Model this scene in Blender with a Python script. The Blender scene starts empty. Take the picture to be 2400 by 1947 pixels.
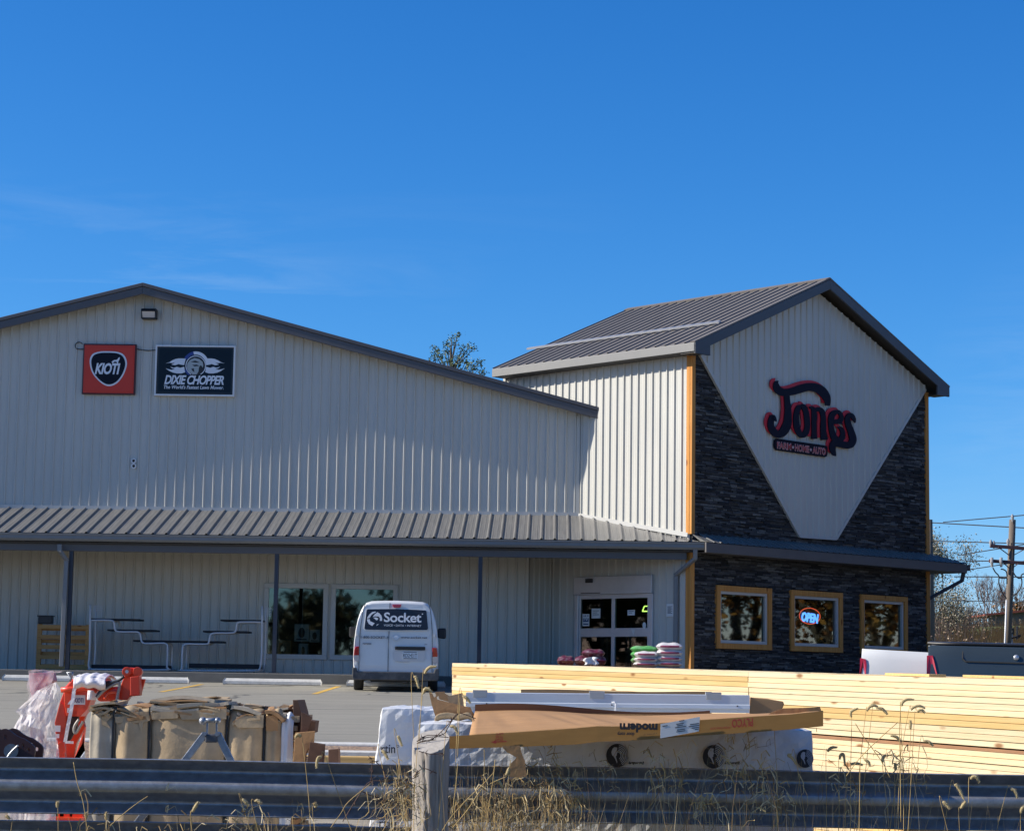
import bpy, math, random
from mathutils import Vector, Matrix
random.seed(7)
R=math.radians
SC=bpy.context.scene; COL=SC.collection
# ---------------------------------------------------------------- camera, world, sun, exposure
EXPO=0.5; SKYX=2**EXPO
F0=5200.0; CX,CY=1200.0,973.5; YAW,PITCH,ROLL=0.01973,0.12125,0.01537
CAMZ=1.528
def _cam():
    cp,sp=math.cos(PITCH),math.sin(PITCH)
    f=Vector((0,cp,sp)); u=Vector((0,-sp,cp)); r=Vector((1,0,0))
    Z=Matrix.Rotation(YAW,3,'Z'); f,u,r=Z@f,Z@u,Z@r
    c,s=math.cos(ROLL),math.sin(ROLL)
    return c*r+s*u, -s*r+c*u, f
CR,CU,CF=_cam(); CAM=Vector((0,0,CAMZ))
cd=bpy.data.cameras.new('camera'); cam=bpy.data.objects.new('camera',cd); COL.objects.link(cam)
cam.matrix_world=Matrix(((CR.x,CU.x,-CF.x,0),(CR.y,CU.y,-CF.y,0),(CR.z,CU.z,-CF.z,CAMZ),(0,0,0,1)))
cd.sensor_width=36; cd.lens=F0*36/2400; cd.clip_end=5000; cd.clip_start=0.1
SC.camera=cam
SUNV=Vector((5.75,0.40,-3.42)).normalized()        # the way the light travels
el=math.asin(-SUNV.z); az=math.atan2(-SUNV.x,-SUNV.y)
w=bpy.data.worlds.new('World'); SC.world=w; w.use_nodes=True
nt=w.node_tree; nt.nodes.clear()
def N(nt,t,**k):
    n=nt.nodes.new(t)
    for a,b in k.items():
        if a in ('operation','blend_type','noise_dimensions','data_type','feature','wave_type','bands_direction','interpolation'): setattr(n,a,b)
        else: n.inputs[a.replace('_',' ')].default_value=b
    return n
sky=nt.nodes.new('ShaderNodeTexSky'); sky.sky_type='NISHITA'; sky.sun_disc=False
sky.sun_elevation=el; sky.sun_rotation=az; sky.altitude=250; sky.air_density=1.0; sky.dust_density=0.15; sky.ozone_density=4.0
tc=nt.nodes.new('ShaderNodeTexCoord'); mp=nt.nodes.new('ShaderNodeMapping'); mp.inputs['Scale'].default_value=(7,7,52); mp.inputs['Location'].default_value=(2.3,.7,3.1); mp.inputs['Rotation'].default_value=(0.0,0.09,0)
nz=N(nt,'ShaderNodeTexNoise',Scale=1.0,Detail=6.0,Roughness=0.62,Distortion=0.6)
nz2=N(nt,'ShaderNodeTexNoise',Scale=4.0,Detail=2.0)
rp=nt.nodes.new('ShaderNodeValToRGB'); rp.color_ramp.elements[0].position=0.47; rp.color_ramp.elements[1].position=0.82; rp.color_ramp.elements[1].color=(.5,.5,.5,1)
rp2=nt.nodes.new('ShaderNodeValToRGB'); rp2.color_ramp.elements[0].position=0.45; rp2.color_ramp.elements[1].position=0.62
sp=nt.nodes.new('ShaderNodeSeparateXYZ'); rz=nt.nodes.new('ShaderNodeValToRGB'); rz.color_ramp.elements[0].position=0.17; rz.color_ramp.elements[0].color=(1,1,1,1); rz.color_ramp.elements[1].position=0.225; rz.color_ramp.elements[1].color=(0,0,0,1)
mm=N(nt,'ShaderNodeMath',operation='MULTIPLY'); mm2=N(nt,'ShaderNodeMath',operation='MULTIPLY'); mm3=N(nt,'ShaderNodeMath',operation='MULTIPLY'); mm3.inputs[1].default_value=0.55
mx=N(nt,'ShaderNodeMixRGB',blend_type='MIX'); mx.inputs[2].default_value=(4.5,5.6,6.6,1)
bg=nt.nodes.new('ShaderNodeBackground'); bg.inputs['Strength'].default_value=0.10
wo=nt.nodes.new('ShaderNodeOutputWorld'); L=nt.links.new
L(tc.outputs['Generated'],mp.inputs[0]); L(mp.outputs[0],nz.inputs['Vector']); L(tc.outputs['Generated'],nz2.inputs['Vector']); L(nz.outputs[0],rp.inputs[0]); L(nz2.outputs[0],rp2.inputs[0])
L(tc.outputs['Generated'],sp.inputs[0]); L(sp.outputs[2],rz.inputs[0])
L(rp.outputs[0],mm.inputs[0]); L(rp2.outputs[0],mm.inputs[1]); L(mm.outputs[0],mm2.inputs[0]); L(rz.outputs[0],mm2.inputs[1]); L(mm2.outputs[0],mm3.inputs[0])
sv=nt.nodes.new('ShaderNodeVectorMath'); sv.operation='MULTIPLY_ADD'; sv.inputs[1].default_value=(1,1,.98); sv.inputs[2].default_value=(0,0,.02)
L(tc.outputs['Generated'],sv.inputs[0]); L(sv.outputs[0],sky.inputs[0])
# the colour response of the camera to the deep autumn sky: one gain and power per channel
sc_=nt.nodes.new('ShaderNodeSeparateColor'); cc_=nt.nodes.new('ShaderNodeCombineColor'); L(sky.outputs[0],sc_.inputs[0])
for i_,(pw,gn) in enumerate(((2.1,2.05),(1.3,1.26),(1.05,1.48))):
    m1=N(nt,'ShaderNodeMath',operation='MULTIPLY'); m1.inputs[1].default_value=.1107; m2=N(nt,'ShaderNodeMath',operation='POWER'); m2.inputs[1].default_value=pw; m3_=N(nt,'ShaderNodeMath',operation='MULTIPLY'); m3_.inputs[1].default_value=gn*10/SKYX
    L(sc_.outputs[i_],m1.inputs[0]); L(m1.outputs[0],m2.inputs[0]); L(m2.outputs[0],m3_.inputs[0]); L(m3_.outputs[0],cc_.inputs[i_])
L(cc_.outputs[0],mx.inputs[1]); L(mm3.outputs[0],mx.inputs[0]); L(mx.outputs[0],bg.inputs[0]); L(bg.outputs[0],wo.inputs[0])
sl=bpy.data.lights.new('sun','SUN'); sl.energy=5.0; sl.angle=R(0.5); sl.color=(1,0.94,0.83)
so=bpy.data.objects.new('sun',sl); COL.objects.link(so); so.rotation_euler=SUNV.to_track_quat('-Z','Y').to_euler()
SC.view_settings.view_transform='Standard'; SC.view_settings.look='None'; SC.view_settings.exposure=EXPO; SC.view_settings.gamma=1
SC.cycles.max_bounces=6; SC.cycles.transparent_max_bounces=12; SC.cycles.caustics_reflective=False; SC.cycles.caustics_refractive=False

# ---------------------------------------------------------------- helpers
def ray(px,py): return (CF+CR*((px-CX)/F0)-CU*((py-CY)/F0))
def onp(px,py,o,n):
    d=ray(px,py); t=(Vector(o)-CAM).dot(n)/d.dot(n); return CAM+d*t
def atY(px,py,Y): return onp(px,py,(0,Y,0),Vector((0,1,0)))
def gz(Y): return 0.03*Y
class Fr:                                           # a plane to draw on: origin, u right, v up, n towards the viewer
    def __init__(s,o,u,v=(0,0,1)):
        s.o=Vector(o); s.u=Vector(u).normalized(); s.v=Vector(v).normalized(); s.n=s.u.cross(s.v).normalized()
    def P(s,a,b,c=0): return s.o+s.u*a+s.v*b+s.n*c
    def uv(s,px,py,off=0):
        p=onp(px,py,s.o+s.n*off,s.n)-s.o; return p.dot(s.u),p.dot(s.v)
    def moved(s,a,b,c=0): return Fr(s.P(a,b,c),s.u,s.v)
def tag(o,label=None,cat=None,group=None,kind=None):
    if label: o['label']=label
    if cat: o['category']=cat
    if group: o['group']=group
    if kind: o['kind']=kind
    return o
def thing(name,label,cat,loc=(0,0,0),rz=0,group=None):
    o=bpy.data.objects.new(name,None); COL.objects.link(o); o.location=loc; o.rotation_euler=(0,0,rz); o.empty_display_size=0.1
    bpy.context.view_layer.update()
    return tag(o,label,cat,group)
def wmat(o):
    M=o.matrix_basis.copy()
    while o.parent: o=o.parent; M=o.matrix_basis@M
    return M
class MB:
    def __init__(s): s.v=[]; s.f=[]; s.m=[]
    def add(s,vs,fs,m=0):
        b=len(s.v); s.v+= [tuple(x) for x in vs]; s.f+=[tuple(b+i for i in f) for f in fs]; s.m+=[m]*len(fs); return s
    def hexa(s,p,m=0): return s.add(p,[(0,3,2,1),(4,5,6,7),(0,1,5,4),(1,2,6,5),(2,3,7,6),(3,0,4,7)],m)
    def box(s,a,b,m=0):
        x0,y0,z0=a; x1,y1,z1=b
        return s.hexa([(x0,y0,z0),(x1,y0,z0),(x1,y1,z0),(x0,y1,z0),(x0,y0,z1),(x1,y0,z1),(x1,y1,z1),(x0,y1,z1)],m)
    def fbox(s,fr,a0,a1,b0,b1,c0,c1,m=0):            # a box in a frame
        P=fr.P
        return s.hexa([P(a0,b0,c1),P(a1,b0,c1),P(a1,b0,c0),P(a0,b0,c0),P(a0,b1,c1),P(a1,b1,c1),P(a1,b1,c0),P(a0,b1,c0)],m)
    def bar(s,p,q,w,h=None,m=0,up=(0,0,1)):
        p=Vector(p);q=Vector(q);h=h or w; d=(q-p).normalized(); up=Vector(up)
        if abs(d.dot(up))>0.98: up=Vector((0,1,0))
        a=d.cross(up).normalized()*w/2; b=a.cross(d).normalized()*h/2
        return s.hexa([p-a-b,p+a-b,q+a-b,q-a-b,p-a+b,p+a+b,q+a+b,q-a+b],m)
    def prism(s,fr,pts,c0,c1,m=0,mside=None):        # outline in a frame, pulled from depth c0 to c1
        n=len(pts); ar=sum(pts[i][0]*pts[(i+1)%n][1]-pts[(i+1)%n][0]*pts[i][1] for i in range(n))
        if ar<0: pts=pts[::-1]
        vs=[fr.P(a,b,c1) for a,b in pts]+[fr.P(a,b,c0) for a,b in pts]
        s.add(vs,[tuple(range(n)),tuple(range(2*n-1,n-1,-1))],m)
        b=len(s.v)-2*n
        for i in range(n):
            j=(i+1)%n; s.f.append((b+i,b+n+i,b+n+j,b+j)); s.m.append(m if mside is None else mside)
        return s
    def tube(s,pts,r,k=8,m=0,caps=True):
        pts=[Vector(p) for p in pts]; rs=r if isinstance(r,(list,tuple)) else [r]*len(pts)
        rings=[]; a=None
        for i,p in enumerate(pts):
            t=(pts[min(i+1,len(pts)-1)]-pts[max(i-1,0)])
            if t.length<1e-9: t=Vector((0,0,1))
            t.normalize()
            if a is None:
                a=t.cross(Vector((0,0,1)))
                if a.length<0.05: a=t.cross(Vector((0,1,0)))
                a.normalize()
            else:
                a=(a-t*a.dot(t)); a=a.normalized() if a.length>1e-6 else t.orthogonal().normalized()
            b=t.cross(a)
            rings.append([p+(a*math.cos(2*math.pi*j/k)+b*math.sin(2*math.pi*j/k))*rs[i] for j in range(k)])
        vs=[x for rg in rings for x in rg]; fs=[]
        for i in range(len(pts)-1):
            for j in range(k):
                l=(j+1)%k; fs.append((i*k+j,i*k+l,(i+1)*k+l,(i+1)*k+j))
        if caps: fs.append(tuple(range(k-1,-1,-1))); fs.append(tuple((len(pts)-1)*k+j for j in range(k)))
        return s.add(vs,fs,m)
    def cyl(s,p,q,r,k=16,m=0,r2=None): return s.tube([p,q],[r,r2 if r2 is not None else r],k,m)
    def grid(s,fn,nu,nv,m=0,mf=None):
        vs=[fn(i/nu,j/nv) for j in range(nv+1) for i in range(nu+1)]
        fs=[(j*(nu+1)+i,j*(nu+1)+i+1,(j+1)*(nu+1)+i+1,(j+1)*(nu+1)+i) for j in range(nv) for i in range(nu)]
        s.add(vs,fs,m)
        if mf:
            for k,(j,i) in enumerate((j,i) for j in range(nv) for i in range(nu)): s.m[len(s.m)-len(fs)+k]=mf(i,j)
        return s
    def sphere(s,c,r,k=12,m=0,sc=(1,1,1)):
        c=Vector(c)
        return s.grid(lambda a,b:c+Vector((r*sc[0]*math.cos(2*math.pi*a)*math.sin(math.pi*b),r*sc[1]*math.sin(2*math.pi*a)*math.sin(math.pi*b),-r*sc[2]*math.cos(math.pi*b))),k,k//2,m)
    def build(s,name,mats,parent=None,smooth=False,bevel=0,label=None,sub=0,solid=0):
        me=bpy.data.meshes.new(name); vs=s.v
        if parent:
            I=wmat(parent).inverted(); vs=[I@Vector(x) for x in vs]
        me.from_pydata([tuple(x) for x in vs],[],s.f)
        mats=mats if isinstance(mats,(list,tuple)) else [mats]
        for x in mats: me.materials.append(x)
        if len(mats)>1: me.polygons.foreach_set('material_index',s.m)
        if smooth: me.polygons.foreach_set('use_smooth',[True]*len(s.f))
        me.update(); o=bpy.data.objects.new(name,me); COL.objects.link(o)
        if parent: o.parent=parent
        if solid: x=o.modifiers.new('s','SOLIDIFY'); x.thickness=solid; x.offset=0
        if bevel: x=o.modifiers.new('b','BEVEL'); x.width=bevel; x.segments=2; x.limit_method='ANGLE'; x.angle_limit=R(40)
        if sub: x=o.modifiers.new('u','SUBSURF'); x.levels=sub; x.render_levels=sub
        if label: o['label']=label
        return o
def mesh_from_curve(cu):
    o=bpy.data.objects.new('tmp',cu); COL.objects.link(o)
    dg=bpy.context.evaluated_depsgraph_get(); me=o.evaluated_get(dg).to_mesh()
    vs=[v.co.copy() for v in me.vertices]; fs=[tuple(p.vertices) for p in me.polygons]
    o.evaluated_get(dg).to_mesh_clear(); bpy.data.objects.remove(o); bpy.data.curves.remove(cu)
    return vs,fs
def text_into(mb,s,fr,a,b,h,width=None,bold=0.0,shear=0.0,c=0.0,ext=0.002,m=0,align='LEFT',rot=0,space=1.0):
    """lettering: lower-left corner at (a,b) of the frame, cap height h, optional total width"""
    cu=bpy.data.curves.new('t','FONT'); cu.body=s; cu.size=1; cu.extrude=0.5; cu.offset=bold; cu.shear=shear; cu.resolution_u=3; cu.space_character=space
    vs,fs=mesh_from_curve(cu)
    if not vs: return
    x0=min(v.x for v in vs); x1=max(v.x for v in vs); CAPH=0.70
    sy=h/CAPH; sx=sy if width is None else width/(x1-x0); W=(x1-x0)*sx
    off=0 if align=='LEFT' else -W/2
    cr,sr=math.cos(rot),math.sin(rot); out=[]
    for v in vs:
        X=(v.x-x0)*sx+off; Y=v.y*sy
        out.append(fr.P(a+X*cr-Y*sr,b+X*sr+Y*cr,c+v.z*ext))
    mb.add(out,fs,m)
def plate_into(mb,fr,outer,holes,c0,c1,m=0):
    cu=bpy.data.curves.new('t','CURVE'); cu.dimensions='2D'; cu.fill_mode='BOTH'; cu.extrude=0.5
    for lp in [outer]+list(holes):
        sp_=cu.splines.new('POLY'); sp_.points.add(len(lp)-1); sp_.use_cyclic_u=True
        for i,(x,y) in enumerate(lp): sp_.points[i].co=(x,y,0,1)
    vs,fs=mesh_from_curve(cu); mid=(c0+c1)/2; t=abs(c1-c0)
    mb.add([fr.P(v.x,v.y,mid+v.z*t) for v in vs],fs,m)
def circ(x,y,r,k=20,ry=None): return [(x+r*math.cos(2*math.pi*i/k),y+(ry or r)*math.sin(2*math.pi*i/k)) for i in range(k)]
def arcp(x,y,r,a0,a1,k=16,ry=None): return [(x+r*math.cos(R(a0+(a1-a0)*i/k)),y+(ry or r)*math.sin(R(a0+(a1-a0)*i/k))) for i in range(k+1)]
def smoothpts(p,n=4,closed=False):                   # Catmull-Rom through points
    out=[]; L_=len(p); rng=range(L_ if closed else L_-1)
    for i in rng:
        g=(lambda k:p[k%L_]) if closed else (lambda k:p[max(0,min(L_-1,k))])
        a,b,c,d=g(i-1),g(i),g(i+1),g(i+2)
        for k in range(n):
            t=k/n; out.append(tuple(0.5*((2*b[q])+(-a[q]+c[q])*t+(2*a[q]-5*b[q]+4*c[q]-d[q])*t*t+(-a[q]+3*b[q]-3*c[q]+d[q])*t**3) for q in range(len(b))))
    if not closed: out.append(tuple(p[-1]))
    return out
def copy_tree(o,parent=None):
    c=o.copy(); COL.objects.link(c); c.parent=parent
    for ch in [x for x in list(o.children)]: copy_tree(ch,c)
    return c

# ---------------------------------------------------------------- materials
def mat(name,col,rough=0.6,metal=0.0,var=0.0,vs=3.0,bump=0.0,bs=40.0,stretch=(1,1,1),spec=0.5,coat=0.0,emis=None,es=0,dirt=None,dirtamt=0.0,dirts=1.5,trans=0.0,rv=0.0):
    m=bpy.data.materials.new(name); m.use_nodes=True; t=m.node_tree; b=t.nodes['Principled BSDF']; L=t.links.new
    b.inputs['Roughness'].default_value=rough; b.inputs['Metallic'].default_value=metal; b.inputs['Specular IOR Level'].default_value=spec
    b.inputs['Base Color'].default_value=(*col,1); b.inputs['Coat Weight'].default_value=coat
    if trans: b.inputs['Transmission Weight'].default_value=trans
    if emis: b.inputs['Emission Color'].default_value=(*emis,1); b.inputs['Emission Strength'].default_value=es
    tc=t.nodes.new('ShaderNodeTexCoord'); mp=t.nodes.new('ShaderNodeMapping'); mp.inputs['Scale'].default_value=stretch
    geo=t.nodes.new('ShaderNodeNewGeometry'); L(geo.outputs['Position'],mp.inputs[0])
    if var or dirtamt or rv:
        n=t.nodes.new('ShaderNodeTexNoise'); n.inputs['Scale'].default_value=vs; n.inputs['Detail'].default_value=6; n.inputs['Roughness'].default_value=.65; L(mp.outputs[0],n.inputs['Vector'])
        r=t.nodes.new('ShaderNodeValToRGB'); r.color_ramp.elements[0].position=.3; r.color_ramp.elements[1].position=.7
        lo=tuple(max(0,c*(1-var)) for c in col); hi=tuple(min(1,c*(1+var)) for c in col)
        r.color_ramp.elements[0].color=(*lo,1); r.color_ramp.elements[1].color=(*hi,1); L(n.outputs[0],r.inputs[0]); last=r.outputs[0]
        if dirtamt:
            n2=t.nodes.new('ShaderNodeTexNoise'); n2.inputs['Scale'].default_value=dirts; n2.inputs['Detail'].default_value=8; n2.inputs['Roughness'].default_value=.7; L(mp.outputs[0],n2.inputs['Vector'])
            r2=t.nodes.new('ShaderNodeValToRGB'); r2.color_ramp.elements[0].position=.48; r2.color_ramp.elements[1].position=.72; r2.color_ramp.elements[1].color=(dirtamt,)*3+(1,)
            L(n2.outputs[0],r2.inputs[0]); x=t.nodes.new('ShaderNodeMixRGB'); L(r2.outputs[0],x.inputs[0]); L(last,x.inputs[1]); x.inputs[2].default_value=(*dirt,1); last=x.outputs[0]
        L(last,b.inputs['Base Color'])
        if rv:
            q=t.nodes.new('ShaderNodeMapRange'); q.inputs['To Min'].default_value=max(0,rough-rv); q.inputs['To Max'].default_value=min(1,rough+rv); L(n.outputs[0],q.inputs[0]); L(q.outputs[0],b.inputs['Roughness'])
    if bump:
        n3=t.nodes.new('ShaderNodeTexNoise'); n3.inputs['Scale'].default_value=bs; n3.inputs['Detail'].default_value=5; L(mp.outputs[0],n3.inputs['Vector'])
        bp=t.nodes.new('ShaderNodeBump'); bp.inputs['Strength'].default_value=1; bp.inputs['Distance'].default_value=bump; L(n3.outputs[0],bp.inputs['Height']); L(bp.outputs[0],b.inputs['Normal'])
    return m
def wood(name,c1,c2,axis=(1,0,0),sc=1.0,rough=.7,knots=True):
    """sawn timber: grain along an axis and knots"""
    m=bpy.data.materials.new(name); m.use_nodes=True; t=m.node_tree; b=t.nodes['Principled BSDF']; L=t.links.new
    b.inputs['Roughness'].default_value=rough; b.inputs['Specular IOR Level'].default_value=.25
    tc=t.nodes.new('ShaderNodeTexCoord'); mp=t.nodes.new('ShaderNodeMapping')
    k=[30*sc if abs(a)<.5 else 1.1*sc for a in axis]; mp.inputs['Scale'].default_value=k; L(tc.outputs['Object'],mp.inputs[0])
    oi=t.nodes.new('ShaderNodeObjectInfo'); ad=t.nodes.new('ShaderNodeVectorMath'); ad.operation='ADD'; ml=t.nodes.new('ShaderNodeMath'); ml.operation='MULTIPLY'; ml.inputs[1].default_value=97
    L(oi.outputs['Random'],ml.inputs[0]); L(mp.outputs[0],ad.inputs[0]); L(ml.outputs[0],ad.inputs[1])
    n=t.nodes.new('ShaderNodeTexNoise'); n.inputs['Scale'].default_value=1.3; n.inputs['Detail'].default_value=5; n.inputs['Distortion'].default_value=.8; L(ad.outputs[0],n.inputs['Vector'])
    r=t.nodes.new('ShaderNodeValToRGB'); r.color_ramp.elements[0].position=.3; r.color_ramp.elements[1].position=.75; r.color_ramp.elements[0].color=(*c1,1); r.color_ramp.elements[1].color=(*c2,1); L(n.outputs[0],r.inputs[0]); last=r.outputs[0]
    if knots:
        mk=t.nodes.new('ShaderNodeMapping'); mk.inputs['Scale'].default_value=[7*sc if abs(a)<.5 else 2.4*sc for a in axis]; L(tc.outputs['Object'],mk.inputs[0])
        a2=t.nodes.new('ShaderNodeVectorMath'); a2.operation='ADD'; L(mk.outputs[0],a2.inputs[0]); L(ml.outputs[0],a2.inputs[1])
        v=t.nodes.new('ShaderNodeTexVoronoi'); v.inputs['Scale'].default_value=1.0; L(a2.outputs[0],v.inputs['Vector'])
        rk=t.nodes.new('ShaderNodeValToRGB'); rk.color_ramp.elements[0].position=.075; rk.color_ramp.elements[0].color=(1,1,1,1); rk.color_ramp.elements[1].position=.16; rk.color_ramp.elements[1].color=(0,0,0,1); L(v.outputs['Distance'],rk.inputs[0])
        x=t.nodes.new('ShaderNodeMixRGB'); L(rk.outputs[0],x.inputs[0]); L(last,x.inputs[1]); x.inputs[2].default_value=(c1[0]*.45,c1[1]*.3,c1[2]*.22,1); last=x.outputs[0]
    hv=t.nodes.new('ShaderNodeHueSaturation'); mr=t.nodes.new('ShaderNodeMapRange'); mr.inputs['To Min'].default_value=.80; mr.inputs['To Max'].default_value=1.08; L(oi.outputs['Random'],mr.inputs[0]); L(mr.outputs[0],hv.inputs['Value']); L(last,hv.inputs['Color'])
    L(hv.outputs[0],b.inputs['Base Color'])
    bp=t.nodes.new('ShaderNodeBump'); bp.inputs['Distance'].default_value=.002; L(n.outputs[0],bp.inputs['Height']); L(bp.outputs[0],b.inputs['Normal'])
    return m
def glass(name,tint=(.02,.025,.03),alpha=.45,rough=.02):
    m=bpy.data.materials.new(name); m.use_nodes=True; t=m.node_tree; t.nodes.clear(); L=t.links.new
    tr=t.nodes.new('ShaderNodeBsdfTransparent'); tr.inputs[0].default_value=(.50,.58,.55,1); gl=t.nodes.new('ShaderNodeBsdfGlossy'); gl.inputs['Roughness'].default_value=rough; gl.inputs[0].default_value=(.82,.95,.80,1)
    fr=t.nodes.new('ShaderNodeFresnel'); fr.inputs[0].default_value=1.45; mr=t.nodes.new('ShaderNodeMapRange'); mr.inputs['To Min'].default_value=alpha; mr.inputs['To Max'].default_value=1; L(fr.outputs[0],mr.inputs[0])
    mx=t.nodes.new('ShaderNodeMixShader'); L(mr.outputs[0],mx.inputs[0]); L(tr.outputs[0],mx.inputs[1]); L(gl.outputs[0],mx.inputs[2]); o=t.nodes.new('ShaderNodeOutputMaterial'); L(mx.outputs[0],o.inputs[0])
    return m
def plastic_film(name,col=(.85,.82,.82),clear=.45):
    m=bpy.data.materials.new(name); m.use_nodes=True; t=m.node_tree; t.nodes.clear(); L=t.links.new
    tr=t.nodes.new('ShaderNodeBsdfTransparent'); p=t.nodes.new('ShaderNodeBsdfPrincipled'); p.inputs['Base Color'].default_value=(*col,1); p.inputs['Roughness'].default_value=.3
    tl=t.nodes.new('ShaderNodeBsdfTranslucent'); tl.inputs[0].default_value=(*col,1); m1=t.nodes.new('ShaderNodeMixShader'); m1.inputs[0].default_value=.4; L(p.outputs[0],m1.inputs[1]); L(tl.outputs[0],m1.inputs[2])
    n=t.nodes.new('ShaderNodeTexNoise'); n.inputs['Scale'].default_value=9; n.inputs['Detail'].default_value=4; g=t.nodes.new('ShaderNodeNewGeometry'); L(g.outputs['Position'],n.inputs['Vector'])
    bp=t.nodes.new('ShaderNodeBump'); bp.inputs['Distance'].default_value=.02; L(n.outputs[0],bp.inputs['Height']); L(bp.outputs[0],p.inputs['Normal'])
    mr=t.nodes.new('ShaderNodeMapRange'); mr.inputs['From Min'].default_value=.35; mr.inputs['From Max'].default_value=.65; mr.inputs['To Min'].default_value=max(0,clear-.25); mr.inputs['To Max'].default_value=min(1,clear+.25); L(n.outputs[0],mr.inputs[0])
    mx=t.nodes.new('ShaderNodeMixShader'); L(mr.outputs[0],mx.inputs[0]); L(m1.outputs[0],mx.inputs[1]); L(tr.outputs[0],mx.inputs[2]); o=t.nodes.new('ShaderNodeOutputMaterial'); L(mx.outputs[0],o.inputs[0])
    return m
M={}
M['siding']=mat('siding_steel',(.52,.505,.455),.42,0,var=.05,vs=1.2,spec=.5,stretch=(1,1,.3),dirt=(.36,.34,.30),dirtamt=.16,dirts=.8)
M['trimlite']=mat('trim_light',(.50,.49,.46),.4,0,var=.04)
M['roof']=mat('roof_steel',(.175,.168,.155),.45,.0,var=.22,vs=3.2,stretch=(7,.4,.4),rv=.1)
M['roofdark']=mat('roof_steel_dark',(.155,.135,.125),.5,.1,var=.06,vs=1.5)
M['trim']=mat('trim_charcoal',(.085,.082,.088),.42,0,var=.05)
M['gutter']=mat('gutter_steel',(.17,.175,.18),.4,0,var=.05)
M['soffit']=mat('soffit_brown',(.055,.05,.045),.6)
M['fascia']=mat('fascia_bronze',(.11,.10,.095),.55,0,var=.08)
M['post']=mat('post_steel_dark',(.025,.032,.05),.5)
M['cedar']=wood('cedar_beam',(.50,.20,.045),(.64,.31,.085),(0,0,1),.6)
M['stone']=[mat('ledge_stone_%s'%n,c,.85,0,var=.35,vs=14,bump=.004,bs=60,spec=.3) for n,c in (('a',(.035,.034,.036)),('b',(.07,.067,.066)),('c',(.018,.018,.019)),('d',(.13,.125,.115)),('e',(.05,.045,.04)))]
M['mortar']=mat('stone_backing',(.02,.02,.022),.9)
M['glass']=glass('window_glass',alpha=.15); M['glasstower']=glass('tower_glass',alpha=.09)
M['glassdark']=glass('door_glass',alpha=.0)
M['dark']=mat('interior_dark',(.015,.015,.016),.9)
M['black']=mat('black_plastic',(.018,.018,.02),.45)
M['rubber']=mat('rubber',(.02,.02,.02),.8,var=.2,vs=20)
M['white']=mat('white_enamel',(.72,.72,.72),.35)
M['alu']=mat('aluminium',(.55,.56,.58),.38,.6,var=.06)
M['galv']=mat('galvanised_steel',(.30,.31,.33),.40,.55,var=.25,vs=16,rv=.12,bump=.0006,bs=80,dirt=(.16,.15,.13),dirtamt=.35,dirts=5)
M['conc']=mat('concrete',(.40,.375,.33),.9,0,var=.10,vs=3,bump=.003,bs=90,dirt=(.26,.24,.2),dirtamt=.4,dirts=2)
M['concwhite']=mat('painted_concrete',(.62,.60,.55),.85,0,var=.1,vs=8,dirt=(.35,.32,.27),dirtamt=.45,dirts=6,bump=.003)
M['yellow']=mat('line_paint',(.60,.36,.06),.8,0,var=.25,vs=9)
M['kraft']=mat('kraft_cardboard',(.41,.23,.105),.8,0,var=.09,vs=5,bump=.003,bs=24,stretch=(1,3,1),spec=.2)
M['kraftdark']=mat('kraft_cardboard_inner',(.36,.22,.11),.85,0,var=.12,vs=7,spec=.2)
M['kraftpale']=mat('aged_cardboard',(.43,.32,.195),.85,0,var=.17,vs=7,bump=.003,bs=25,spec=.2,dirt=(.30,.22,.13),dirtamt=.4,dirts=3)
M['cardgrey']=mat('grey_cardboard',(.40,.35,.27),.85,0,var=.15,vs=9,bump=.003,bs=25,spec=.2)
M['paper']=mat('white_paper',(.70,.70,.68),.7,0,var=.05)
M['ink']=mat('black_ink',(.02,.02,.025),.6)
M['red_ink']=mat('red_ink',(.42,.05,.03),.6)
M['wrap']=mat('white_plastic_wrap',(.74,.735,.72),.38,0,var=.05,vs=6,bump=.014,bs=8,spec=.5)
M['orange']=mat('orange_red_paint',(.72,.055,.012),.35,0,var=.08,vs=6,coat=.3,dirt=(.25,.05,.03),dirtamt=.2,dirts=8)
M['maroon']=mat('dark_maroon_paint',(.045,.012,.012),.5,0,var=.2,vs=8)
M['film']=plastic_film('clear_plastic_sheet')
M['foam']=mat('white_foam_wrap',(.72,.68,.68),.5,0,var=.06,bump=.01,bs=20)
M['pallet']=wood('pallet_wood',(.40,.20,.065),(.56,.32,.12),(1,0,0),1)
M['pine']=[wood('pine_board_%s'%k,a,b,(1,0,0),1) for k,a,b in (('pale',(.62,.46,.26),(.72,.58,.36)),('cream',(.66,.52,.31),(.75,.63,.41)),('gold',(.57,.37,.14),(.66,.47,.21)))]
M['weathered']=wood('weathered_wood',(.27,.235,.20),(.55,.49,.43),(0,0,1),1.5,.9,False)
M['pole']=mat('pole_wood',(.15,.12,.095),.9,0,var=.25,vs=4,stretch=(6,6,.6))
M['navy']=mat('navy_sign_face',(.004,.008,.018),.6,spec=.2)
M['signred']=mat('sign_red',(.62,.05,.03),.4,spec=.3)
M['vanwhite']=mat('van_white_paint',(.70,.70,.69),.28,0,var=.02,coat=.5,dirt=(.42,.38,.32),dirtamt=.22,dirts=3)
M['redlens']=mat('red_lens',(.42,.01,.015),.12,0,coat=1)
M['clearlens']=mat('clear_lens',(.55,.52,.50),.12,0,coat=1)
M['silver']=mat('silver_print',(.74,.76,.80),.4,.0)
M['bark']=mat('bark',(.10,.08,.065),.9,0,var=.3,vs=5)
M['straw']=mat('dry_grass',(.47,.32,.12),.75,0,var=.35,vs=6)
M['seed']=mat('foxtail_head',(.55,.43,.22),.8,0,var=.25,vs=30)
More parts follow.
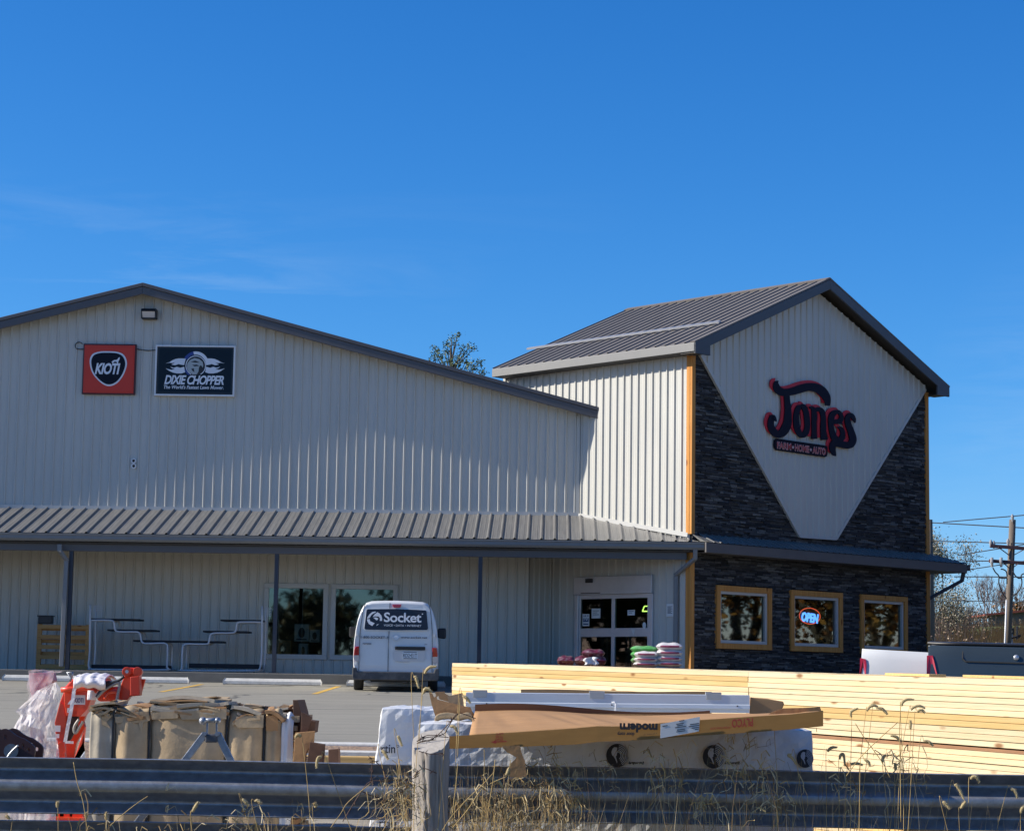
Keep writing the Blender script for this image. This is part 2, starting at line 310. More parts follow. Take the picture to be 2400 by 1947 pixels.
M['strawd']=mat('dry_grass_brown',(.25,.16,.07),.8,0,var=.35,vs=6)
D=1.1215
# ---------------------------------------------------------------- ground
def prof(Y):
    if Y<0: return 0.0
    if Y<56: return .03*Y-(.16*min(1,max(0,(Y-8)/4)) if Y<=26.52 else 0)
    if Y<140: return 1.68-(Y-56)*.002
    return 1.5
ys=[-400,-60,-20,0,5,8,12,14,20,26.5,26.54,30,40,56,70,100,140,300,800,2600]
mb=MB(); xs=[-900,-200,-40,-10,0,10,40,200,900]
for i in range(len(xs)-1):
    for j in range(len(ys)-1):
        mb.add([(xs[i],ys[j],prof(ys[j])),(xs[i+1],ys[j],prof(ys[j])),(xs[i+1],ys[j+1],prof(ys[j+1])),(xs[i],ys[j+1],prof(ys[j+1]))],[(0,1,2,3)])
M['earth']=mat('earth_and_turf',(.17,.145,.07),.95,0,var=.3,vs=.6,dirt=(.10,.12,.04),dirtamt=.6,dirts=.25,bump=.02,bs=20)
tag(mb.build('ground',M['earth']),kind='structure')
def sheet(name,m,x0,x1,y0,y1,dz=.004,cuts=None):
    mb=MB(); Y=[y0]+[y for y in ys if y0<y<y1]+[y1]
    for a,b in zip(Y,Y[1:]): mb.add([(x0,a,prof(a)+dz),(x1,a,prof(a)+dz),(x1,b,prof(b)+dz),(x0,b,prof(b)+dz)],[(0,1,2,3)])
    return tag(mb.build(name,m),kind='structure')
M['lot']=mat('lot_paving',(.275,.255,.205),.92,0,var=.13,vs=2.2,stretch=(.22,2.4,1),bump=.004,bs=120,dirt=(.22,.20,.17),dirtamt=.5,dirts=.9)
M['gravel']=mat('reddish_gravel',(.30,.20,.13),.95,0,var=.4,vs=9,bump=.03,bs=25)
M['road']=mat('road_asphalt',(.05,.05,.052),.9,0,var=.2,vs=6,bump=.004,bs=90)
t_=M['lot'].node_tree; b_=t_.nodes['Principled BSDF']; src=b_.inputs['Base Color'].links[0].from_socket
g_=t_.nodes.new('ShaderNodeNewGeometry'); n_=t_.nodes.new('ShaderNodeTexNoise'); n_.inputs['Scale'].default_value=.9; n_.inputs['Detail'].default_value=4
va=t_.nodes.new('ShaderNodeVectorMath'); va.operation='ADD'; t_.links.new(g_.outputs['Position'],va.inputs[0]); t_.links.new(g_.outputs['Position'],n_.inputs['Vector']); t_.links.new(n_.outputs['Color'],va.inputs[1])
v_=t_.nodes.new('ShaderNodeTexVoronoi'); v_.feature='DISTANCE_TO_EDGE'; v_.inputs['Scale'].default_value=.16; t_.links.new(va.outputs[0],v_.inputs['Vector'])
r_0=t_.nodes.new('ShaderNodeValToRGB'); r_0.color_ramp.elements[0].position=.0035; r_0.color_ramp.elements[0].color=(.8,.8,.8,1); r_0.color_ramp.elements[1].position=.006; r_0.color_ramp.elements[1].color=(0,0,0,1); t_.links.new(v_.outputs['Distance'],r_0.inputs[0])
n2_=t_.nodes.new('ShaderNodeTexNoise'); n2_.inputs['Scale'].default_value=.5; n2_.inputs['Detail'].default_value=8; n2_.inputs['Roughness'].default_value=.75; t_.links.new(g_.outputs['Position'],n2_.inputs['Vector'])
r_1=t_.nodes.new('ShaderNodeValToRGB'); r_1.color_ramp.elements[0].position=.50; r_1.color_ramp.elements[1].position=.70; r_1.color_ramp.elements[1].color=(.55,.55,.55,1); t_.links.new(n2_.outputs[0],r_1.inputs[0])
x1=t_.nodes.new('ShaderNodeMixRGB'); t_.links.new(r_1.outputs[0],x1.inputs[0]); t_.links.new(src,x1.inputs[1]); x1.inputs[2].default_value=(.16,.15,.13,1)
x2=t_.nodes.new('ShaderNodeMixRGB'); t_.links.new(r_0.outputs[0],x2.inputs[0]); t_.links.new(x1.outputs[0],x2.inputs[1]); x2.inputs[2].default_value=(.04,.04,.04,1); t_.links.new(x2.outputs[0],b_.inputs['Base Color'])
sheet('parking_lot',M['lot'],-60,40,26.8,60)
M['apron']=mat('worn_apron',(.30,.27,.215),.92,0,var=.2,vs=3,bump=.005,bs=70,dirt=(.14,.10,.07),dirtamt=.75,dirts=1.1)
sheet('concrete_apron',M['apron'],-30,20,14.0,25.6)
tag(MB().grid(lambda u,v:Vector((-30+50*u,25.0+1.5*v,prof(25.0)+.004+(prof(27)-.02-prof(25.0))*v+.012*math.sin(u*400)*math.sin(v*9)*(v*(1-v)*4))),120,6).build('gravel_strip',M['gravel'],smooth=True),kind='structure')
sheet('road',M['road'],-400,400,-9,3,.006)
tag(MB().hexa([(-60,26.5,gz(26.5)-.3),(40,26.5,gz(26.5)-.3),(40,26.8,gz(26.8)-.3),(-60,26.8,gz(26.8)-.3),(-60,26.5,gz(26.5)+.03),(40,26.5,gz(26.5)+.03),(40,26.8,gz(26.8)+.03),(-60,26.8,gz(26.8)+.03)]).build('kerb',M['concwhite'],bevel=.02),kind='structure')
def linepx(x1,y1,x2,y2,n='parking_line'):
    # stall lines run straight out from the walk
    def hit(px,py):
        d=ray(px,py); t=(.03*0-CAMZ)/(d.z-.03*d.y); p=CAM+d*t; return p
    return hit(x1,y1),hit(x2,y2)
for (a,b,c,d_) in ((405.8,1617,477.8,1602),(749,1625,798,1605)):
    p,q=linepx(a,b,c,d_); xm=(p.x+q.x)/2; y0=p.y-1.2 if a<500 else p.y-.4
    tag(MB().add([(xm-.06,y0,prof(y0)+.008),(xm+.06,y0,prof(y0)+.008),(xm+.06,48.6,prof(48.6)+.008),(xm-.06,48.6,prof(48.6)+.008)],[(0,1,2,3)]).build('parking_line',M['yellow']),kind='structure')
# walk in front of the store
SLZ=1.73
tag(MB().box((-24,50.0,1.3),(3.0,54,SLZ)).build('walkway',mat('walk_concrete_shaded',(.17,.16,.14),.9,0,var=.12,vs=4),bevel=.015),kind='structure')  # concrete colour lowered to include the shade of the porch

# ---------------------------------------------------------------- the store
store=thing('store_building','grey metal farm store with dark low roofs, long porch and stone faced tower','building',(0,53,1.7))
s2=2**-.5
MW=Fr((0,53,0),(1,0,0))
X0=0.6116; TLL=3.532
TL=Fr((X0,53,0),(s2,-s2,0))
C=TL.o+TL.u*TLL
TF=Fr(C,(s2,s2,0))
def ribbed(mb,fr,u0,u1,bot,top,pitch=.2286,rb=.032,rt=.012,h=.029,holes=(),phase=0.0,minor=True,c=0.0,m=0):
    bp=set([u0,u1])
    k0=math.floor((u0-phase)/pitch)-1
    prof_=[]
    k=k0
    while phase+k*pitch<u1+pitch:
        r=phase+k*pitch
        prof_+= [(r-rb,0),(r-rt,h),(r+rt,h),(r+rb,0)]
        if minor:
            for q in (.33,.66): z=r+pitch*q; prof_+= [(z-.012,0),(z-.006,.003),(z+.006,.003),(z+.012,0)]
        k+=1
    prof_.sort()
    def cc(u):
        for (a,x),(b,y) in zip(prof_,prof_[1:]):
            if a<=u<=b: return x+(y-x)*(u-a)/(b-a+1e-9)
        return 0
    for a,_ in prof_:
        if u0<a<u1: bp.add(a)
    for hx in holes:
        for a in hx[:2]:
            if u0<a<u1: bp.add(a)
    for a in (bot,top):
        if hasattr(a,'knots'): 
            for q in a.knots:
                if u0<q<u1: bp.add(q)
    bp=sorted(bp)
    for a,b in zip(bp,bp[1:]):
        if b-a<1e-5: continue
        ca,cb=cc(a),cc(b); ba,bb=bot(a),bot(b); ta,tb=top(a),top(b); segs=[((ba,bb),(ta,tb))]
        for hx in holes:
            if hx[0]-1e-6<=a and b<=hx[1]+1e-6:
                segs=[((ba,bb),(hx[2],hx[2])),((hx[3],hx[3]),(ta,tb))]
        for (y0,y1),(y2,y3) in segs:
            if y2-y0<1e-4 and y3-y1<1e-4: continue
            mb.add([fr.P(a,y0,c+ca),fr.P(b,y1,c+cb),fr.P(b,y3,c+cb),fr.P(a,y2,c+ca)],[(0,1,2,3)],m)
class Lin:
    def __init__(s,*k): s.k=k; s.knots=[a for a,_ in k]
    def __call__(s,u):
        k=s.k
        if u<=k[0][0]: return k[0][1]
        for (a,x),(b,y) in zip(k,k[1:]):
            if u<=b: return x+(y-x)*(u-a)/(b-a)
        return k[-1][1]
PK=-10.0; 
gtop=Lin((PK-11.05,7.97),(PK,10.86),(PK+11.05,7.97))
w1=[MW.uv(553*D,1218*D),MW.uv(683*D,1378*D)]; w2=[MW.uv(693*D,1219*D),MW.uv(829*D,1378*D)]
W1=(w1[0][0],w1[1][0],w1[1][1],w1[0][1]); W2=(w2[0][0],w2[1][0],W1[2],W1[3])
LC=-.59
mb=MB(); ribbed(mb,MW,-20.9,X0-.01,Lin((-21,5.0),(1,5.0)),gtop,phase=.03)
ribbed(mb,MW,-20.9,LC,Lin((-21,SLZ),(1,SLZ)),Lin((-21,5.0),(1,5.0)),holes=[W1,W2],phase=.03)
dg_=Fr((LC,53,0),Vector((-.034-LC,.645,0)))
ribbed(mb,dg_,0,.85,Lin((0,SLZ),(1,SLZ)),Lin((0,4.95),(1,4.95)),pitch=.2)
mb.fbox(MW,LC-.05,LC+.006,SLZ,4.9,-.05,.03)          # corner flashing
mb.fbox(MW,X0-.10,X0-.012,5.62,8.0,.0,.03)
mb.build('front_wall',M['siding'],store)
# the other walls and a dark shell that closes the shop
mb=MB(); mb.box((-20.9,53.1,1.6),(-20.8,79,7.9)); mb.box((X0-.2,54.0,1.6),(X0-.1,79,7.9)); mb.box((-20.9,78.9,1.6),(X0,79,8.0))
mb.build('side_wall',M['siding'],store)
mb=MB(); mb.box((-20.7,59.0,1.6),(X0-.3,59.1,7.9)); mb.box((-20.7,53.1,4.9),(-.7,59,5.0)); mb.box((-20.7,53.1,1.6),(-.7,59,1.72)); mb.box((-8,53.1,1.72),(-7.9,59,4.9)); mb.box((-3,53.1,1.72),(-2.9,59,4.9))
mb.build('interior_wall',mat('shop_interior',(.10,.10,.10),.8,var=.4,vs=1.2),store)
# main roof
mb=MB(); sl_=(10.86-7.97)/11.05
for sg in (-1,1):
    def rp_(t,z,y): return (PK+sg*t,y,10.90-sl_*t+z)
    mb.hexa([rp_(0,0,52.66),rp_(11.15,0,52.66),rp_(11.15,0,79.3),rp_(0,0,79.3),rp_(0,.12,52.66),rp_(11.15,.12,52.66),rp_(11.15,.12,79.3),rp_(0,.12,79.3)])
mb.build('gable_roof',M['trim'],store)
mb=MB()
for sg in (-1,1):
    def rp_(t,z,y): return (PK+sg*t,y,10.86-sl_*t+z)
    mb.hexa([rp_(0,-.09,52.60),rp_(11.25,-.09,52.60),rp_(11.25,-.09,52.66),rp_(0,-.09,52.66),rp_(0,.10,52.60),rp_(11.25,.10,52.60),rp_(11.25,.10,52.66),rp_(0,.10,52.66)])
    mb.hexa([rp_(0,.10,52.575),rp_(11.27,.10,52.575),rp_(11.27,.10,52.80),rp_(0,.10,52.80),rp_(0,.19,52.575),rp_(11.27,.19,52.575),rp_(11.27,.19,52.80),rp_(0,.19,52.80)])
mb.build('rake_trim',M['trim'],store,bevel=.012)
mb=MB(); a=PK+11.2; 
mb.box((a,52.62,7.93),(a+.10,79,8.13)); mb.build('eave_gutter',M['trimlite'],store,bevel=.01)
# porch roof
EY=50.30; EZ=4.84; RZ=5.60; sl3=math.hypot(53-EY,RZ-EZ)
PR=Fr((0,EY,EZ),(1,0,0),(0,53-EY,RZ-EZ))
k=sl3/(53-EY)
mb=MB(); ribbed(mb,PR,-21.3,3.36,Lin((-30,-.03),(30,-.03)),Lin((-21.3,sl3),(X0,sl3),(X0+2.70,.0+.0)),pitch=.3048,rb=.034,rt=.012,h=.036,phase=.02)
mb.build('porch_roof',M['roof'],store)
mb=MB(); mb.add([PR.P(-21.3,-.02,-.012),PR.P(3.3,-.02,-.012),PR.P(X0,sl3,-.012),PR.P(-21.3,sl3,-.012)],[(3,2,1,0)])
mb.box((-21.3,EY+.02,4.60),(3.2,53-.03,4.63)); mb.build('porch_ceiling',M['soffit'],store)
mb=MB(); mb.box((-21.3,52.955,RZ-.02),(X0-.02,52.995,RZ+.07)); 
for t in range(0,1): pass
q0=TL.P(0.0,RZ+.0,.03); q1=TL.P(TLL-.05,5.0,.03); mb.bar(q0,q1,.05,.10)
mb.build('wall_flashing',M['trimlite'],store)
mb=MB(); pf=[(0,0),(-.085,.0),(-.13,.05),(-.13,.125),(-.15,.14),(-.15,.165),(0,.165)]
GZ=4.645
vs=[]; 
for x in (-21.3,3.40):
    vs+=[(x,EY-.01+p[0],GZ+p[1]) for p in pf]
n=len(pf); mb.add(vs,[(i,(i+1)%n,n+(i+1)%n,n+i) for i in range(n)]+[tuple(range(n))[::-1],tuple(range(n,2*n))])
mb.build('porch_gutter',M['gutter'],store)
mb=MB(); bz=atY(1200,1306,EY+.2).z
mb.box((-21.2,EY+.12,bz),(3.02,EY+.24,4.60)); mb.build('porch_beam',M['trim'],store,bevel=.01)
for x in (-11.0,-6.30,-1.66,-15.7): 
    mb=MB(); mb.box((x-.045,EY+.12,SLZ),(x+.045,EY+.22,bz)); mb.box((x-.11,EY+.06,SLZ),(x+.11,EY+.29,SLZ+.02)); mb.build('porch_post',M['post'],store)
def spout(pts,name='downspout',r=.05,m='gutter'):
    mb=MB(); 
    for p,q in zip(pts,pts[1:]): mb.bar(p,Vector(q)+(Vector(q)-Vector(p)).normalized()*.02,r*2,r*1.5)
    return mb.build(name,M[m],store,bevel=.012)
a=atY(140,1275,EY-.08); b=atY(140,1290,EY-.08); c_=atY(156,1312,EY+.06)
spout([a,b,c_,Vector((c_.x-.02,EY+.05,SLZ+.1))])
# porch windows
def window(fr,U0,U1,V0,V1,fw,mf,gm,name='window',depth=.06,cas=None):
    mb=MB(); 
    for (a,b,c0,d) in ((U0,U1,V1-fw,V1),(U0,U1,V0,V0+fw),(U0,U0+fw,V0+fw,V1-fw),(U1-fw,U1,V0+fw,V1-fw)): mb.fbox(fr,a,b,c0,d,-.05,depth)
    f=mb.build(name,mf,store,bevel=.008)
    g=MB().add([fr.P(U0+fw,V0+fw,.01),fr.P(U1-fw,V0+fw,.01),fr.P(U1-fw,V1-fw,.01),fr.P(U0+fw,V1-fw,.01)],[(0,1,2,3)]).build('pane',gm,f)
    return f
window(MW,*[W1[i] for i in (0,1,2,3)],.115,M['trimlite'],M['glass']); window(MW,W2[0],W2[1],W2[2],W2[3],.115,M['trimlite'],M['glass'])
# ---- tower
WT=9.085; APX=11.20
mb=MB(); ribbed(mb,TL,-2.63,TLL-.02,Lin((-3,4.9),(4,4.9)),Lin((-3,9.25),(4,9.25)),phase=.05,h=.036,rb=.032)
DU0,DU1,DZ=-.09,2.43,4.12
ribbed(mb,TL,-.91,TLL-.02,Lin((-3,SLZ),(4,SLZ)),Lin((-3,4.9),(4,4.9)),holes=[(DU0,DU1,SLZ-.1,DZ)],phase=.05)
mb.fbox(TL,-2.70,-2.62,5,9.2,-.05,.03)
mb.build('tower_side_wall',M['siding'],store)
BK=Fr(C+TL.u*(-(TLL+2.63))+TF.u*WT,(-s2,-s2,0)); RT=Fr(C+TF.u*WT,(-s2,s2,0))
mb=MB(); 
mb.prism(BK,[(0,1.5),(WT,1.5),(WT,9.25),(WT/2,APX-.05),(0,9.25)],-.1,0)
mb.fbox(RT,0.1,TLL+2.5,1.4,9.25,-.1,0); mb.build('tower_rear_wall',M['siding'],store)
# front wall backing and ledge stone
fw=[]; 
for a,b in (((1678.5,1369.6),(1806.9,1521.6)),((1852.3,1382),(1973.5,1527)),((2016,1394.5),(2126,1541))):
    p=TF.uv(*a,.06); q=TF.uv(*b,.06); fw.append((p[0],q[0],2.455,3.90))
print('front windows',fw)
mb=MB()
def holebox(fr,u0,u1,v0,v1,holes,c0,c1,m=0):
    cur=u0
    for h in holes:
        mb.fbox(fr,cur,h[0],v0,v1,c0,c1,m); mb.fbox(fr,h[0],h[1],v0,h[2],c0,c1,m); mb.fbox(fr,h[0],h[1],h[3],v1,c0,c1,m); cur=h[1]
    mb.fbox(fr,cur,u1,v0,v1,c0,c1,m)
ins=[(a+.06,b-.06,c+.06,d-.06) for a,b,c,d in fw]
holebox(TF,0,WT,1.3,5.3,ins,-.15,0)
mb.prism(TF,[(0,5.3),(WT,5.3),(WT,9.3),(WT/2,APX),(0,9.3)],-.15,0)
mb.build('tower_front_wall',M['mortar'],store)
VP=[TF.uv(1627.3,824.4,.08),TF.uv(2163.6,912.5,.08),TF.uv(1953*1.0,1261,.08),TF.uv(1868,1255,.08)]
VL,VR=(0.12,9.27),(WT-.12,9.27); VBR=(5.24,5.21); VBL=(3.84,5.19)
rnd=random.Random(3); mb=MB(); z=1.45
def insideV(u,z):
    if z<VBL[1]: return False
    t=(z-VBL[1])/(VL[1]-VBL[1]); l=VBL[0]+(VL[0]-VBL[0])*t; r=VBR[0]+(VR[0]-VBR[0])*t
    return l+.12<u<r-.12
while z<9.35:
    h=rnd.choice((.026,.034,.042,.052)); u=.02
    while u<WT-.02:
        l=rnd.uniform(.12,.48); u1=min(u+l,WT-.02); um=(u+u1)/2
        if not (insideV(u,z) and insideV(u1,z+h)) :
            zz=z+rnd.uniform(-.004,.004)
            ok=True
            for a,b,c0,d in fw:
                if u1>a and u<b and zz+h>c0 and zz<d:
                    ok=False
                    for (p,q) in ((u,min(u1,a+.02)),(max(u,b-.02),u1)):
                        if q-p>.03: mb.fbox(TF,p,q-.004,zz,zz+h-.005,0,rnd.uniform(.015,.06),rnd.choice((0,0,1,1,2,3,4)))
            if ok: mb.fbox(TF,u,u1-.004,zz,zz+h-.005,0,rnd.uniform(.015,.06),rnd.choice((0,0,1,1,2,3,4)))
        u=u1
    z+=h
mb.build('stone_veneer',M['stone'],store)
mb=MB()
def vt(u):
    return (9.3+ (APX-9.3)*(1-abs(u-WT/2)/(WT/2)))
bl=Lin((VL[0],VL[1]),(VBL[0],VBL[1]),(VBR[0],VBR[1]),(VR[0],VR[1]))
ribbed(mb,TF,VL[0],VR[0],bl,Lin((0,9.3),(WT/2,APX),(WT,9.3)),c=.085,phase=.0)
mb.build('gable_panel',M['siding'],store)
mb=MB()
for p,q in ((VL,VBL),(VBL,VBR),(VBR,VR)): mb.bar(TF.P(p[0],p[1],.075),TF.P(q[0],q[1],.075),.075,.065,up=TF.n)
mb.build('gable_panel_trim',M['trimlite'],store)
# cedar corner posts, above and below the skirt roof
for z0,z1 in ((5.02,9.2),(1.5,4.6)):
    mb=MB(); mb.fbox(TL,TLL-.105,TLL+.02,z0,z1,.0,.05); mb.fbox(TF,-.05,.065,z0,z1,-.02,.07); mb.build('corner_post',M['cedar'],store,bevel=.006)
    mb=MB(); mb.fbox(TF,WT-.09,WT+.045,z0,z1,-.10,.07); mb.fbox(RT,-.02,.2,z0,z1,.0,.07); mb.build('corner_post',M['cedar'],store,bevel=.006)
# tower windows
for (a,b,c0,d) in fw:
    mb=MB(); t=.125
    mb.fbox(TF,a,b,d-t,d,.0,.10); mb.fbox(TF,a,b,c0,c0+t,.0,.10); mb.fbox(TF,a,a+t,c0+t,d-t,.0,.098); mb.fbox(TF,b-t,b,c0+t,d-t,.0,.098)
    f=mb.build('window',M['cedar'],store,bevel=.006)
    mb=MB(); a1,b1,c1,d1=a+t,b-t,c0+t,d-t; t2=.07
    for q in ((a1,b1,d1-t2,d1),(a1,b1,c1,c1+t2),(a1,a1+t2,c1+t2,d1-t2),(b1-t2,b1,c1+t2,d1-t2)): mb.fbox(TF,*q,-.06,.05)
    mb.build('inner_frame',M['trimlite'],f,bevel=.005)
    MB().add([TF.P(a1+t2,c1+t2,-.01),TF.P(b1-t2,c1+t2,-.01),TF.P(b1-t2,d1-t2,-.01),TF.P(a1+t2,d1-t2,-.01)],[(0,1,2,3)]).build('pane',M['glasstower'],f)
mb=MB(); mb.fbox(TF,.3,WT-.3,1.4,1.6,-5,-.15); mb.fbox(TF,.3,WT-.3,4.5,4.6,-5,-.15); mb.fbox(TF,.3,WT-.3,1.6,4.5,-3.1,-3.0); mb.build('tower_interior',M['dark'],store)
# tower roof
OE=.38; OF=.44; OB=.08; 
LT=TLL+2.63
ez=TL.uv(1624.7,802,OE)[1]; print('eave top',ez,'bottom',TL.uv(1624.7,819.3,OE)[1], 'joint',TF.uv(1490*D,1133*D,0.06),TF.uv(1935*D,1170*D,.06),'fascia',TF.uv(1646,1280,.5),TF.uv(1646,1298.5,.5),TF.uv(2214,1346,.5),TF.uv(2226,1329,.5),'ridge',onp(1944,654,TF.P(0,0,OF),TF.n), onp(1473,726,TF.P(WT/2,0,0),TF.u))
RZT=11.48
hw=WT/2+OE; slen=math.hypot(hw,RZT-ez)
back=-TL.u
lo=C+TF.n*OF-TF.u*OE      # front eave corner, left
LS=Fr(lo+back*(LT+OF+OB)+Vector((0,0,ez)),TL.u,TF.u*hw+Vector((0,0,RZT-ez)))
ro=C+TF.n*OF+TF.u*(WT+OE)
RS=Fr(ro+Vector((0,0,ez)),-TL.u,-TF.u*hw+Vector((0,0,RZT-ez)))
TLEN=LT+OF+OB
M['roof2']=mat('tower_roof_steel',(.165,.15,.138),.6,.0,var=.08,vs=1.5,spec=.25)
mb=MB(); ribbed(mb,LS,0,TLEN,Lin((0,-.02),(20,-.02)),Lin((0,slen),(20,slen)),pitch=.3048,rb=.034,rt=.014,h=.029)
mb.fbox(LS,-.02,TLEN+.02,slen-.16,slen+.01,.0,.045); mb.fbox(LS,TLEN-.12,TLEN+.03,-.03,slen,-.0,.035)
ribbed(mb,RS,0,TLEN,Lin((0,-.02),(20,-.02)),Lin((0,slen),(20,slen)),pitch=.3048,rb=.034,rt=.014,h=.029)
mb.fbox(RS,-.02,TLEN+.02,slen-.16,slen+.01,.0,.045); mb.fbox(RS,-.03,.12,-.03,slen,-.0,.035)
mb.build('tower_roof',M['roof2'],store)
mb=MB(); mb.fbox(LS,.02,TLEN-.02,.02,slen,-.10,-.012); mb.fbox(RS,.02,TLEN-.02,.02,slen,-.10,-.012); mb.build('tower_soffit',M['soffit'],store)
mb=MB(); FH=.20
e=Fr(LS.o,TL.u); mb.fbox(e,-.0,TLEN-.0,-FH-.01,-.01,-.03,.03); mb.build('eave_fascia',mat('fascia_grey',(.19,.185,.175),.45,0,var=.05),store,bevel=.01)
mb=MB()
f=Fr(C+TF.n*OF,TF.u); ap=RZT
for sg in (0,1):
    e0=-OE-.02 if sg==0 else WT+OE+.02; mu=WT/2
    mb.prism(f,[(e0,ez-.01),(mu,ap-.01),(mu,ap-.25),(e0,ez-.25)],-.02,.03)
    mb.prism(f,[(e0,ez-.04),(e0,ez-.26),(e0+(.52 if sg==0 else -.52),ez-.26),(e0+(.52 if sg==0 else -.52),ez+.16)],-.022,.028)   # boxed eave return
mb.build('rake_fascia',mat('rake_navy_grey',(.065,.068,.078),.5,var=.05),store,bevel=.008)
mb=MB()
for e0,e1 in ((-OE+.0,-.005),(WT+.005,WT+OE)): MB().fbox(f,min(e0,e1),max(e0,e1),ez-.24,ez-.22,-OF,-.03).build('eave_return',M['soffit'],store)
MB().fbox(Fr(ro+Vector((0,0,ez)),-TL.u),0,TLEN,-FH-.01,-.01,-.03,.03).build('eave_fascia',M['soffit'],store); mb.fbox(f,-OE,-.01,ez-.22,ez-.20,-OF-LT,-OF); mb.build('eave_soffit',M['soffit'],store)
p=LS.uv(1236.6,822.3); q=LS.uv(1689.9,758.2); print('snow',p,q,TLEN,slen)
mb=MB(); mb.fbox(LS,p[0],q[0],(p[1]+q[1])/2-.045,(p[1]+q[1])/2+.045,.03,.075); mb.build('snow_guard',M['alu'],store)
# skirt roof over the stone front
SO=.50; SZ=4.82; SJ=5.04; SR=10.12
cL=TF.P(0,SZ,SO); 
mb=MB(); SKF=Fr(TF.P(0,SZ,SO),TF.u,-TF.n*SO+Vector((0,0,SJ-SZ)))
sk=math.hypot(SO,SJ-SZ)
ribbed(mb,SKF,.0,SR,Lin((0,-.03),(12,-.03)),Lin((0,.0+.02),(.25,sk),(SR-.95,sk),(SR-.0,.02)),pitch=.2286,rb=.03,rt=.015,h=.022,c=.01)
mb.add([TF.P(-.02,SZ,SO),TF.P(.28,SZ+.02,SO),TF.P(-.02,SJ,.02),PR.P(3.32,-.02,.006)],[(0,1,2),(0,2,3)])
mb.add([TF.P(SR,SZ,SO),TF.P(SR,SZ,-2.5),TF.P(WT,SJ+.1,-2.5),TF.P(WT,SJ,.0)],[(0,1,2,3)])
mb.build('skirt_roof',M['roof'],store)
mb=MB(); mb.fbox(TF,-.05,SR,SZ-.235,SZ-.01,SO-.03,SO+.02); mb.fbox(Fr(TF.P(SR,0,SO),TL.u*-1),0,3,SZ-.235,SZ-.01,-.03,.02); mb.fbox(TF,.05,SR-.03,SZ-.23,SZ-.21,.0,SO-.03); mb.fbox(TF,WT,SR-.03,SZ-.23,SZ-.21,-2.5,.0)
mb.build('skirt_fascia',M['fascia'],store,bevel=.008)
# downspouts at both ends of the skirt
a=onp(1618,1285,TL.P(0,0,.42),TL.n); 
p0=Vector((3.20,50.22,4.66)); p1=Vector((3.20,50.26,4.45)); p2=TL.P(TLL-.36,4.1,.09); p3=TL.P(TLL-.36,SLZ+.05,.09)
spout([p0,p1,p2,p3])
ge=TF.P(SR+.10,SZ-.1,SO-.1); mb=MB(); fr_=Fr(TF.P(SR+.03,0,SO),TF.u); mb.fbox(fr_,0,.14,SZ-.17,SZ-.02,-2.6,.0); mb.build('skirt_gutter',M['post'],store)
spout([TF.P(SR+.1,SZ-.15,SO-.15),TF.P(SR+.08,SZ-.42,SO-.2),TF.P(WT+.14,SZ-.95,-.12),TF.P(WT+.12,1.6,-.12)],m='post')
# entrance doors
mb=MB(); mb.fbox(TL,DU0,DU1,DZ-.42,DZ,-.1,.10); mb.fbox(TL,DU0,DU0+.12,SLZ,DZ-.42,-.1,.06); mb.fbox(TL,DU1-.14,DU1,SLZ,DZ-.42,-.1,.06)
dr=mb.build('entrance_door',M['alu'],store,bevel=.008)
d0=DU0+.12; d1=DU1-.14; dm=TL.uv(1438,1450)[0]; zt=DZ-.42; zm=2.91
for (a,b) in ((d0,dm),(dm,d1)):
    mb=MB(); e=.055
    mb.fbox(TL,a,a+e,SLZ,zt,-.04,.02); mb.fbox(TL,b-e,b,SLZ,zt,-.04,.02); mb.fbox(TL,a+e,b-e,zt-.10,zt,-.04,.018); mb.fbox(TL,a+e,b-e,zm-.20,zm,-.04,.018); mb.fbox(TL,a+e,b-e,SLZ,SLZ+.18,-.04,.018)
    lf=mb.build('door_leaf',M['alu'],dr,bevel=.004)
    for z0,z1 in ((zm,zt-.1),(SLZ+.18,zm-.2)):
        mb=MB().add([TL.P(a+e,z0,-.01),TL.P(b-e,z0,-.01),TL.P(b-e,z1,-.01),TL.P(a+e,z1,-.01)],[(0,1,2,3)])
        mb.build('door_glass',M['glassdark'],dr)
mb=MB(); a,b=TL.uv(1389,1361); mb.fbox(TL,a-.10,a+.10,b-.05,b+.05,.10,.15); mb.fbox(TL,a-.28,a+.35,DZ-.395,DZ-.375,.10,.11); mb.build('door_sensor',M['black'],dr)
mb=MB(); mb.fbox(TL,-.6,3.0,1.6,1.72,-4,-.12); mb.fbox(TL,-.6,3.0,1.72,4.6,-3.2,-3.1); mb.fbox(TL,-.6,3.0,4.5,4.6,-3.2,-.12); mb.fbox(TL,-.65,-.6,1.7,4.5,-3.2,-.12); mb.fbox(TL,2.9,2.95,1.7,4.5,-3.2,-.12); mb.build('vestibule',M['dark'],store)
# ---------------------------------------------------------------- things fixed to the store
def paper(fr,x0,y0,x1,y1,off,name,label,cat,m='paper',lines=4,big=None,group=None,th=.004):
    a=fr.uv(x0,y0,off); b=fr.uv(x1,y1,off); mb=MB(); U0,U1=min(a[0],b[0]),max(a[0],b[0]); V0,V1=min(a[1],b[1]),max(a[1],b[1])
    mb.fbox(fr,U0,U1,V0,V1,off,off+th,0)
    for i in range(lines):
        v=V1-(V1-V0)*(.22+.6*i/max(1,lines)); mb.fbox(fr,U0+(U1-U0)*.15,U1-(U1-U0)*(.15+.2*(i%2)),v-.008,v+.004,off+th,off+th+.001,1)
    return tag(mb.build(name,[M[m],M['ink']]),label,cat,group)
z=lambda x,y:(1300+x/3.565,1200+y/3.565)
o=paper(TL,*z(310,805),*z(382,885),.03,'paper_notice','square white notice taped on left pane of the entrance doors','notice',lines=3)
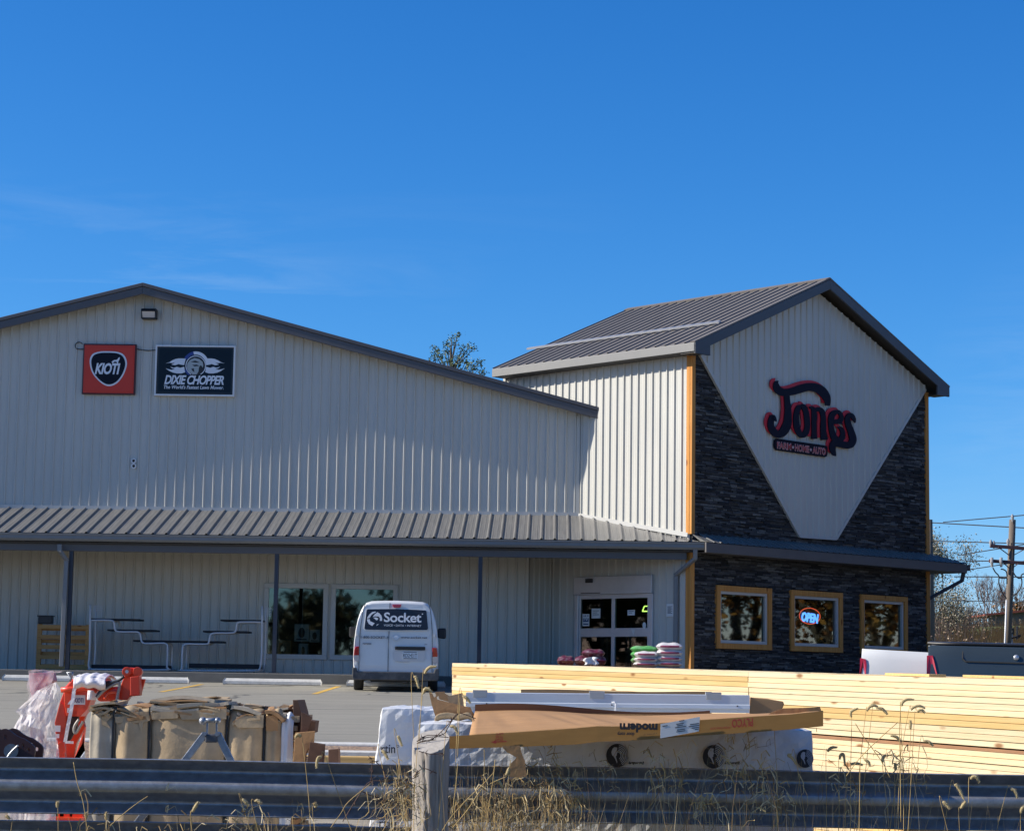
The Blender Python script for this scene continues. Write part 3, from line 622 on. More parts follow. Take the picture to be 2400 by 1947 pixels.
o=paper(TL,*z(610,817),*z(670,860),.03,'paper_notice','small wide white notice on right pane of the entrance doors','notice',lines=2)
o=paper(TL,*z(935,765),*z(992,870),.035,'paper_notice','tall white notice on the siding right of the entrance doors','notice',lines=7)
a=TL.uv(*z(232,850),.03); b=TL.uv(*z(288,950),.03)
mb=MB(); mb.fbox(TL,a[0],b[0],b[1],a[1],.025,.029,0); mb.fbox(TL,a[0]+.03,b[0]-.03,a[1]-.06,a[1]-.03,.029,.030,1); mb.fbox(TL,a[0]+.03,b[0]-.03,b[1]+.03,b[1]+.06,.029,.030,1); mb.fbox(TL,a[0]+.02,b[0]-.02,b[1]+.10,a[1]-.1,.029,.030,1); text_into(mb,'10',TL,(a[0]+b[0])/2,b[1]+.135,.12,width=.13,bold=.02,c=.031,ext=.001,m=0,align='C')
tag(mb.build('door_sticker',[M['paper'],mat('blue_ink',(.02,.05,.15),.5)]),'blue and white sticker reading 10 low on left door pane','sticker')
a=TL.uv(*z(748,945),.03); mb=MB(); mb.prism(TL,circ(a[0],a[1],.055,20,.075),.025,.029); tag(mb.build('round_decal',M['paper']),'small round white decal at lower corner of right door pane','decal')
a=TL.uv(*z(655,975),.03); mb=MB(); mb.prism(TL,[(a[0]-.07,a[1]),(a[0]+.07,a[1]),(a[0]+.01,a[1]-.14)],.025,.03); tag(mb.build('pointed_decal',M['paper']),'white pointed decal on the crossbar of the right door','decal')
p=onp(*z(734,785),TL.P(0,0,-1.0),TL.n); q=onp(*z(797,826),TL.P(0,0,-1.0),TL.n)
Lg=Fr(TL.P(0,0,-1.0),TL.u); a=((p-Lg.o).dot(Lg.u),p.z); b=((q-Lg.o).dot(Lg.u),q.z)
M['limeglow']=mat('lime_neon',(.4,.6,.1),.5,emis=(.55,1,.15),es=2.2)
mb=MB(); pts=[(a[0],b[1]),(a[0]+.06,a[1]),(b[0]+.15,a[1]),(b[0]+.15,b[1]),(a[0],b[1])]; mb.tube([Lg.P(x,y,0) for x,y in pts],.014,6); tag(mb.build('neon_outline_sign',M['limeglow']),'green glowing outline sign seen inside behind the right door pane','sign')
# floodlight under the ridge
a,b=MW.uv(296*D,645*D,.2); c1,d1=MW.uv(326*D,666*D,.2)
fl=thing('floodlight','boxy bronze floodlight on the wall under the gable peak','light',MW.P((a+c1)/2,d1,0))
mb=MB(); mb.hexa([MW.P(a,b-.07,.30),MW.P(c1,b-.07,.30),MW.P(c1,b-.1,0),MW.P(a,b-.1,0),MW.P(a,b,.24),MW.P(c1,b,.24),MW.P(c1,b,0),MW.P(a,b,0)]); mb.fbox(MW,a,c1,d1,b-.07,.0,.10)
mb.fbox(MW,a,a+.02,d1,b-.06,.1,.25); mb.fbox(MW,c1-.02,c1,d1,b-.06,.1,.25); mb.fbox(MW,a,c1,d1,d1+.02,.1,.22); mb.build('housing',M['black'],fl,bevel=.006)
MB().add([MW.P(a+.025,d1+.025,.20),MW.P(c1-.025,d1+.025,.20),MW.P(c1-.025,b-.075,.27),MW.P(a+.025,b-.075,.27)],[(0,1,2,3)]).build('lens',M['clearlens'],fl)
# two capped vents
for k_,(x,y,l) in enumerate(((280,963,'upper of two round white wall vents over the porch roof'),(280,974,'lower of two round white wall vents over the porch roof'))):
    a,b=MW.uv(x*D,y*D); t=thing('wall_vent',l,'vent',MW.P(a,b,0),group='round wall vents')
    mb=MB(); n=20; 
    ring=lambda r,c: [MW.P(a+r*math.cos(2*math.pi*i/n),b+r*math.sin(2*math.pi*i/n),c) for i in range(n)]
    vs=ring(.062,0)+ring(.062,.06)+ring(.036,.06)+ring(.036,.01); fs=[]
    for q in range(3):
        for i in range(n): j=(i+1)%n; fs.append((q*n+i,q*n+j,(q+1)*n+j,(q+1)*n+i))
    mb.add(vs,fs); mb.build('flange',M['white'],t,smooth=False); MB().add(ring(.036,.012),[tuple(range(n))]).build('opening',M['black'],t)
# ---- red square sign
zs=lambda x,y:(170+x/5.35,790+y/5.35)
SGO=.10
def sgn_uv(x,y,off=SGO): return MW.uv(*zs(x,y),off)
a=sgn_uv(137,80); b=sgn_uv(780,722)
t=thing('tractor_brand_sign','square red lightbox sign with dark shield reading KIOTI','sign',MW.P((a[0]+b[0])/2,b[1],0))
U0,U1,V1,V0=a[0],b[0],a[1],b[1]
mb=MB(); mb.fbox(MW,U0,U1,V0,V1,.02,SGO-.01); mb.build('cabinet',mat('dark_red_cabinet',(.07,.012,.015),.4),t,bevel=.01)
mb=MB(); mb.fbox(MW,U0+.035,U1-.035,V0+.035,V1-.035,SGO-.01,SGO+.015); mb.fbox(MW,U0+.07,U1-.07,V0+.07,V1-.07,SGO+.015,SGO+.022); mb.build('face',M['signred'],t,bevel=.01)
sh=smoothpts([(215,300),(250,215),(340,182),(450,178),(560,185),(640,220),(680,300),(675,380),(630,490),(560,575),(480,612),(400,600),(310,530),(240,430)],5,True)
def shl(k,o): 
    pts=[MW.uv(*zs(447+(x-447)*k,385+(y-385)*k),SGO+.03) for x,y in sh]; return pts
mb=MB(); mb.prism(MW,shl(1.0,0),SGO+.02,SGO+.035); mb.build('shield_rim',M['silver'],t)
mb=MB(); mb.prism(MW,shl(.91,0),SGO+.03,SGO+.042); mb.build('shield',M['navy'],t)
mb=MB(); a=sgn_uv(283,460); b=sgn_uv(605,335); text_into(mb,'KIOTI',MW,a[0],a[1],b[1]-a[1],width=b[0]-a[0],bold=.035,shear=.25,c=SGO+.044,ext=.004,space=.92)
coy=[(490,318),(512,298),(530,290),(552,290),(572,278),(580,262),(598,255),(596,272),(590,290),(580,306),(575,332),(563,333),(560,315),(540,308),(522,314),(512,333),(500,335),(504,316)]
mb.prism(MW,[sgn_uv(*p) for p in coy],SGO+.042,SGO+.047); mb.build('lettering',M['silver'],t)
cb=[MW.uv(*zs(*p),.03) for p in smoothpts([(125,85),(95,65),(60,70),(35,100),(45,140),(90,152),(135,148)],4)]
cb2=[MW.uv(*zs(*p),.03) for p in smoothpts([(780,140),(850,158),(950,168),(1050,162)],4)]
tag(MB().tube([MW.P(x,y,.035) for x,y in cb],.011,6).build('power_cable',M['black']),'thin dark cable curling out left of the red square sign','cable'); tag(MB().tube([MW.P(x,y,.035) for x,y in cb2],.011,6).build('power_cable',M['black']),'thin dark cable sagging between the two gable signs','cable')
# ---- mower sign
a=sgn_uv(1055,98); b=sgn_uv(2022,745)
t=thing('mower_brand_sign','wide dark navy sign with white frame reading DIXIE CHOPPER','sign',MW.P((a[0]+b[0])/2,b[1],0))
U0,U1,V1,V0=a[0]-.02,b[0]+.01,a[1],b[1]
mb=MB(); 
for q in ((U0,U1,V1-.04,V1),(U0,U1,V0,V0+.04),(U0,U0+.04,V0+.04,V1-.04),(U1-.04,U1,V0+.04,V1-.04)): mb.fbox(MW,*q,.02,SGO+.02)
mb.build('frame',M['white'],t,bevel=.004)
mb=MB(); mb.fbox(MW,U0+.04,U1-.04,V0+.04,V1-.04,.02,SGO,0); mb.fbox(MW,U0+.09,U1-.09,V0+.09,V1-.09,SGO,SGO+.003,1); mb.build('face',[mat('sign_black',(.003,.003,.008),.3),mat('sign_navy',(.006,.018,.030),.6,spec=.2)],t)
mb=MB(); S=SGO+.004
a=sgn_uv(1150,585); b=sgn_uv(1900,487); text_into(mb,'DIXIE CHOPPER',MW,a[0],a[1],b[1]-a[1],width=b[0]-a[0],bold=.03,shear=.28,c=S,ext=.003,space=.9)
a=sgn_uv(1143,645); b=sgn_uv(1895,612); text_into(mb,"The World's Fastest Lawn Mower.",MW,a[0],a[1],(b[1]-a[1]),width=b[0]-a[0],bold=.02,shear=.22,c=S,ext=.003)
mb.build('lettering',M['silver'],t)
# winged emblem: flames either side of a ring with a bird's head
fl_=[(1420,270),(1370,268),(1330,268),(1290,275),(1250,292),(1215,315),(1168,330),(1215,322),(1250,325),(1285,320),(1240,345),(1290,352),(1330,338),(1355,345),(1400,352)]
fl2=[(1400,372),(1350,385),(1310,372),(1270,385),(1225,372),(1250,392),(1285,400),(1240,410),(1205,402),(1168,392),(1215,425),(1260,445),(1310,455),(1370,455),(1412,440)]
for P_ in (fl_,fl2):
    MB().prism(MW,[sgn_uv(*p) for p in P_],S-.002,S+.004).build('flame',M['silver'],t); MB().prism(MW,[sgn_uv(2*1538-p[0],p[1]) for p in P_],S-.002,S+.004).build('flame',M['silver'],t)
def ringp(cx,cy,r0,r1,a0,a1,k=20): 
    o=[(cx+r1*math.cos(R(a0+(a1-a0)*i/k)),cy-r1*math.sin(R(a0+(a1-a0)*i/k))) for i in range(k+1)]
    return o+[(cx+r0*math.cos(R(a0+(a1-a0)*i/k)),cy-r0*math.sin(R(a0+(a1-a0)*i/k))) for i in range(k,-1,-1)]
mb=MB(); mb.prism(MW,[sgn_uv(*p) for p in ringp(1545,345,125,165,25,100)],S,S+.005,0); mb.prism(MW,[sgn_uv(*p) for p in ringp(1545,345,125,165,100,150)],S,S+.005,1); mb.prism(MW,[sgn_uv(*p) for p in ringp(1545,360,125,150,200,235)],S,S+.005,1); mb.prism(MW,[sgn_uv(*p) for p in ringp(1545,360,118,128,-60,240)],S,S+.004,0)
mb.build('ring',[M['silver'],mat('ring_blue',(.02,.05,.25),.4)],t)
mb=MB(); mb.prism(MW,[sgn_uv(*p) for p in circ(1545,365,112,28)],S,S+.003,0)
hd=[(1440,330),(1475,285),(1530,262),(1590,275),(1630,310),(1640,350),(1632,385),(1620,360),(1600,355),(1585,385),(1580,430),(1560,465),(1510,470),(1460,440),(1435,390)]
mb.prism(MW,[sgn_uv(*p) for p in hd],S+.003,S+.006,1)
for q in ([(1480,310),(1540,295),(1600,320),(1540,320)],[(1500,350),(1560,345),(1590,362),(1530,368)],[(1490,400),(1520,390),(1530,440),(1505,425)]): mb.prism(MW,[sgn_uv(*p) for p in q],S+.006,S+.008,0)
mb.build('bird_head',[M['ink'],mat('feather_grey',(.38,.42,.42),.5)],t)
# ---- the big cut-out name sign on the tower
zj=lambda x,y:(1780+x/8.268,870+y/8.268)
JO=.17
t=thing('name_sign','big dark cut-out Jones lettering with red shadow on the pale gable panel','sign',TF.P(4.6,6.3,.1))
def jp(x,y,o=JO): return TF.uv(*zj(x,y),o)
def stroke(pts,k=6):
    """pts (x,y,halfwidth) -> closed outline"""
    P_=smoothpts(pts,k); n=len(P_); l=[];r=[]
    for i,(x,y,h) in enumerate(P_):
        x0,y0,_=P_[max(0,i-1)]; x1,y1,_=P_[min(n-1,i+1)]; dx,dy=x1-x0,y1-y0; q=math.hypot(dx,dy) or 1
        l.append((x-dy/q*h,y+dx/q*h)); r.append((x+dy/q*h,y-dx/q*h))
    return l,r
def stroke_into(mb,pts,dx=0,dy=0,c0=.12,c1=JO,m=0,grow=0):
    l,r=stroke([(x,y,h*.94+grow) for x,y,h in pts]); n=len(l)
    L_=[jp(x+dx,y+dy) for x,y in l]; R_=[jp(x+dx,y+dy) for x,y in r]
    vs=[TF.P(a,b,c1) for a,b in L_]+[TF.P(a,b,c1) for a,b in R_]+[TF.P(a,b,c0) for a,b in L_]+[TF.P(a,b,c0) for a,b in R_]
    fs=[]
    for i in range(n-1):
        fs+=[(i,n+i,n+i+1,i+1),(2*n+i,i,i+1,2*n+i+1),(n+i,3*n+i,3*n+i+1,n+i+1)]
    fs+=[(0,2*n,3*n,n),(n-1,2*n-1,4*n-1,3*n-1)]
    mb.add(vs,fs,m)
JS=[ # letter strokes
 [(370,185,6),(330,230,48),(345,330,75),(430,400,80),(520,405,72),(640,390,78),(800,340,84),(950,305,82),(1100,320,88),(1220,390,95),(1300,500,82),(1325,590,62),(1320,665,50)],
 [(530,420,60),(540,560,58),(555,720,66),(555,880,76),(545,1000,86),(500,1120,92),(430,1200,82),(340,1215,72),(265,1150,74),(225,1050,66),(230,950,60),(260,890,56),(300,930,38),(335,970,4)],
 [(825,655,6),(765,700,52),(720,820,56),(715,960,58),(735,1110,60),(790,1215,58),(850,1235,56),(900,1190,58),(930,1080,56),(925,930,58),(905,790,56),(860,690,52),(815,655,30)],
 [(975,700,20),(1040,725,40),(1065,850,55),(1060,1000,50),(1060,1150,48),(1065,1310,62)],
 [(1080,755,40),(1150,735,45),(1215,780,52),(1240,900,52),(1240,1050,56),(1240,1180,58),(1255,1330,68)],
 [(1620,1020,8),(1560,1000,22),(1470,985,40),(1400,960,40)],
 [(1440,980,40),(1560,960,52),(1590,880,40),(1550,800,38),(1490,790,44),(1420,830,56),(1390,930,58),(1390,1060,52),(1410,1180,56),(1450,1290,64),(1500,1340,60),(1570,1330,56),(1610,1250,50),(1610,1160,44),(1570,1100,34),(1520,1085,12)],
 [(1855,1000,4),(1835,930,34),(1790,860,44),(1740,850,44),(1705,920,54),(1720,1020,60),(1760,1130,64),(1800,1250,70),(1810,1340,72),(1760,1420,72),(1660,1430,68),(1550,1400,70),(1470,1390,80),(1420,1440,66),(1420,1530,56),(1450,1600,36),(1480,1640,4)]]
mb=MB(); 
for i,s_ in enumerate(JS): stroke_into(mb,s_,-47,-52,.12,.145-.0004*i)
mb.build('red_shadow',mat('sign_red_cutout',(.58,.025,.04),.5,spec=.3),t)
mb=MB()
for i,s_ in enumerate(JS): stroke_into(mb,s_,0,0,.15,JO+.0015*i)
mb.build('lettering',mat('sign_navy_cutout',(.010,.010,.022),.7,spec=.15),t)
pl=[(345,1300),(310,1330),(300,1420),(315,1490),(345,1525),(1270,1660),(1310,1650),(1325,1600),(1330,1500),(1320,1450),(1280,1435)]
a=jp(345,1485); b=jp(1290,1615); h=jp(345,1350)[1]-a[1]; ang=math.atan2(b[1]-a[1],b[0]-a[0])
mb=MB(); mb.prism(TF,[jp(*p) for p in pl],.12,JO-.01); 
mb.build('tagline_plate',mat('sign_black_plate',(.01,.006,.014),.7,spec=.15),t)
W_=math.hypot(b[0]-a[0],b[1]-a[1])
mbw=MB(); mbr=MB()
words=[('FARM',0,.285),('HOME',.36,.655),('AUTO',.72,1.0)]
for wd,f0_,f1_ in words:
    for mb_,bo,cc_ in ((mbw,.055,JO-.008),(mbr,.008,JO-.001)):
        text_into(mb_,wd,TF,a[0]+W_*f0_*math.cos(ang),a[1]+W_*f0_*math.sin(ang),h*.9,width=W_*(f1_-f0_),bold=bo,c=cc_,ext=.003,rot=ang,space=1.05)
for f0_ in (.322,.688):
    x=a[0]+W_*f0_*math.cos(ang); y=a[1]+W_*f0_*math.sin(ang)+h*.42
    st=[(x+(.05 if i%2==0 else .021)*math.sin(math.pi*i/5),y+(.05 if i%2==0 else .021)*math.cos(math.pi*i/5)) for i in range(10)]
    mbw.prism(TF,st,JO-.012,JO-.004)
mbw.build('tagline_outline',mat('sign_pink',(.62,.42,.42),.4),t); mbr.build('tagline_lettering',mat('sign_red_letters',(.45,.05,.05),.4),t)
# ---- neon OPEN sign in the middle tower window
zo=lambda x,y:(1600+x/3.567,1350+y/3.567)
def op(x,y): return TF.uv(*zo(x,y),-.12)
t=thing('open_neon_sign','glowing blue OPEN neon sign in red oval inside middle tower window','sign',TF.P(*op(1063,380),-.12))
M['neonblue']=mat('neon_blue',(.1,.3,.9),.5,emis=(.10,.30,1),es=2.6); M['neonred']=mat('neon_red',(.8,.1,.05),.5,emis=(1,.12,.05),es=1.0)
a=op(990,370); b=op(1132,372); c1=op(1000,290); mb=MB(); text_into(mb,'OPEN',TF,a[0],a[1]+.0,(c1[1]-a[1])*.88,width=b[0]-a[0],bold=.05,shear=.15,c=-.11,ext=.01,rot=-.06); mb.build('letters',M['neonblue'],t)
cc0=op(1063,332); ex=(op(1150,332)[0]-op(976,332)[0])/2; ey=(op(1063,265)[1]-op(1063,398)[1])/2
mb=MB(); mb.tube([TF.P(cc0[0]+ex*math.cos(2*math.pi*i/30),cc0[1]+ey*math.sin(2*math.pi*i/30),-.12) for i in range(31)],.010,6); mb.build('oval_tube',M['neonred'],t)
mb=MB(); mb.prism(TF,circ(cc0[0],cc0[1],ex,28,ey),-.15,-.135); mb.build('backing',M['black'],t)
# ================================================================ vehicles
def xf(o,mb_list): pass
class LFr(Fr): pass
def car_wheel(name,parent,c,r,w,ax,rimm):
    """c centre, ax axle direction outward"""
    ax=Vector(ax).normalized(); c=Vector(c); mb=MB()
    def ringv(rr,o): 
        a=ax.cross(Vector((0,0,1))).normalized(); b=Vector((0,0,1)); return [c+ax*o+a*rr*math.cos(2*math.pi*i/24)+b*rr*math.sin(2*math.pi*i/24) for i in range(24)]
    prf=[(r*.62,-w/2),(r*.93,-w/2),(r,-w*.36),(r,w*.36),(r*.93,w/2),(r*.62,w/2)]
    vs=[]; fs=[]
    for a,b in prf: vs+=ringv(a,b)
    for q in range(len(prf)-1):
        for i in range(24): j=(i+1)%24; fs.append((q*24+i,q*24+j,(q+1)*24+j,(q+1)*24+i))
    tw=thing_part(name,parent)
    mb.add(vs,fs); ty=mb.build(name,M['rubber'],parent,smooth=True)
    mb=MB(); mb.cyl(c+ax*w*.2,c+ax*w*.42,r*.62,24); mb.cyl(c+ax*w*.42,c+ax*w*.46,r*.2,12); mb.build('rim',rimm,ty,bevel=.004)
    return ty
def thing_part(n,p): return None
def vehicle_frame(x,y,head,tilt=0):
    """local axes: f forward, l left, z up"""
    f=Vector((math.sin(head),math.cos(head),0)); l=Vector((-f.y,f.x,0)); o=Vector((x,y,prof(y)))
    f=(f+Vector((0,0,tilt))).normalized()
    up=f.cross(l).normalized()
    return lambda a,b,c:o+f*a+l*b+up*c        # a forward of the tail, b left, c up
# ---- white van, seen from behind
zv=lambda x,y:(820+x/7.232,1400+y/7.232)
VY=45.6; cxl=atY(*zv(45,1600),VY).x; cxr=atY(*zv(1490,1600),VY).x; vcx=(cxl+cxr)/2
V=vehicle_frame(vcx,VY,R(-3.5),.03)
van=thing('delivery_van','white panel van with black rear window lettered Socket, parked facing the store','van',V(0,0,0))
out=[(.0,.25,.82),(0,.42,.865),(0,.62,.872),(0,.94,.862),(0,1.22,.835),(0,1.45,.795),(0,1.62,.745),(0,1.74,.69),(0,1.81,.63),(0,1.845,.53),(0,1.858,.30),(0,1.864,.0)]
st=[ # station: forward distance, roof height, lower height, width scale
 (0.0,1.80,.40,.985),(.04,1.855,.36,1.0),(.5,1.865,.25,1.0),(2.4,1.87,.25,1.0),(2.9,1.84,.25,1.0),(3.2,1.70,.25,.995),(3.65,1.28,.25,.98),(3.95,1.08,.25,.95),(4.25,.93,.25,.90),(4.4,.70,.3,.80)]
def vsec(a,h,lo,wsc):
    pts=[]
    for _,z,hw in out:
        zz=lo+(z-.25)/(1.864-.25)*(h-lo)
        lean=.10*max(0,(zz-.95)/.9) if a<.1 else 0
        pts.append((a+lean,hw*wsc,zz))
    return pts
mb=MB(); rings=[]
for s_ in st:
    p=vsec(*s_); rings.append([V(a,b,c) for a,b,c in p]+[V(a,-b,c) for a,b,c in p[::-1]][1:])
n=len(rings[0]); vs=[v for r_ in rings for v in r_]
fs=[(i*n+j,(i+1)*n+j,(i+1)*n+(j+1)%n,i*n+(j+1)%n) for i in range(len(rings)-1) for j in range(n)]
fs+=[tuple(range(n)),tuple(range((len(rings)-1)*n,len(rings)*n))[::-1]]
mb.add(vs,fs); mb.build('body',M['vanwhite'],van,smooth=True,bevel=0)
bpy.data.objects[[o.name for o in van.children][0]].data.polygons[-1].use_smooth=False
bod=van.children[0]; bod.data.polygons[len(fs)-2].use_smooth=False
# rear frame (leans forward slightly like the doors)
zz0=.40; RFv=Vector(V(.115,0,1.86)-V(.0,0,.94)); 
rb_o=V(-.012,0,.94); lft=(V(0,1,0)-V(0,0,0)).normalized()
RFu=Fr(V(-.006,0,.94),-lft,(V(.105,0,1.86)-V(0,0,.94)))        # upper part: u right, v up from .94
RFl=Fr(V(-.006,0,.0),-lft,(V(0,0,1)-V(0,0,0)))
def vu(x,y): # photo pixel -> upper rear plane
    return RFu.uv(*zv(x,y))
def vl(x,y): return RFl.uv(*zv(x,y))
M['seam']=mat('panel_gap',(.03,.03,.03),.8)
wn=smoothpts([(262,215),(300,193),(780,190),(1290,212),(1312,235),(1335,520),(1310,552),(780,556),(262,545),(240,520)],3,True)
mb=MB(); mb.prism(RFu,[vu(x,y) for x,y in [(275,200),(300,188),(780,184),(1290,208),(1312,225),(1338,530),(1315,562),(780,566),(262,552),(235,525)]],.0,.012); mb.build('window_surround',M['vanwhite'],van,bevel=.004)
mb=MB(); mb.prism(RFu,[vu(x,y) for x,y in [(285,207),(310,197),(780,192),(1280,215),(1300,232),(1326,525),(1308,550),(780,554),(265,541),(246,520)]],.006,.018); rw=mb.build('rear_window',mat('black_window_film',(.018,.014,.02),.25),van,bevel=.003)
W=mat('white_vinyl',(.80,.80,.80),.5)
mb=MB(); a=vu(575,408); b=vu(1212,408); h=a[1]; t_=vu(575,240)[1]-h
text_into(mb,'Socket',RFu,a[0],h,t_*.93,width=b[0]-a[0],bold=.02,c=.020,ext=.002,space=.95)
a=vu(575,482); b=vu(1210,490); text_into(mb,'VOICE • DATA • INTERNET',RFu,a[0],a[1]-.003,vu(575,450)[1]-a[1],width=b[0]-a[0],bold=.005,c=.020,ext=.002)
mb.build('window_lettering',W,rw)
mb=MB()
for P_ in ([(430,237),(380,245),(330,285),(300,330),(290,358),(335,345),(370,290),(445,245)],[(290,368),(335,362),(345,400),(420,435),(378,482),(320,445),(296,400)],
           [(465,248),(500,265),(535,305),(548,350),(545,395),(508,395),(510,350),(490,322),(430,318),(385,330),(420,285)],
           [(398,340),(440,335),(480,350),(475,375),(450,385)],[(450,478),(458,455),(495,450)],circ(1230,280,11,10)):
    mb.prism(RFu,[vu(*p) for p in P_],.018,.0215)
mb.build('round_emblem',W,rw)
mb=MB(); a=vu(170,688); b=vu(648,692); text_into(mb,'1-800-SOCKET-3',RFu,a[0]+.02,a[1],vu(170,648)[1]-a[1],width=b[0]-a[0]-.02,bold=.01,c=.004,ext=.003)
a=vu(865,688); b=vu(1312,692); text_into(mb,'www.socket.net',RFu,a[0],a[1],vu(865,652)[1]-a[1],width=b[0]-a[0],bold=.01,c=.004,ext=.003)
a=vu(220,790); b=vu(388,790); text_into(mb,'NV200',RFu,a[0],a[1],vu(220,765)[1]-a[1],width=(b[0]-a[0])*.85,c=.004,ext=.003,bold=.02)
a=vu(1262,800); b=vu(1338,800); text_into(mb,'SV',RFu,a[0],a[1],vu(220,780)[1]-vu(220,800)[1],width=(b[0]-a[0])*.7,c=.004,ext=.003,shear=.3)
mb.build('door_lettering',M['ink'],van)
mb=MB(); mb.prism(RFu,[vu(*p) for p in circ(785,678,47,24)],.0,.01,0); mb.prism(RFu,[vu(*p) for p in circ(785,678,33,24)],.01,.013,1); mb.prism(RFu,[vu(*p) for p in [(733,668),(838,668),(838,690),(733,690)]],.01,.018,0); mb.build('badge',[M['alu'],M['vanwhite']],van)
# door gaps, hinges, lamps, plate
mb=MB()
def gap(fr,f_,pts,w=.010,c=.004):
    mb=MB()
    P_=[f_(*p) for p in pts]
    for p,q in zip(P_,P_[1:]):
        dx,dy=q[0]-p[0],q[1]-p[1]; l=math.hypot(dx,dy); nx,ny=-dy/l*w/2,dx/l*w/2
        mb.prism(fr,[(p[0]+nx,p[1]+ny),(q[0]+nx,q[1]+ny),(q[0]-nx,q[1]-ny),(p[0]-nx,p[1]-ny)],-.01,c)
    mb.build('door_gap',M['seam'],van)
gap(RFu,vu,[(680,90),(676,190)]); gap(RFu,vu,[(664,566),(652,840)]); gap(RFl,vl,[(652,840),(645,1268)])
gap(RFu,vu,[(265,100),(225,200),(175,560),(160,830)]); gap(RFl,vl,[(160,830),(150,1262)]); gap(RFu,vu,[(1350,130),(1375,300),(1395,560),(1398,840)]); gap(RFl,vl,[(1398,840),(1392,1270)]); gap(RFl,vl,[(150,1264),(1392,1275)],.022)
mb=MB(); 
for sx in (-1,1):
    for z_ in (1.13,.55): mb.box(V(-.03,sx*.79,z_),V(.02,sx*.79+.03,z_+.06))
mb.build('hinge',M['vanwhite'],van)
for P_,Q_ in (([(98,830),(155,820),(158,1085),(75,1060),(62,1000),(72,880)],'l'),([(1398,850),(1470,848),(1485,930),(1488,1060),(1470,1105),(1402,1108)],'r')):
    sgn=-1 if Q_=='l' else 1
    mb=MB(); pts=[vl(*p) for p in P_]; top=[p for p in pts]; 
    mb.prism(RFl,pts,-.12,.03); lamp=mb.build('tail_light',M['redlens'],van,bevel=.012)
    ysp=975 if sgn<0 else 1000
    low=[(68,975),(157,975),(158,1085),(75,1060),(62,1000)] if sgn<0 else [(1398,1005),(1486,1000),(1488,1060),(1470,1105),(1402,1108)]
    mb=MB(); mb.prism(RFl,[vl(*p) for p in low],.03,.036); mb.build('reverse_lens',M['clearlens'],lamp)
mb=MB(); mb.prism(RFu,[vu(*p) for p in [(722,118),(874,118),(862,165),(845,172),(752,172),(738,165)]],.0,.035); mb.build('brake_light',M['redlens'],van,bevel=.008)
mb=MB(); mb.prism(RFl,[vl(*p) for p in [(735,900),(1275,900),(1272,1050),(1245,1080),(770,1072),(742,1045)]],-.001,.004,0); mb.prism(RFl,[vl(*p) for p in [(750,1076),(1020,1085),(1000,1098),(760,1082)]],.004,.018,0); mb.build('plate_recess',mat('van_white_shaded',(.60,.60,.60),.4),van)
mb=MB(); mb.prism(RFl,[vl(*p) for p in [(765,825),(1278,832),(1278,890),(765,880)]],.0,.03); mb.build('door_handle',M['black'],van,bevel=.008)
mb=MB(); mb.prism(RFl,[vl(*p) for p in [(895,915),(1148,918),(1150,1040),(895,1035)]],.004,.012,0); a=vl(903,1008); b=vl(1138,1008)
text_into(mb,'RD2•E1T',RFl,a[0],a[1],vl(903,945)[1]-a[1],width=b[0]-a[0],bold=0.0,c=.013,ext=.002,m=1); 
mb.prism(RFl,[vl(*p) for p in [(910,920),(1135,923),(1135,932),(910,929)]],.012,.0135,1); mb.prism(RFl,[vl(*p) for p in [(910,1024),(1135,1027),(1135,1036),(910,1033)]],.012,.0135,1)
mb.build('license_plate',[mat('plate_pale_blue',(.66,.72,.76),.4),M['ink']],van)
mb=MB(); pts=[]
bp_=[(-.86,.24),(-.885,.30),(-.88,.49),(-.80,.49),(-.78,.415),(.78,.415),(.80,.49),(.88,.49),(.885,.30),(.86,.24)]
mb.prism(RFl,bp_,-.35,.05); mb.build('rear_bumper',mat('bumper_grey',(.065,.065,.068),.6,var=.2,vs=8,dirt=(.25,.22,.18),dirtamt=.5,dirts=4),van,bevel=.02)
mb=MB(); mb.hexa([V(.1,.5,.2),V(.1,-.5,.2),V(3.9,-.6,.2),V(3.9,.6,.2),V(.1,.7,.42),V(.1,-.7,.42),V(3.9,-.7,.42),V(3.9,.7,.42)]); mb.tube([V(.02,-.35,.27),V(.5,-.35,.27)],.03,8); mb.tube([V(.9,.7,.3),V(.9,-.7,.3)],.05,8); mb.build('underbody',M['black'],van)
for a in (.95,3.65):
    for b in (.77,-.77): car_wheel('wheel',van,V(a,b,.315),.315,.20,(V(0,b,0)-V(0,0,0)),M['alu'])
for sg in (1,-1):
    mb=MB(); pts=[(2.95,sg*.86),(2.95,sg*1.06),(3.12,sg*1.08),(3.15,sg*.86)]
    mb.hexa([V(2.95,sg*.88,1.08),V(2.95,sg*1.04,1.06),V(3.10,sg*1.06,1.08),V(3.12,sg*.86,1.10),V(2.95,sg*.88,1.30),V(2.95,sg*1.05,1.31),V(3.10,sg*1.06,1.28),V(3.12,sg*.86,1.28)]); mb.build('side_mirror',M['black'],van,bevel=.03)
# side windows of the cab and the windscreen
mb=MB(); 
for sg in (1,-1): mb.add([V(2.55,sg*.850,1.12),V(3.5,sg*.82,1.12),V(3.25,sg*.79,1.45),V(3.0,sg*.735,1.66),V(2.55,sg*.735,1.68)],[(0,1,2,3,4)])
mb.add([V(3.22,.62,1.70),V(3.22,-.62,1.70),V(3.67,-.70,1.29),V(3.67,.70,1.29)],[(0,1,2,3)]); mb.build('cab_window',M['black'],van)

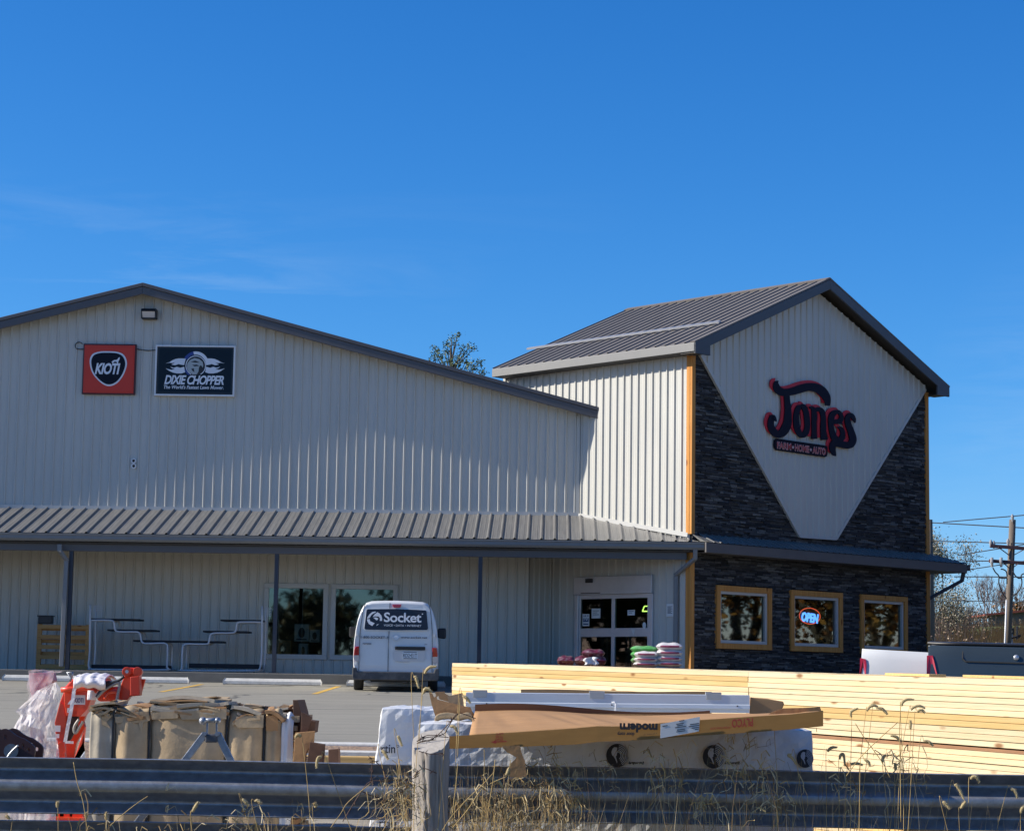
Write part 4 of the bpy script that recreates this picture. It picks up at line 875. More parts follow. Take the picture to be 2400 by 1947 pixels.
# ---- pickups
def pickup(name,label,px_tail,Y,head,tilt,paint,top_px_y,cover=False,tail='tall',dz=0):
    o0=atY(px_tail,top_px_y,Y); T=vehicle_frame(o0.x,Y,head,tilt); HT=1.33
    dzz=o0.z-T(0,0,HT).z; T0=T; T=lambda a,b,c:T0(a,b-.0,c)+Vector((0,0,dzz))
    # b axis: right side of the truck faces the camera at b=0, truck extends to b=+1.98 (its left)
    t=thing(name,label,'pickup truck',T(0,.99,0))
    W_=1.98
    def sec(a,w_in,zt): # bed outer skin section (right side), bulging
        return [(a,.10,.50),(a,.02,.62),(a,.0,.85),(a,.015,1.05),(a,.05,1.22),(a,.09,zt-.02),(a,.12,zt)]
    L_=2.05
    for side in (0,1):
        mb=MB(); rows=[]
        for a in (0,.02,.3,.7,1.0,1.3,1.6,L_):
            rows.append([T(p[0],(p[1] if side==0 else W_-p[1]),p[2]-(.015 if a==0 else 0)) for p in sec(a,0,HT)])
        k=len(rows[0]); vs=[v for r_ in rows for v in r_]
        mb.add(vs,[(i*k+j,(i+1)*k+j,(i+1)*k+j+1,i*k+j+1) for i in range(len(rows)-1) for j in range(k-1)])
        # bed rail
        b0,b1=(.12,.22) if side==0 else (W_-.22,W_-.12)
        mb.hexa([T(0,b0,HT-.03),T(L_,b0,HT-.03),T(L_,b1,HT-.03),T(0,b1,HT-.03),T(0,b0,HT),T(L_,b0,HT),T(L_,b1,HT),T(0,b1,HT)])
        mb.build('bed_side',paint,t,smooth=True)
    mb=MB(); mb.hexa([T(-.02,.16,.6),T(.06,.16,.6),T(.06,W_-.16,.6),T(-.02,W_-.16,.6),T(.0,.16,HT-.01),T(.06,.16,HT-.01),T(.06,W_-.16,HT-.01),T(.0,W_-.16,HT-.01)]); mb.build('tailgate',paint,t,bevel=.015)
    mb=MB(); mb.hexa([T(.05,.2,.72),T(L_,.2,.72),T(L_,W_-.2,.72),T(.05,W_-.2,.72),T(.05,.2,.76),T(L_,.2,.76),T(L_,W_-.2,.76),T(.05,W_-.2,.76)]); mb.build('bed_floor',M['black'],t)
    mb=MB(); mb.hexa([T(-.12,.06,.45),T(.04,.06,.45),T(.04,W_-.06,.45),T(-.12,W_-.06,.45),T(-.12,.06,.62),T(.04,.06,.62),T(.04,W_-.06,.62),T(-.12,W_-.06,.62)]); mb.build('rear_bumper',M['alu'],t,bevel=.03)
    # cab, bonnet
    mb=MB(); c0=L_+.04
    for a0,a1,lo,b0,hi,b1 in ((c0,c0+1.9,.5,.04,1.22,.06),(c0+1.9,c0+3.3,.5,.04,1.18,.10)):
        mb.hexa([T(a0,b0,lo),T(a1,b0,lo),T(a1,W_-b0,lo),T(a0,W_-b0,lo),T(a0,b1,hi),T(a1,b1,hi),T(a1,W_-b1,hi),T(a0,W_-b1,hi)])
    mb.hexa([T(c0,.08,1.22),T(c0+1.85,.08,1.22),T(c0+1.85,W_-.08,1.22),T(c0,W_-.08,1.22),T(c0+.12,.28,1.86),T(c0+1.25,.28,1.86),T(c0+1.25,W_-.28,1.86),T(c0+.12,W_-.28,1.86)]); mb.build('cab',paint,t,bevel=.05)
    mb=MB(); mb.add([T(c0+.15,.075+.03,1.28),T(c0+1.65,.075+.03,1.28),T(c0+1.25,.235,1.78),T(c0+.2,.235,1.78)],[(0,1,2,3)]); mb.add([T(c0+.005,.3,1.3),T(c0+.005,W_-.3,1.3),T(c0+.09,W_-.4,1.78),T(c0+.09,.4,1.78)],[(0,1,2,3)]); mb.build('cab_window',M['black'],t)
    # tail light on the near corner
    for side in (0,1):
        q=lambda a,b,c:T(a,b if side==0 else W_-b,c)
        mb=MB(); z0,z1=.78,HT-.10
        if tail=='tall': pr=[(-.012,z0),(.05,z0),(.058,z1-.06),(.045,z1-.01),(-.012,z1)]
        else: pr=[(-.012,z0),(.13,z0),(.10,z0+.22),(.045,z1),(-.012,z1)]
        k=len(pr)
        def bo(z): 
            S_=[(.50,.10),(.62,.02),(.85,.0),(1.05,.015),(1.22,.05),(HT,.12)]
            for (a,x),(b,y) in zip(S_,S_[1:]):
                if a<=z<=b: return x+(y-x)*(z-a)/(b-a)
            return .1
        # subdivide outline vertically so that it follows the skin
        dens=[]
        for i in range(k):
            a,b=pr[i],pr[(i+1)%k]
            for s_ in range(5): dens.append((a[0]+(b[0]-a[0])*s_/5,a[1]+(b[1]-a[1])*s_/5))
        vs=[q(a,bo(z)-.012,z) for a,z in dens]+[q(a,bo(z)+.12,z) for a,z in dens]; m_=len(dens)
        mb.add(vs,[tuple(range(m_)),tuple(range(2*m_-1,m_-1,-1))]+[(i,m_+i,m_+(i+1)%m_,(i+1)%m_) for i in range(m_)]); mb.build('tail_light',M['redlens'],t)
    # wheel arch flare
    ac=1.12
    for side in (0,1):
        q=lambda a,b,c:T(a,b if side==0 else W_-b,c)
        mb=MB(); mb.grid(lambda u,v:q(ac+(.42+.09*v)*math.cos(math.pi*u),(-.01-.05*math.sin(math.pi*v)+.02*v),.50+(.42+.09*v)*math.sin(math.pi*u)),16,4); mb.build('wheel_arch',paint,t,smooth=True)
    for a in (ac,ac+3.45):
        for b,d_ in ((.16,-1),(W_-.16,1)): car_wheel('wheel',t,T(a,b,.39),.39,.26,(T(0,d_,0)-T(0,0,0)),M['alu'])
    if cover:
        mb=MB(); mb.grid(lambda u,v:T(-.01+(L_)*u,.15+(W_-.3)*v,HT+.02+.025*math.sin(math.pi*v)),6,8); mb.build('bed_cover',M['black'],t,smooth=True,solid=.02)
        mb=MB(); fr=Fr(T(0,-.0,0),(T(1,0,0)-T(0,0,0)),(T(0,0,1)-T(0,0,0)))
        pl=[(.33,HT-.03),(.33,HT-.125),(.36,HT-.15),(L_-.05,HT-.16)]
        for p,q_ in zip(pl,pl[1:]): mb.bar(T(p[0],bo(p[1])-.006,p[1]),T(q_[0],bo(q_[1])-.006,q_[1]),.012,.012)
        mb.build('lid_gap',M['seam'],t); c_=T(.84,bo(HT-.10)-.012,HT-.10); mb=MB(); mb.sphere(c_,.028,14,sc=(1,.6,1)); mb.build('lid_lock',M['alu'],t,smooth=True)
    else:
        pass
    return t
M['pickwhite']=mat('white_pickup_paint',(.66,.655,.63),.3,0,var=.02,coat=.4)
M['pickdark']=mat('dark_green_grey_paint',(.035,.048,.055),.28,.1,var=.05,coat=.5)
pickup('pickup_truck','white pickup truck showing its rear bed side behind the lumber','%d'%0 and 2006,24.0,R(101),-.045,M['pickwhite'],1519)
pickup('pickup_truck','dark grey pickup truck with black bed cover nearest the right edge',2171,21.8,R(101.5),-.012,M['pickdark'],1511,cover=True,tail='wedge')

# ================================================================ along the store front
# parking stops
def stop(x0,x1,label,Y=49.0):
    z=prof(Y)+.008; t=MB(); pr=[(-.09,0),(.09,0),(.09,.07),(.05,.13),(-.05,.13),(-.09,.07)]
    n=len(pr); vs=[(x0+(.03 if p[1]>.1 else 0),Y+p[0],z+p[1]) for p in pr]+[(x1-(.03 if p[1]>.1 else 0),Y+p[0],z+p[1]) for p in pr]
    t.add(vs,[tuple(range(n)),tuple(range(2*n-1,n-1,-1))]+[(i,n+i,n+(i+1)%n,(i+1)%n)[::-1] for i in range(n)])
    return tag(t.build('parking_stop',M['concwhite'],bevel=.012),label,'parking stop','concrete parking stops along the walk')
xa=atY(443,1595,49).x; xb=atY(524,1595,49).x; xc=atY(754,1600,49).x
ll=xc-xb; stop(xa-ll*1.9,xa-ll*.93,'concrete parking stop at the left edge, behind the plastic wrapped red part'); stop(xa-ll*.88,xa,'white concrete parking stop in front of the left display rack and loader')
stop(xb,xc,'white concrete parking stop just left of the van'); stop(xc+.55,xc+.55+ll,'concrete parking stop in front of the white van')
# upright pallet with a black box
def px_at(Y): return lambda x,y: atY(x,y,Y)
zp=lambda x,y:(x/3.0557,1200+y/3.0557)
PY=52.2; PF=Fr((0,PY,0),(1,0,0))
a=PF.uv(*zp(272,800)); b=PF.uv(*zp(635,1150)); U0,U1,V1=a[0],b[0],a[1]; V0=SLZ+.005
t=thing('wooden_pallet','pale wooden pallet standing on edge against the wall by the left porch post','pallet',PF.P((U0+U1)/2,V0,0))
H_=V1-V0
for k_ in range(5):
    v=V0+.02+(H_-.13)*k_/4; MB().fbox(PF,U0,U1,v,v+.095,.05,.07).build('board',M['pallet'],t,bevel=.004)
for u in (U0+.0,(U0+U1)/2-.05,U1-.10): MB().fbox(PF,u,u+.10,V0,V1,-.045,.05).build('stringer',M['pallet'],t,bevel=.004)
for k_ in range(4):
    v=V0+.05+(H_-.2)*k_/3; MB().fbox(PF,U0,U1,v,v+.09,-.067,-.047).build('back_board',M['pallet'],t,bevel=.004)
a=PF.uv(*zp(278,738)); b=PF.uv(*zp(378,800))
t=thing('black_tub','black rectangular tub on top of the upright wooden pallet','tub',PF.P((a[0]+b[0])/2,V1,0))
MB().fbox(PF,a[0]+.01,b[0]-.01,V1+.002,a[1]-.02,-.13,.12).build('tub_body',M['black'],t,bevel=.02); MB().fbox(PF,a[0]-.01,b[0]+.01,a[1]-.03,a[1],-.15,.14).build('rim',M['black'],t,bevel=.006)
# stepped display racks
RY=51.6; RF=Fr((0,RY,0),(1,0,0))
def r_(x,y): return RF.uv(*zp(x,y))
M['tube']=mat('grey_rack_tube',(.55,.56,.58),.35,.1); M['shelf']=mat('black_shelf',(.012,.012,.016),.7)
for lab,outer,loop,shelves,basket in (
 ('left stepped display rack, tubular grey frame with three black shelves','L',[(652,660),(648,1000),(640,1090),(650,1115),(680,1125),(1190,1128),(1200,1110),(1205,970),(1195,945),(1170,938),(1050,940),(1020,925),(1010,880),(985,858),(860,857),(830,840),(822,795),(795,775),(655,775)],
   [((655,1000),765),((770,1115),843),((955,1300),920)],(655,710,665,750)),
 ('right stepped display rack, mirrored grey frame with three black shelves','R',[(1882,672),(1878,1000),(1870,1100),(1855,1130),(1820,1135),(1320,1133),(1308,1120),(1312,975),(1325,950),(1350,943),(1480,945),(1500,930),(1510,885),(1535,867),(1660,865),(1692,850),(1700,805),(1720,788),(1875,788)],
   [((1580,1875),773),((1455,1780),853),((1300,1595),925)],(1890,1930,680,740))):
    a=r_(outer=='L' and 900 or 1600,1130)
    t=thing('display_rack',lab,'display rack',RF.P(a[0],SLZ,0),group='stepped display racks under the porch')
    for c_ in (.09,-.55):
        mb=MB(); P_=smoothpts([r_(*p)+(c_,) for p in loop],3); mn=min(p[1] for p in P_); P_=[(p[0],max(p[1],SLZ+.02) if c_ else p[1],p[2]) for p in P_]
        mb.tube([RF.P(*p) for p in P_],.024,8); mb.build('tube_frame',M['tube'],t,smooth=True)
    for (x0,x1),y in shelves:
        a=r_(x0,y); b=r_(x1,y); 
        MB().fbox(RF,a[0],b[0],a[1]-.02,a[1]+.02,-.60,.05).build('shelf',M['shelf'],t,bevel=.008)
    a=r_(loop[3][0],1120); b=r_(loop[9][0]+(30 if outer=='L' else -0),1120); MB().fbox(RF,min(a[0],b[0]),max(a[0],b[0]),a[1]-.0,a[1]+.10,-.58,-.03).build('base_shelf',M['shelf'],t,bevel=.008)
    x0,x1,y0,y1=basket; mb=MB()
    p0=r_(x0,y0); p1=r_(x1,y1); 
    for k_ in range(5):
        u=p0[0]+(p1[0]-p0[0])*k_/4; mb.fbox(RF,u-.004,u+.004,p1[1],p0[1],-.30,-.29)
    for k_ in range(6):
        v=p1[1]+(p0[1]-p1[1])*k_/5; mb.fbox(RF,min(p0[0],p1[0]),max(p0[0],p1[0]),v-.004,v+.004,-.30,-.29)
    mb.build('wire_basket',M['tube'],t)
# things standing inside the porch windows
zw=lambda x,y:(700+x/3.0557,1200+y/3.0557)
def shopbox(x0,y0,x1,y1,Y,name,label,cat,mt,fig=None):
    fr=Fr((0,Y,0),(1,0,0)); a=fr.uv(x0,y0); b=fr.uv(x1,y1); t=thing(name,label,cat,fr.P((a[0]+b[0])/2,b[1],0))
    MB().fbox(fr,a[0],b[0],b[1],a[1],-.35,0).build('carton',mt,t,bevel=.006)
    mb=MB(); w_=b[0]-a[0]; h_=a[1]-b[1]; mb.prism(fr,circ(a[0]+w_*.5,b[1]+h_*.5,w_*.22,16,h_*.3),0,.004); mb.fbox(fr,a[0]+w_*.15,b[0]-w_*.15,b[1]+h_*.08,b[1]+h_*.15,0,.004); mb.build('print',M['ink'],t)
M['pblue']=mat('display_white',(.42,.47,.48),.6)
shopbox(*zp(2110,800),*zw(72,925),53.5,'boxed_product','tall white printed carton inside left porch window','carton',M['pblue'])
shopbox(*zw(78,840),*zw(150,930),53.45,'boxed_product','square white printed carton inside left porch window, by its right jamb','carton',M['pblue'])
shopbox(*zw(0,940),*zw(62,1040),53.4,'boxed_product','short white printed carton on the sill of left porch window','carton',M['pblue'])
shopbox(*zp(1975,915),*zp(2080,1035),53.5,'brown_carton','plain brown carton inside left porch window beside the post','carton',M['kraftdark'])
# bags in front of the doors
def pillow(mb,c,w_,d_,h_,rz=0,m=0,seed=0):
    rn=random.Random(seed); c=Vector(c); Rm=Matrix.Rotation(rz,3,'Z'); ph=rn.uniform(0,6)
    def f(u,v):
        a=(u-.5)*2; b=(v-.5)*2
        return a,b
    nu,nv=14,8
    def surf(sg):
        def g(u,v):
            a=(u-.5)*2; b=(v-.5)*2
            z=(max(0,(1-abs(a)**3.2))*max(0,(1-abs(b)**3)))**.5
            z*=1+.10*math.sin(a*7+ph)+.06*math.sin(b*9+ph*2)
            return c+Rm@Vector((a*w_/2*(1-.06*b*b),b*d_/2*(1-.06*a*a),sg*z*h_/2))
        return g
    mb.grid(surf(1),nu,nv,m); mb.grid(lambda u,v:surf(-1)(1-u,v),nu,nv,m)
zb=lambda x,y:(1300+x/3.565,1200+y/3.565)
M['mbag']=mat('maroon_bag',(.13,.02,.035),.28,0,var=.4,vs=16,bump=.01,bs=18,coat=.6,dirt=(.6,.55,.55),dirtamt=.55,dirts=9)
M['wbag']=mat('white_bag',(.68,.64,.62),.4,0,var=.1,vs=10,bump=.008,bs=18); M['pinkprint']=mat('maroon_print',(.25,.04,.09),.45,var=.2,vs=20)
M['gbag']=mat('green_bag',(.10,.38,.10),.35,0,var=.3,vs=12,bump=.008,bs=18,dirt=(.65,.66,.60),dirtamt=.5,dirts=8)
BY=46.5
def bag(x0,y0,x1,y1,label,m,name='garden_bag',cat='bag',group=None,band=False,Y=BY,d=.42,seed=1):
    a=atY(*zb(x0,y0),Y); b=atY(*zb(x1,y1),Y); c=(a+b)/2; w_=b.x-a.x; h_=a.z-b.z
    t=thing(name,label,cat,(c.x,Y,b.z),group=group); mb=MB(); pillow(mb,(c.x,Y,c.z),w_*1.03,d,h_*1.25,seed=seed); mb.build('sack',m,t,smooth=True)
    if band:
        mb=MB(); mb.grid(lambda u,v:Vector((a.x+w_*(.14+.72*u),Y-d/2+.035-.05*math.sin(math.pi*u)*.6+.0-.03*math.sin(math.pi*v),b.z+h_*(.32+.36*v))),8,3); mb.build('printed_band',M['pinkprint'],t)
    return t
def bagpallet(xc,label,Y,zt,hw=.62):
    z0=prof(Y); t=thing('wooden_pallet',label,'pallet',(xc,Y,z0)); n_=max(1,round((zt-z0)/.14))
    for k_ in range(5): MB().box((xc-hw,Y-.5+k_*.23,zt-.025),(xc+hw,Y-.42+k_*.23,zt-.003)).build('board',M['pallet'],t)
    for k_ in range(3): MB().box((xc-hw,Y-.5+k_*.46,z0+.01),(xc+hw,Y-.42+k_*.46,zt-.026)).build('stringer',M['pallet'],t)
rows=[(1100,1155,'topmost'),(1158,1195,'second from top'),(1198,1238,'third from top'),(1238,1275,'fourth from top, just above the lumber')]
for i,(y0,y1,w_) in enumerate([(1095,1150,'topmost'),(1150,1200,'second from top'),(1200,1245,'third from top'),(1245,1290,'fourth from top')]):
    bag(848+i*3%7,y0,1068-i*2,y1,'white bag with maroon band, %s in the right column of the bag stack'%w_,M['wbag'],group='white and maroon bags stacked by the doors',band=True,seed=i)
for i,(y0,y1,w_) in enumerate([(1165,1210,'topmost'),(1210,1250,'second from top'),(1250,1292,'third from top')]):
    bag(665-i*4,y0,862,y1,'white bag with maroon band, %s in the middle column of the bag stack'%w_,M['wbag'],group='white and maroon bags stacked by the doors',band=True,seed=9+i)
for i,(y0,y1,w_) in enumerate([(1120,1165,'topmost'),(1165,1212,'second from top'),(1212,1262,'third from top')]):
    bag(632+i*3,y0,862-i*10,y1,'green and white bag, %s at the left of the bag stack'%w_,M['gbag'],group='green bags at the back of the stack',Y=BY+.45,seed=20+i)
zt=atY(*zb(850,1292),BY).z; bagpallet((atY(*zb(850,1292),BY).x),'wooden pallet under the white and green bag stack',BY+.2,zt-.02,.66)
for i,(x0,y0,x1,y1,l) in enumerate(((22,1205,165,1275,'lone maroon mulch bag, leftmost on its pallet'),(165,1205,300,1275,'maroon mulch bag at the lower middle of the maroon heap'),(225,1148,418,1205,'maroon mulch bag lying on top of the maroon heap'),(290,1205,430,1275,'maroon mulch bag at the lower right of the heap'))):
    bag(x0,y0,x1,y1,l,M['mbag'],'mulch_bag',group='maroon mulch bags',seed=40+i)
zt=atY(*zb(220,1275),BY).z; bagpallet(atY(*zb(225,1275),BY).x,'wooden pallet under the maroon bags',BY,zt-.02,.66)
mb=MB(); a=atY(*zb(248,1205),BY-.3); b=atY(*zb(360,1275),BY-.3); mb.grid(lambda u,v:Vector((a.x+(b.x-a.x)*u+.03*math.sin(7*v),BY-.24-.03*math.sin(9*u),b.z+(a.z-b.z)*v*(1-.3*abs(u-.6)))),8,6); tag(mb.build('torn_wrap',M['wrap'],smooth=True,solid=.004),'scrap of white torn wrap hanging on the maroon bags','wrap')
# ================================================================ lumber
A_=atY(1060,1553,22.7); B_=atY(2400,1593,14.1)
far0=Vector((A_.x,A_.y,A_.z)); dirL=Vector((B_.x-A_.x,B_.y-A_.y,B_.z-A_.z)); 
def along(px):      # distance along the stack front for a photo column
    h=Vector((dirL.x,dirL.y,0)).normalized(); nrm=Vector((-h.y,h.x,0)); p=onp(px,1600,(A_.x,A_.y,0),nrm); return (Vector((p.x,p.y,0))-Vector((A_.x,A_.y,0))).dot(h)
LD=dirL.length; eL=dirL.normalized(); j=along(1755)/Vector((dirL.x,dirL.y,0)).length*LD; endL=LD+.45
upL=Vector((0,0,1)); nL=eL.cross(upL).normalized()      # towards the camera side
if nL.y>0: nL=-nL
print('lumber',A_,B_,LD,j,nL)
rn=random.Random(11)
def bundle(s0,s1,ztop,nl,label,topboards=True,wd=1.14):
    """strapped pack: nl layers, long side along eL; ztop is how far its top lies under the stack top"""
    bt=.0372; H=nl*.0395
    P=lambda s,d,z: far0+eL*s-nL*d+Vector((0,0,z-ztop))
    t=thing('lumber_bundle',label,'lumber',P((s0+s1)/2,.5,-H),math.atan2(eL.y,eL.x),group='bundles of new lumber')
    def bd(p0,p1,d0,d1,z0,z1,m,nm='board'):
        b=MB().hexa([P(p0,d0,z0),P(p1,d0,z0),P(p1,d1,z0),P(p0,d1,z0),P(p0,d0,z1),P(p1,d0,z1),P(p1,d1,z1),P(p0,d1,z1)]).build(nm,m,t,bevel=.002); return b
    for i in range(nl):
        z1=-i*.0395; z0=z1-bt; o=rn.uniform(-.007,.007); q=rn.uniform(-.003,.003)
        bd(s0+q,s1+rn.uniform(-.003,.003),o,.14,z0,z1,rn.choice(M['pine'][:2] if rn.random()<.78 else M['pine'][2:]))
    if topboards:
        for k_ in range(1,8):
            q=rn.uniform(-.08,.05); bd(s0+q,s1-rn.uniform(-.03,.1),.142*k_+.002,.142*(k_+1),-bt,rn.uniform(-.004,.002),rn.choice(M['pine']))
    core=MB().hexa([P(s0+.01,.14,-H),P(s1-.01,.14,-H),P(s1-.01,wd,-H),P(s0+.01,wd,-H),P(s0+.01,.14,-bt-.002),P(s1-.01,.14,-bt-.002),P(s1-.01,wd,-bt-.002),P(s0+.01,wd,-bt-.002)]).build('inner_boards',M['pine'][2],t)
    return t,H
bundle(0,j-.01,0,11,'upper far bundle of pale pine boards, nearest the van and doors')
_,H1=bundle(0,j-.01,.46,11,'lower far bundle of pine boards, behind the cardboard tray',False)
bundle(j-.004,endL,.001,11,'upper near bundle of pale pine boards, in front of the pickups')
bundle(j+.01,endL,.462,11,'middle near bundle of pine boards, below the brown spacer strip',False)
bundle(j+.01,endL,.918,7,'lowest near bundle of pine boards, mostly hidden by the guardrail',False)
def spacer(s0,s1,z,h,label,long=False):
    P=lambda s,d,zz: far0+eL*s-nL*d+Vector((0,0,zz-z))
    b=MB().hexa([P(s0,.0,-h),P(s1,.0,-h),P(s1,1.1,-h),P(s0,1.1,-h),P(s0,.0,0),P(s1,.0,0),P(s1,1.1,0),P(s0,1.1,0)]).build('spacer_board',M['spacer'],None)
    return tag(b,label,'spacer board')
M['spacer']=mat('brown_spacer_wood',(.30,.15,.07),.8,0,var=.15,vs=4)
spacer(.02,j,.436,.022,'brown spacer board between the two far lumber bundles'); spacer(j+.03,endL-.05,.4425,.019,'brown spacer board running between the near lumber bundles'); spacer(j+.03,endL-.05,.898,.019,'lower brown spacer board under the middle near bundle')
for s_ in (.6,2.8,j-.6,j+.6,j+2.2,endL-.3):
    zt_=(.46+H1) if s_<j else (.918+7*.0395); p=far0+eL*s_; zg=prof(p.y)
    P0=far0+eL*s_; top=P0.z-zt_+ (0); 
    if top-zg>.03: tag(MB().bar(P0-nL*.02+Vector((0,0,0))-Vector((0,0,P0.z-(top+zg)/2)),P0-nL*1.1-Vector((0,0,P0.z-(top+zg)/2)),.09,top-zg-.004).build('bearer_timber',M['pallet']),'rough bearer timber under the lumber stack, %s'%('below the far bundles' if s_<j else 'below the near bundles'),'timber','bearer timbers under the lumber %s'%('far' if s_<j else 'near'))
# loose thin boards on the near stack
for (x0,x1,d_,l) in ((1990,2120,.30,'short dark edged board lying loose on the lumber, left of the others'),(2100,2400,.55,'long thin board lying loose on the near lumber stack')):
    s0,s1=along(x0)*LD/Vector((dirL.x,dirL.y,0)).length,along(x1)*LD/Vector((dirL.x,dirL.y,0)).length
    P=lambda s,d,z: far0+eL*s-nL*d+Vector((0,0,z+.001))
    tag(MB().hexa([P(s0,d_,0),P(s1,d_-.1,0),P(s1,d_+.04,0),P(s0,d_+.14,0),P(s0,d_,.018),P(s1,d_-.1,.018),P(s1,d_+.04,.018),P(s0,d_+.14,.018)]).build('loose_board',M['pine'][2],bevel=.002),l,'board')

# ================================================================ guardrail
GY=13.0
def rail(zt,x0,x1,mb,name,parent,ym=GY):
    k_=.0
    pr=[(-.012,0),(.004,.004),(.010,-.002),(.070,-.045),(.083,-.055),(.083,-.072),(.070,-.085),(.012,-.118),(.002,-.126),(-.007,-.134),(-.010,-.142),(-.010,-.170),(-.004,-.184),(.004,-.190),(.012,-.194),(.070,-.227),(.083,-.240),(.083,-.257),(.070,-.267),(.010,-.310),(.004,-.314),(-.010,-.310)]
    pr=smoothpts(pr,2); n_=len(pr); nx=24; vs=[];
    for i in range(nx+1):
        x=x0+(x1-x0)*i/nx; vs+=[(x,ym+a,zt+b-.0013*(x-0)+.003*math.sin(x*2.1)) for a,b in pr]
    mb.add(vs,[(i*n_+q,i*n_+q+1,(i+1)*n_+q+1,(i+1)*n_+q) for i in range(nx) for q in range(n_-1)])
zt1=(atY(0,1783.5,GY).z+atY(2400,1808,GY).z)/2; print('rail top',atY(0,1783.5,GY).z,atY(1200,1790,GY).z,atY(2400,1808,GY).z)
zl=atY(0,1783.5,GY); zr=atY(2400,1808,GY)
gr=thing('guardrail','long galvanised corrugated guardrail crossing the whole foreground','guardrail',(0,GY,prof(GY)))
mb=MB(); rail(zt1,-9,9,mb,'',gr); b=mb.build('rail_beam',M['galv'],gr,smooth=True,solid=.004)
mb=MB(); rail(atY(300,1930,GY).z,-9,-.75,mb,'',gr,GY+.06); mb.build('lower_rail_beam',M['galv'],gr,smooth=True,solid=.004)
zslot=atY(248,1845,GY).z
mb=MB(); xs_=atY(248,1845,GY).x; fr=Fr((xs_,GY,zslot),(1,0,0)); mb.prism(fr,[(-.032+.0,-.009),(.032,-.009),(.036,0),(.032,.009),(-.032,.009),(-.036,0)],-.002,.0045); mb.build('bolt_slot',M['black'],gr)
mb=MB(); mb.prism(fr,[(-.030,-.004),(-.008,-.006),(-.008,.006),(-.030,.007)],.0045,.009); mb.build('bolt_head',M['alu'],gr)
for X in (-4.6,3.55):
    MB().box((X-.09,GY+.09,prof(GY)-.3),(X+.09,GY+.27,zt1-.02)).build('rail_post',M['weathered'],gr,bevel=.01)
# old wooden fence post in front of the rail
FY=12.45; 
def rp(x,y,Y=FY): return atY(850+x/4.266,1540+y/4.266,Y)
c0=rp(690,1700); ctop=rp(700,800); rad=(rp(878,1400)-rp(492,1400)).x/2
t=thing('fence_post','weathered grey round wooden fence post with split grain before the guardrail','fence post',(c0.x,FY,prof(FY)))
mb=MB(); K=40; rows=26; zb0=prof(FY)-.1; zt0=ctop.z
rn2=random.Random(5); ph=[rn2.uniform(0,6) for _ in range(6)]
def pr_(a,z):
    # silhouette centres/radii by height, cracks run down the grain
    tt=(z-zb0)/(zt0-zb0); r=rad*(1.06-.16*tt)+.006*math.sin(z*9+ph[0])
    r*=1+.035*math.sin(3*a+ph[1]+z)+.02*math.sin(7*a+ph[2]+z*2)
    for ca,w_,dp in ((4.45,.06,.022),(5.35,.05,.014),(3.6,.05,.012),(4.95,.03,.008)):
        d=abs((a-ca-.12*math.sin(z*5+ca)+math.pi)%(2*math.pi)-math.pi)
        if d<w_: r-=dp*(1-d/w_)
    return r
cxz=lambda z: c0.x-.012*(z-zb0)
vs=[]
for i in range(rows+1):
    for k_ in range(K*2):
        a=2*math.pi*k_/(K*2); z=zb0+(zt0-zb0)*i/rows; r=pr_(a,z); x=cxz(z)+r*math.cos(a); y=FY+.0+r*math.sin(a)
        cut=zt0-.02+ (y-FY)*.62+(x-cxz(z))*.12     # slanted sawn top falling towards the viewer
        if i==rows: z=min(z+.10,cut+.0)
        else: z=min(z,cut-.004*(rows-i))
        vs.append((x,y,z))
n_=K*2; fs=[(i*n_+k_,i*n_+(k_+1)%n_,(i+1)*n_+(k_+1)%n_,(i+1)*n_+k_) for i in range(rows) for k_ in range(n_)]
mb.add(vs,fs); mb.build('post_shaft',M['weathered'],t,smooth=True)
top=[vs[rows*n_+k_] for k_ in range(n_)]; cc_=Vector((cxz(zt0),FY,zt0-.02)); mb=MB(); mb.add([tuple(cc_)]+top,[(0,1+k_,1+(k_+1)%n_) for k_ in range(n_)]); mb.build('sawn_top',mat('sawn_end_grain',(.42,.38,.33),.9,var=.2,vs=30),t)
# barbed wire wound round the post
M['rustwire']=mat('rusty_wire',(.10,.055,.04),.7,.3,var=.4,vs=60)
def wirepts(L_,Y=None): return [rp(x,y,(Y or FY-.16)) for x,y in L_]
bw=thing('barbed_wire','rusty barbed wire strung across and twisted round the fence post','wire',(c0.x,FY-.16,prof(FY)))
def barb(mb,p,s=.022):
    for _ in range(4): d=Vector((rn2.uniform(-1,1),rn2.uniform(-.5,.5),rn2.uniform(-1,1))).normalized()*s; mb.tube([p,p+d],[.0022,.0008],4)
for L_ in ([(-200,1640),(0,1320),(90,1235),(205,1235),(330,1225),(480,1215),(560,1180)],[(-30,1330),(70,1375),(130,1395),(190,1480),(290,1550)],[(85,1235),(95,1040),(75,1000)],[(205,1235),(225,1160),(130,1040),(70,1050)],[(560,830),(640,800),(740,790),(860,800)],[(540,860),(620,835),(700,825)],[(560,935),(680,965),(800,955)],[(505,1190),(600,1110),(700,1140),(740,1160)],[(560,850),(720,800),(900,620),(960,560)],[(540,840),(640,780),(800,770),(860,690),(950,560),(1130,610)],[(150,1395),(250,1440),(400,1430),(520,1370)]):
    P_=smoothpts([tuple(p) for p in wirepts(L_)],5); mb=MB(); mb.tube(P_,.0024,5)
    for q in P_[3::7]: barb(mb,Vector(q))
    mb.build('wire_strand',M['rustwire'],bw,smooth=True)

